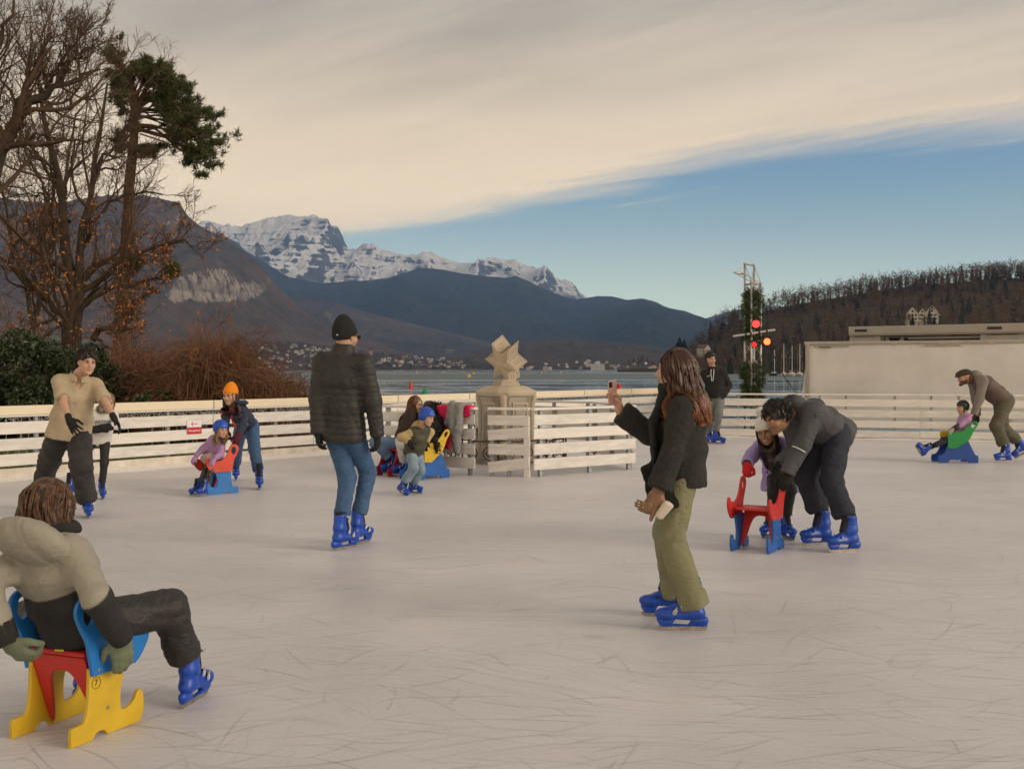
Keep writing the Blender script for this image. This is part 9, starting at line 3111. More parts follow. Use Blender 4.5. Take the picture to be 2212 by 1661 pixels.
def person_fur(sl):
 Y = 16.4
 root, org = person('dark-haired person in black shaggy fur coat and white trousers on the yellow and blue sledge', W(930, 900, Y))
 s, h = 0.93, 0.012
 face = unit(V3(-0.92, -0.38, 0))
 ankL = R4(300, 1140, 15.95); ankR = R4(330, 1120, 16.2)
 ankL[2] = 0.18; ankR[2] = 0.18
 g = rig(s, sp(sl, 0.30, 0, 0.44), R4(545, 720, 16.55), face, ankles=(ankL, ankR), kpole=(V3(-0.7, -0.3, 0.8),) * 2,
   wrists=(R4(440, 905, 16.0), R4(420, 900, 16.4)), epole=(V3(0.5, -0.6, -0.5), V3(0.4, 0.6, -0.5)),
   head=R4(498, 668, 16.5), look=unit(V3(-0.75, 0.64, -0.1)), hs=0.98, shw=0.18)
 f, bx = torso_sdf(g, hem=0.13, rad=((0.235, 0.20), (0.225, 0.19), (0.215, 0.165), (0.13, 0.10)), arms=(0.095, 0.092, 0.082), fold=(0.012, 5, 91))
 M = mat('black_shaggy_fur', (0.0075, 0.007, 0.0075), 0.9, noise=0.4, nscale=40, bump=0.8, bscale=90)
 V, Q = surface(f, *bx, 0.017)
 me = mesh_np('fur_coat', V - org, Q, [M])
 co = obj('fur_coat', me, root)
 r = np.random.default_rng(2)
 # tufts of fur standing off the coat
 k = r.choice(len(Q), 2200, replace=False)
 a, b, c, d = (V[Q[k, i]] for i in range(4))
 nrm = np.cross(c - a, d - b); nrm /= np.linalg.norm(nrm, axis=1, keepdims=True) + 1e-9
 p = (a + b + c + d) / 4
 dn = nrm * 0.6 + V3(0, 0, -0.8) + r.normal(0, 0.5, p.shape)
 dn /= np.linalg.norm(dn, axis=1, keepdims=True)
 cur = np.stack([p - nrm * 0.006, p + nrm * 0.012 + dn * 0.014, p + nrm * 0.014 + dn * 0.036], 1)
 locks('fur_tuft', root, org, cur, r.uniform(0.004, 0.009, len(cur)), M, 3)['kind'] = 'stuff'
 add(root, org, 'trousers', trouser_sdf(g, rad=(0.105, 0.085, 0.08), hemcut=0.05, fold=(0.005, 3, 6), seat=(0.16, 0.13), top=0.02), h, mat('white_trousers', (0.60, 0.59, 0.60), 0.9, crease=0.50, noise=0.08))
 add(root, org, 'body', body_sdf(g, head_sdf(g)), 0.011, skin_mat('skin_fur', SKF), colfn=skin_color(g, SKF))
 face_bits(g, root, org, brow=(0.02, 0.012, 0.01))
 short_hair(g, root, org, hair_mat('hair_dark_brown3', (0.03, 0.016, 0.010), (0.05, 0.026, 0.016)), 0.009, vol=0.014, curly=0.002, fringe=0.045, seed=8, nlock=140, side=-0.04, back=-0.09, lockr=0.007, up=0.2)
 for i in (0, 1):
  u = unit(g.wr[i] - g.el[i])
  glove(root, org, hand_sdf(g.wr[i], unit(u + V3(-0.2, 0, -0.3)), V3(0, 0, -1), V3(0, 1, 0), 0.98, 0.4, 0.003), 0.009, M_GLOVEB)
 skate(root, org, ankL, unit(V3(-0.85, -0.5, 0)), s=0.95)
 skate(root, org, ankR, unit(V3(-0.85, -0.45, 0)), s=0.95)
def man_hoodie():
 Y = 22.9
 root, org = person('young man in black hoodie with white drawstrings and grey joggers standing by the lake barrier', W(1537, 900, Y))
 s, h = 1.02, 0.015
 face = unit(V3(-0.28, -0.96, 0))
 bL, bR = R6(222, 735, 22.8), R6(177, 728, 23.0)
 aL = V3(bL[0] - 0.05, 22.8, 0.17); aR = V3(bR[0] - 0.05, 23.05, 0.17)
 g = rig(s, R6(205, 392, 22.95), R6(186, 178, 22.95), face, ankles=(aL, aR), kpole=(unit(V3(-0.1, -1, 0)),) * 2,
   wrists=(R6(265, 385, 22.85), R6(132, 385, 22.9)), epole=(V3(0.8, 0.5, 0), V3(-0.8, 0.5, 0)),
   head=R6(171, 112, 22.88), look=unit(V3(0.34, -0.93, -0.12)), hup=V3(-0.05, 0, 1), hs=1.0, shw=0.185)
 M = mat('black_jersey', (0.011, 0.011, 0.013), 0.9, crease=0.50, noise=0.15, nscale=6)
 def hood(P, d):
  c0 = g.neck - g.front * 0.04 + UP * 0.0
  q = (P - c0) @ np.stack([g.side, g.front, UP]).T
  r = np.sqrt(q[:, 0] ** 2 + q[:, 1] ** 2)
  return smin(d, np.sqrt((r - 0.10) ** 2 + q[:, 2] ** 2) - 0.035, 0.03)
 add(root, org, 'hoodie', torso_sdf(g, hem=0.03, rad=((0.175, 0.14), (0.185, 0.14), (0.19, 0.135), (0.115, 0.09)), arms=(0.074, 0.066, 0.05), fold=(0.007, 3, 15), extra=(hood,)), h, M)
 add(root, org, 'joggers', trouser_sdf(g, rad=(0.098, 0.075, 0.062), hemcut=0.10, fold=(0.005, 3, 6), seat=(0.16, 0.13), top=0.04, gather=0.008), h, mat('grey_marl_jersey', (0.155, 0.165, 0.165), 0.9, crease=0.50, noise=0.12, nscale=8))
 add(root, org, 'body', body_sdf(g, head_sdf(g)), 0.011, skin_mat('skin_hoodie', SKF), colfn=skin_color(g, SKF, beard=((0.09, 0.05, 0.035), 0.3)))
 face_bits(g, root, org, brow=(0.012, 0.008, 0.006), browth=1.3)
 short_hair(g, root, org, M_HAIRBLK, 0.010, vol=0.032, curly=0.011, fringe=0.085, seed=5, nlock=240, side=0.03, back=-0.01, lockr=0.008, locklen=0.022, up=0.95)
 mb = MB()
 for sx in (-0.028, 0.026):
  a = g.neck + g.front * 0.115 + g.side * sx - UP * 0.02
  mb.tube([a - org, a + g.front * 0.03 - UP * 0.10 - org, a + g.front * 0.035 - UP * 0.24 - g.side * sx * 0.6 - org], 0.006, 5)
 mb.build('drawstring', mat('white_cord', (0.75, 0.75, 0.75), 0.8), root)
 # curved tick on the chest
 mb = MB()
 c = g.chest + g.front * 0.150 + g.side * 0.095 + UP * 0.075
 mb.tube([c + g.side * 0.03 + UP * 0.006 - org, c + g.side * 0.018 - UP * 0.012 - org, c - g.side * 0.01 - org, c - g.side * 0.045 + UP * 0.022 - org], [0.003, 0.007, 0.005, 0.002], 5)
 mb.build('chest_mark', mat('white_print', (0.7, 0.7, 0.7), 0.7), root)
 for i in (0, 1):
  u = unit(g.wr[i] - g.el[i])
  glove(root, org, hand_sdf(g.wr[i], unit(u + V3(0, -0.1, -0.4)), V3(1 if i else -1, 0.3, 0), V3(0, -1, 0), 1.05, 0.5, 0.003), 0.009, M_GLOVEB)
 skate(root, org, aL, unit(V3(0.85, -0.5, 0)))
 skate(root, org, aR, unit(V3(0.30, -0.95, 0)))
def girl_lilac_coat(sl):
 Y = 10.2
 root, org = person('girl in lilac parka and white pompom hat leaning over the empty red and blue sledge', W(1690, 900, Y))
 s, h, k = 0.78, 0.0075, 0.80
 face = unit(V3(-0.55, -0.83, 0))
 aL = G(1700, 1165) + V3(0.0, 0.06, 0.17 * k); aR = G(1661, 1161) + V3(0.03, 0.06, 0.17 * k)
 g = rig(s, R6(700, 945, 10.28), R6(628, 728, 10.05), face, unit(V3(-0.3, -0.95, 0)), ankles=(aL, aR), kpole=(unit(V3(-0.2, -0.98, 0)),) * 2,
   wrists=(sp(sl, 0.07, -0.17, 0.645), sp(sl, 0.075, 0.18, 0.645)), epole=(V3(0.8, 0.4, 0.2), V3(-0.8, 0.5, 0.1)),
   head=R6(578, 648, 9.90), look=unit(V3(-0.42, -0.88, -0.22)), hup=V3(-0.25, 0, 1), hs=0.95, shw=0.175)
 M = mat('lilac_parka', (0.31, 0.225, 0.50), 0.75, crease=0.55, noise=0.10, nscale=5, bump=0.15, bscale=60)
 def coat(P, d):
  # open front, flaring skirts
  c0 = g.pelvis + g.front * 0.02
  sk = econe(P, g.pelvis + g.axis * 0.06, g.pelvis - UP * 0.17 + g.front * 0.01, (0.155, 0.125), (0.195, 0.165), g.pside, 0.03)
  d = smin(d, smax(sk, -(P[:, 2] - (g.pelvis[2] - 0.175)), 0.01), 0.04)
  q = (P - g.chest) @ np.stack([g.side, g.front, g.axis]).T
  slot = np.maximum(np.abs(q[:, 0] + 0.01) - (0.030 - 0.10 * np.clip(q[:, 2] + 0.06, -1, 0)), -(q[:, 1] - 0.045))
  d = smax(d, -slot, 0.012)
  # collar
  cl = econe(P, g.neck - UP * 0.03 - g.front * 0.01, g.neck + UP * 0.02 - g.front * 0.02, (0.10, 0.09), (0.095, 0.085), g.side, 0.02)
  return smin(d, smax(cl, -(-(q[:, 1]) + 0.10), 0.02), 0.02)
 add(root, org, 'parka', torso_sdf(g, hem=0.02, rad=((0.19, 0.155), (0.185, 0.15), (0.19, 0.14), (0.12, 0.09)), arms=(0.084, 0.076, 0.066), fold=(0.007, 3, 16), extra=(coat,)), h, M)
 add(root, org, 'top', torso_sdf(g, hem=0.02, rad=((0.15, 0.115), (0.15, 0.11), (0.155, 0.11), (0.09, 0.07)), arms=(0.05, 0.04, 0.03), fold=(0.003, 3, 2)), 0.010, mat('cream_top', (0.45, 0.40, 0.36), 0.9))
 add(root, org, 'leggings', trouser_sdf(g, rad=(0.092, 0.068, 0.055), hemcut=0.08, fold=(0.004, 4, 2), seat=(0.14, 0.115), top=0.10), h, mat('black_leggings', (0.012, 0.012, 0.013), 0.7))
 hf = hand_sdf(g.wr[1], unit(V3(-0.25, -0.25, -0.9)), V3(0.4, 0.8, 0), V3(1, -0.1, 0), 0.9, 0.7, 0.006, 0.5)
 add(root, org, 'body', body_sdf(g, head_sdf(g, child=0.5)), 0.0068, skin_mat('skin_brown_girl', SKB), colfn=skin_color(g, SKB, lip=(0.30, 0.10, 0.085), blush=0.05))
 face_bits(g, root, org, brow=(0.010, 0.006, 0.005), browth=1.1, gaze=unit(V3(-0.6, -0.75, -0.15)))
 mb = MB()
 mb.tube([hl(g, x, y, z) - org for x, y, z in ((-0.019, 0.0965, -0.0585), (-0.009, 0.1010, -0.0620), (0.009, 0.1010, -0.0620), (0.019, 0.0965, -0.0585))], [0.0012, 0.0032, 0.0032, 0.0012], 6)
 mb.build('teeth', mat('teeth', (0.75, 0.72, 0.66), 0.3), root, smooth=True)
 MW = mat('white_cable_knit', (0.66, 0.63, 0.58), 0.95, noise=0.08, nscale=30, bump=0.8, bscale=70)
 beanie(g, root, org, MW, 0.0062, tall=0.02, brim=True, rib=0.0022, pom=(0.0, -0.02, 0.185, 0.048), low=0.004)
 long_hair(g, root, org, hair_mat('hair_black_brown', (0.014, 0.008, 0.007), (0.028, 0.015, 0.012)), [(0, -0.018, 0.07, 0.080, 0.098), (0, -0.02, 0.02, 0.086, 0.10), (0.0, -0.0, -0.08, 0.088, 0.098), (0.0, 0.03, -0.18, 0.088, 0.088), (0.0, 0.05, -0.27, 0.080, 0.075), (0.0, 0.055, -0.35, 0.065, 0.06)], n=240, gap=0.72, wave=0.004, seed=51, lr=(0.0045, 0.009), h=0.0075)
 MR = mat('red_knit_glove', (0.50, 0.014, 0.022), 0.95, bump=0.5, bscale=150)
 for i in (0, 1):
  u = unit(g.wr[i] - g.el[i])
  hf = hand_sdf(g.wr[i], unit(V3(-0.1, -0.25, -0.9)), V3(-0.5 if i == 0 else 0.5, 0.8, 0), V3(-1 if i == 0 else 1, -0.1, 0), 0.9, 0.75, 0.006, 0.55)
  glove(root, org, hf, 0.0065, MR)
  mb = MB(); mb.tube([g.wr[i] - u * 0.05 - org, g.wr[i] + u * 0.008 - org], [0.041, 0.038], 10)
  mb.build('sleeve_lining', M_BLACK, root, smooth=True)
 mb = MB()
 for (a, b) in ((0.075, -0.02), (0.075, -0.12), (-0.085, -0.02), (-0.085, -0.12)):
  c = g.chest + g.side * a + g.axis * b + g.front * 0.125
  mb.lathe([(0.009, -0.004), (0.009, 0.006), (0.004, 0.010)], 8, c - org, Matrix.Rotation(math.pi / 2, 3, 'X'))
 mb.build('snap_button', M_BLACK, root)
 skate(root, org, aL, unit(V3(0.25, -0.97, 0)), s=k, outer=1)
 skate(root, org, aR, unit(V3(-0.65, -0.75, 0)), s=k, outer=-1)
def man_grey_jacket(sl):
 Y = 9.7
 root, org = person('young man in charcoal jacket and navy trousers bent double over the empty sledge', W(1790, 900, Y))
 s, h = 1.03, 0.0075
 aL, tL = foot((1859, 1190), (1789, 1194))
 aR, tR = foot((1800, 1176), (1731, 1179))
 pv, nk = R6(1072, 652, 9.78), R6(768, 478, 9.62)
 face = unit(V3(-0.35, -0.25, -0.92))
 chest = R6(890, 520, 9.68) - V3(0, 0, 0.02)
 g = rig(s, pv, nk, face, unit(V3(-0.98, -0.2, 0)), chest=chest, ankles=(aL, aR), kpole=(unit(V3(-1, -0.15, 0)),) * 2,
   wrists=(R6(700, 1035, 9.40), sp(sl, 0.0, -0.12, 0.70)), epole=(V3(0.9, -0.3, 0.1), V3(0.8, 0.5, 0.1)),
   head=R6(660, 555, 9.50), look=unit(V3(-0.86, -0.42, -0.30)), hup=V3(-0.30, 0, 1), hs=1.0, shw=0.175)
 M = mat('charcoal_shell', (0.058, 0.060, 0.068), 0.72, crease=0.60, noise=0.12, nscale=5, bump=0.18, bscale=60)
 def hood(P, d):
  c0 = g.neck + unit(g.neck - g.chest) * -0.01 + UP * 0.045
  d = smin(d, ell(P, c0, np.stack([g.ssd, g.up2, np.cross(g.ssd, g.up2)]), (0.12, 0.085, 0.075)), 0.04)
  return smax(d, -ell(P, c0 + g.up2 * 0.075 + UP * 0.0, np.stack([g.ssd, g.up2, np.cross(g.ssd, g.up2)]), (0.085, 0.055, 0.06)), 0.015)
 add(root, org, 'jacket', torso_sdf(g, hem=0.10, rad=((0.185, 0.160), (0.185, 0.155), (0.20, 0.150), (0.125, 0.095)), arms=(0.082, 0.070, 0.056), fold=(0.0085, 2.6, 17), extra=(hood,), cuff=(0.0, 0.0)), h, M)
 add(root, org, 'trousers', trouser_sdf(g, rad=(0.112, 0.092, 0.078), hemcut=0.12, fold=(0.009, 3.0, 7), seat=(0.160, 0.140), top=0.03, gather=0.016), h, mat('navy_cargo_cotton', (0.018, 0.022, 0.038), 0.85, crease=0.70, noise=0.25, nscale=6, bump=0.25, bscale=90))
 add(root, org, 'body', body_sdf(g, head_sdf(g, nose=1.1)), 0.0062, skin_mat('skin_brown_man', SKB), colfn=skin_color(g, SKB, lip=(0.24, 0.10, 0.085), blush=0.05, beard=((0.06, 0.03, 0.02), 0.35)))
 face_bits(g, root, org, brow=(0.008, 0.005, 0.004), browth=1.35, gaze=unit(V3(-0.9, -0.25, -0.2)))
 short_hair(g, root, org, M_HAIRBLK, 0.0065, vol=0.034, curly=0.011, fringe=0.068, seed=15, nlock=760, side=0.005, back=-0.035, lockr=0.0042, locklen=0.040, up=0.75)
 for i in (0, 1):
  u = unit(g.wr[i] - g.el[i])
  hf = hand_sdf(g.wr[i], unit(V3(-0.28, -0.2, -0.92)), V3(0.3, 0.9, 0.1) if i == 0 else V3(0.2, -0.9, 0), V3(-0.9, -0.3, 0), 1.05, (0.5, 0.6, 0.65, 0.7), 0.003, 0.5)
  glove(root, org, hf, 0.006, M_GLOVEB)
 u = unit(g.wr[0] - g.el[0])
 mb = MB()
 mb.tube([g.wr[0] - u * 0.028 - org, g.wr[0] - u * 0.004 - org], [0.0385, 0.037], 14)
 wt_ = mb.build('watch_strap', M_BLACK, root, smooth=True)
 nrm = unit(V3(-0.35, -0.9, 0.25)); nrm = unit(nrm - u * np.dot(nrm, u))
 mb = MB(); mb.box(g.wr[0] - u * 0.016 + nrm * 0.040 - org, (0.036, 0.034, 0.011), rot_from_rows(np.stack([u, np.cross(nrm, u), nrm])), bev=0.003)
 mb.build('watch', mat('watch_case', (0.06, 0.06, 0.06), 0.25, metal=0.4), root)
 # reflective sleeve stripe
 c = g.el[0] + u * 0.05
 mb = MB()
 pts = []
 nv = np.cross(u, nrm)
 for a in np.linspace(-0.9, 0.9, 8):
  pts.append(c + (nrm * math.cos(a) + nv * math.sin(a)) * 0.0745 * s - org)
 mb.tube(pts, 0.0042, 5)
 mb.build('reflective_stripe', mat('white_reflective', (0.8, 0.8, 0.8), 0.5), root)
 mb = MB()
 sh = g.sh[0] + (g.el[0] - g.sh[0]) * 0.16
 nn = unit(V3(-0.25, -0.95, 0.1))
 mb.lathe([(0.03, -0.004), (0.03, 0.002), (0.024, 0.004)], 16, sh + nn * 0.082 - org, rot_from_rows(np.stack([unit(np.cross(UP, nn)), np.cross(nn, unit(np.cross(UP, nn))), nn])))
 mb.build('shoulder_badge', mat('dark_badge', (0.018, 0.018, 0.02), 0.6), root)
 skate(root, org, aL, tL, outer=-1)
 skate(root, org, aR, tR, outer=-1)
def man_flat_cap(sl):
 Y = 18.6
 root, org = person('bearded man in flat cap and brown gilet leaning to push the green sledge', W(2160, 900, Y))
 s, h = 1.02, 0.0115
 face = unit(V3(-0.7, -0.1, -0.7))
 aL = R7(1850, 1330, 18.3); aL[2] = 0.18
 aR = R7(2040, 1262, 18.75); aR[2] = 0.26
 g = rig(s, R7(1812, 640, 18.55), R7(1400, 340, 18.5), face, unit(V3(-0.99, -0.1, 0)), ankles=(aL, aR), kpole=(unit(V3(-1, 0, 0.1)),) * 2,
   wrists=(R7(1405, 890, 18.3), R7(1480, 900, 18.72)), epole=(V3(0.7, -0.3, 0.5), V3(0.7, 0.3, 0.5)),
   head=R7(1300, 330, 18.48), look=unit(V3(-0.97, -0.15, -0.20)), hup=V3(-0.2, 0, 1), hs=1.02, shw=0.185, chest=R7(1560, 420, 18.5))
 MH = mat('taupe_hoodie', (0.20, 0.175, 0.155), 0.9, crease=0.50, noise=0.12, nscale=8)
 MG = mat('brown_quilted_gilet', (0.105, 0.072, 0.062), 0.7, crease=0.40, noise=0.15, nscale=8)
 def hood(P, d):
  c0 = g.neck + UP * 0.055 + V3(0.06, 0, 0)
  return smin(d, ell(P, c0, np.eye(3), (0.10, 0.11, 0.075)), 0.04)
 add(root, org, 'hoodie', torso_sdf(g, hem=0.10, rad=((0.165, 0.14), (0.17, 0.13), (0.18, 0.13), (0.12, 0.09)), arms=(0.078, 0.068, 0.052), fold=(0.006, 3, 18), extra=(hood,)), h, MH)
 add(root, org, 'gilet', torso_sdf(g, hem=0.06, rad=((0.18, 0.155), (0.19, 0.15), (0.20, 0.15), (0.125, 0.095)), arms=(0.072, 0.068, 0.05), rib=(0.075, 0.008), fold=(0.004, 3, 19), sleeves=(0.05, 0.05)), h, MG)
 add(root, org, 'trousers', trouser_sdf(g, rad=(0.118, 0.098, 0.085), hemcut=0.10, fold=(0.009, 3, 7), seat=(0.165, 0.145), top=0.06, gather=0.012), h, mat('khaki_cargo', (0.105, 0.098, 0.065), 0.85, crease=0.65, noise=0.2, nscale=6, bump=0.2, bscale=80))
 SK3 = (0.42, 0.23, 0.16)
 add(root, org, 'body', body_sdf(g, head_sdf(g, nose=1.1)), 0.0095, skin_mat('skin_cap', SK3), colfn=skin_color(g, SK3, beard=((0.07, 0.035, 0.02), 0.9)))
 face_bits(g, root, org, brow=(0.05, 0.028, 0.018))
 def beard(P):
  q = (P - g.head) @ g.hR.T
  m = np.stack([np.abs(q[:, 0]), q[:, 1], q[:, 2]], 1)
  d = cone(m, V3(0.058, 0.02, -0.045), V3(0.008, 0.088, -0.105), 0.022, 0.026)
  return d + folds(q, 0.003, 20, 2)
 lo, hi = box_of([g.head], 0.2)
 sdf_part('beard', beard, lo, hi, 0.009, hair_mat('hair_beard', (0.06, 0.03, 0.018), (0.10, 0.055, 0.035)), root, org)
 def cap(P):
  q = (P - g.head) @ g.hR.T / g.hs
  d = ell(q, V3(0, -0.015, 0.060), np.eye(3), (0.092, 0.118, 0.072))
  d = smin(d, ell(q, V3(0, 0.055, 0.068), np.eye(3), (0.082, 0.075, 0.042)), 0.02)
  d = smax(d, 0.030 - q[:, 2] + 0.05 * q[:, 1], 0.01)
  b = ell(q, V3(0, 0.105, 0.040), np.array([[1, 0, 0], [0, 0.95, -0.3], [0, 0.3, 0.95]]), (0.068, 0.050, 0.009))
  return np.minimum(d, b) * g.hs
 sdf_part('flat_cap', cap, lo, hi, 0.0085, mat('brown_tweed', (0.050, 0.036, 0.024), 0.95, noise=0.4, nscale=60, bump=0.4, bscale=120), root, org)
 def scarf(P):
  q = P - (g.neck + V3(-0.035, 0, 0.0))
  R3_ = np.stack([g.ssd, g.sfr, g.up2])
  q = q @ R3_.T
  r = np.sqrt(q[:, 0] ** 2 + q[:, 1] ** 2)
  return np.sqrt((r - 0.072) ** 2 + (q[:, 2] * 0.8) ** 2) - 0.032 + folds(P, 0.004, 5, 3)
 lo2, hi2 = box_of([g.neck], 0.18)
 sdf_part('scarf', scarf, lo2, hi2, 0.010, mat('rust_brown_scarf', (0.11, 0.052, 0.028), 0.95), root, org)
 for i in (0, 1):
  u = unit(g.wr[i] - g.el[i])
  glove(root, org, hand_sdf(g.wr[i], unit(u + V3(0.1, 0, -0.4)), V3(-0.6, 0.6, 0), V3(-0.8, -0.3, 0), 1.08, 0.65, 0.005), 0.009, M_GLOVEB)
 skate(root, org, aL, unit(V3(-0.97, -0.15, 0.0)), outer=1)
 skate(root, org, aR, unit(V3(-0.80, 0.1, -0.5)), up=unit(V3(-0.5, 0, 0.86)), outer=1)
def child_foreground(sl):
 Y = 4.6
 root, org = person('child in grey and black hooded jacket sitting on the yellow-footed sledge', W(150, 1300, 4.7))
 s, h = 0.80, 0.0048
 k = 0.88
 fwd = sl[2]
 face = unit(fwd + V3(0.05, 0, 0))
 aR, tR = foot((388, 1535), (452, 1496), k)
 aL = sp(sl, 0.50, -0.24, 0.16)
 g = rig(s, sp(sl, 0.20, 0.0, 0.445), R1(240, 352, 4.62), face, ankles=(aL, aR), kpole=(V3(-0.9, 0.3, 0.35), V3(0.5, 0.25, 1)),
   wrists=(R1(30, 925, 4.48), R1(664, 905, 4.60)), epole=(V3(-0.5, -0.9, 0.0), V3(0.35, -0.9, 0.0)),
   head=R1(285, 215, 4.74), look=unit(V3(0.55, 0.80, -0.30)), hup=V3(0.05, 0.35, 1), hs=0.96, shw=0.175, hipw=0.095, arm=(0.30, 0.275), drop=0.11)
 def quilt(P, d):
  # horizontal baffles across the back
  q = (P - g.chest) @ np.stack([g.side, g.front, g.axis]).T
  w = np.exp(-(np.maximum(np.abs(q[:, 0]) - 0.13, 0) / 0.03) ** 2)
  d = d - 0.008 * (np.abs(np.sin(np.pi * (q[:, 2] + 0.01) / 0.070)) ** 0.30 - 0.8) * w * (q[:, 2] > -0.065)
  for i in (0, 1):        # armhole seams
   d = d + 0.005 * np.exp(-((np.abs(dot(P - g.sh[i], unit(g.side * (1 if i else -1) + UP * 0.15)) + 0.02)) / 0.006) ** 2) * (dot(P - g.sh[i], g.side) * (1 if i else -1) > -0.06)
  # hood lying on the shoulders
  hc = g.neck - g.front * 0.070 + UP * 0.005
  R = np.stack([g.ssd, unit(g.sfr * 0.92 + UP * 0.25), unit(UP * 0.92 - g.sfr * 0.25)])
  hd = ell(P, hc, R, (0.165, 0.068, 0.118))
  q = (P - hc) @ R.T
  hd = hd + 0.004 * np.exp(-((q[:, 0] + 0.05 - 0.2 * q[:, 2]) / 0.006) ** 2) + 0.004 * np.exp(-((q[:, 0] - 0.075 + 0.2 * q[:, 2]) / 0.006) ** 2)
  hd = hd + folds(P, 0.004, 5, 8)
  hd = smax(hd, -ell(P, hc + g.front * 0.10 + UP * 0.075, R, (0.125, 0.085, 0.105)), 0.012)
  return np.minimum(d, hd - 0.004)
 cg, cb = np.array((0.275, 0.258, 0.215)), np.array((0.014, 0.013, 0.013))
 def two_tone(C):
  """light yoke and upper sleeves, black below"""
  q = (C - g.chest) @ np.stack([g.side, g.front, g.axis]).T
  sd = np.minimum(-0.075 + 0.10 * np.abs(q[:, 0]) - q[:, 2], 0.185 - np.abs(q[:, 0]))
  for i in (0, 1):
   u = unit(g.wr[i] - g.el[i])
   dist = length(np.cross(C - g.el[i], u[None]))
   t = dot(C - g.el[i], u)
   arm = np.minimum(np.minimum(0.088 - dist, t + 0.015 + 0.25 * dot(C - g.el[i], g.side) * (1 if i else -1)), np.abs(q[:, 0]) - 0.150)
   sd = np.maximum(sd, arm)
  k = np.clip(0.5 + sd / 0.005, 0, 1)[:, None]
  return cg * (1 - k) + cb * k
 add(root, org, 'jacket', torso_sdf(g, hem=0.075, rad=((0.205, 0.165), (0.215, 0.165), (0.225, 0.160), (0.135, 0.105)), arms=(0.073, 0.070, 0.062), fold=(0.0055, 2.6, 27), extra=(quilt,), cuff=(0.0, 0.0)), h, mat('two_tone_shell', (0.2, 0.19, 0.15), 0.72, crease=0.35, attr='tint', noise=0.08, nscale=4, bump=0.2, bscale=55), colfn=two_tone)
 add(root, org, 'trousers', trouser_sdf(g, rad=(0.118, 0.098, 0.082), hemcut=0.075, fold=(0.0065, 3.0, 5), seat=(0.17, 0.15), top=0.02, gather=0.007), h, mat('black_ski_nylon', (0.022, 0.019, 0.018), 0.62, crease=0.55, noise=0.25, nscale=6, bump=0.3, bscale=45))
 add(root, org, 'body', body_sdf(g, head_sdf(g, child=0.4)), 0.0065, skin_mat('skin_fg', SKF), colfn=skin_color(g, SKF))
 face_bits(g, root, org, brow=(0.03, 0.018, 0.012))
 MHf = hair_mat('hair_warm_brown', (0.042, 0.020, 0.010), (0.135, 0.062, 0.026), 0.45)
 long_hair(g, root, org, MHf, [(0, -0.015, 0.142, 0.012, 0.012), (0, -0.018, 0.115, 0.064, 0.072), (0, -0.022, 0.055, 0.096, 0.114), (0, -0.025, -0.02, 0.105, 0.116), (0.0, -0.005, -0.09, 0.120, 0.115), (0.0, 0.02, -0.17, 0.120, 0.105)], n=950, gap=0.8, wave=0.007, wl=0.2, seed=61, lr=(0.0022, 0.0048), h=0.0055, cut=0.06)
 MC = mat('charcoal_neck_warmer', (0.018, 0.017, 0.017), 0.95, bump=0.4, bscale=100)
 def snood(P):
  q = (P - (g.neck + g.front * 0.085 - UP * 0.010))
  r = np.sqrt(dot(q, g.front) ** 2 + dot(q, g.side) ** 2)
  return np.sqrt((r - 0.066) ** 2 + (q[:, 2] * 0.8) ** 2) - 0.020 + folds(P, 0.004, 5, 3)
 lo, hi = box_of([g.neck], 0.25)
 sdf_part('neck_warmer', snood, lo, hi, 0.006, MC, root, org)
 MGl = mat('sage_knit_glove', (0.150, 0.180, 0.120), 0.95, noise=0.15, nscale=20, bump=0.5, bscale=140)
 ML = mat('lime_tab', (0.50, 0.62, 0.02), 0.7)
 for i in (0, 1):
  u = unit(g.wr[i] - g.el[i])
  hf = hand_sdf(g.wr[i] + u * 0.02, unit(V3(0.05, 0.15, -1)) if i else unit(V3(0.55, 0.25, -0.6)), V3(-0.5, 0.9, 0) if i else V3(0.5, 0.8, 0), V3(-0.7, 0.5, 0) if i else V3(0.2, 0.6, 0.6), 0.98, (0.22, 0.26, 0.3, 0.34) if i else 0.6, 0.0055, 0.25)
  glove(root, org, hf, 0.005, MGl)
  mb = MB(); mb.tube([g.wr[i] - u * 0.055 - org, g.wr[i] + u * 0.032 - org], [0.052, 0.048], 16)
  mb.build('knit_cuff', MC, root, smooth=True)
 mb = MB()
 bk = g.pelvis - g.front * 0.168 * s / 0.8 - g.axis * 0.055 - UP * 0.0
 mb.box(g.pelvis - g.front * 0.150 - g.axis * 0.035 + g.side * 0.03 - org, (0.045, 0.004, 0.007), rot_from_rows(np.stack([g.side, g.front, g.axis])))
 mb.build('hem_tab', ML, root)
 skate(root, org, aR, tR, s=k, outer=-1)
 skate(root, org, aL, unit(fwd + V3(-0.15, 0, 0)), s=k, outer=1)
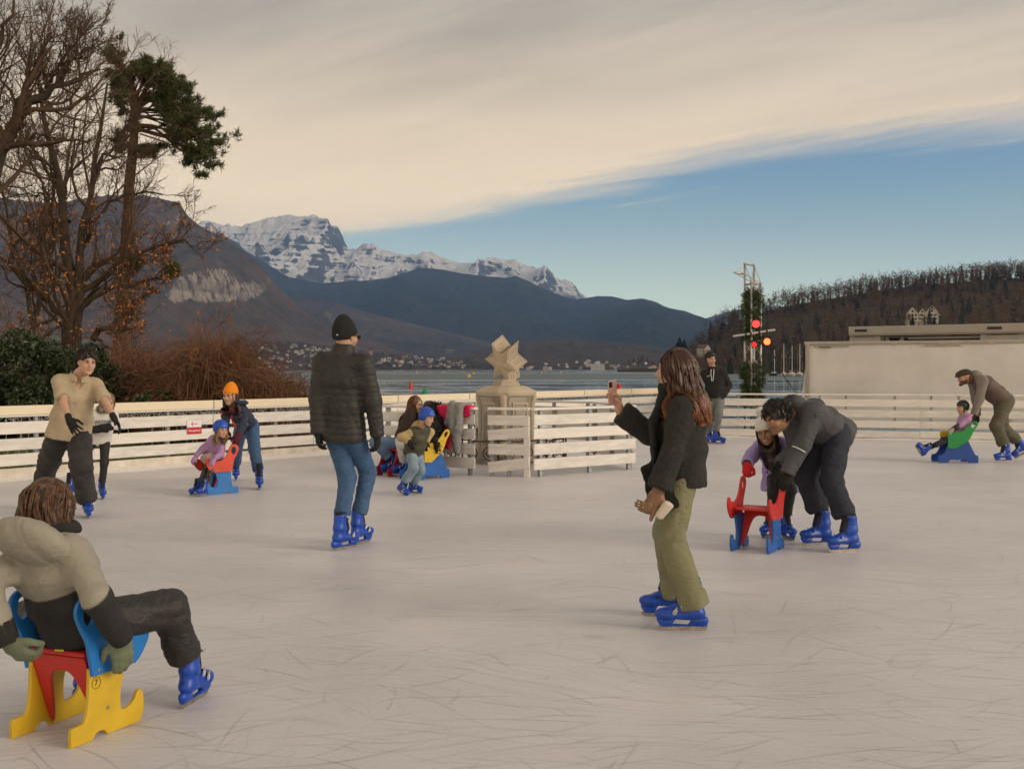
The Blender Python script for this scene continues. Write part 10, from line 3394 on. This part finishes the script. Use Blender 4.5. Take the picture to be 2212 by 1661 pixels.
# ---- sledges
SL_FRONT = sledge('yellow and blue sledge marked seven with a red cross board', G(150, 1617)[:2], (0.39, 0.92), 'A', 'yellow', 'sky', seat='red')
SL_TODD = sledge('blue sledge with orange-red handles carrying the small girl in lilac', G(515, 1064)[:2] + 0.31 * np.array((-0.65, 0.76)), (-0.76, -0.65), 'A', 'sky', 'orange', seat='darkred')
SL_EMPTY = sledge('empty sledge with red handles and seat on blue feet', np.array((2.014, 9.716)), (-0.52, -0.855), 'A', 'blue', 'red', seat='red')
SL_DRED = sledge('dark red sledge under the woman with long brown hair', np.array((-1.50, 16.48)), (-0.70, -0.71), 'B', 'darkred', 'darkred', seat='darkred')
SL_YELL = sledge('blue sledge with yellow handle panels beside the fenced monument', np.array((-1.10, 15.97)), (-0.67, -0.74), 'B', 'blue', 'yellow', seat='blue')
SL_GREEN = sledge('deep blue sledge with one green and one yellow handle panel', np.array((7.45, 18.47)), (-1.0, 0.02), 'B', 'navy', 'yellow', up2='green', seat='navy')
clothes()
man_black_puffer()
woman_phone()
teen_polo()
girl_white_sweater()
woman_orange_beanie(SL_TODD)
toddler_lilac(SL_TODD)
boy_olive_vest()
woman_brown_hair(SL_DRED)
person_fur(SL_YELL)
man_hoodie()
girl_lilac_coat(SL_EMPTY)
man_grey_jacket(SL_EMPTY)
child_black_helmet(SL_GREEN)
man_flat_cap(SL_GREEN)
child_foreground(SL_FRONT)
# hand-written number on the yellow panel
cd = bpy.data.curves.new('number_mark', 'FONT')
cd.body = '7'
cd.size = 0.036
cd.align_x = 'CENTER'
cd.align_y = 'CENTER'
cd.extrude = 0.0006
cd.materials.append(M_BLACK)
mk = text_mesh(obj('number_mark', cd, SL_FRONT[0], (0.135, -0.1652, 0.228), (math.pi / 2, 0, 0)))
mb = MB()
mb.tube([(0.135 + 0.024 * math.cos(a), -0.1650, 0.228 + 0.024 * math.sin(a)) for a in np.linspace(0, 2 * math.pi, 20)], 0.0013, 4)
mb.build('number_ring', M_BLACK, SL_FRONT[0])
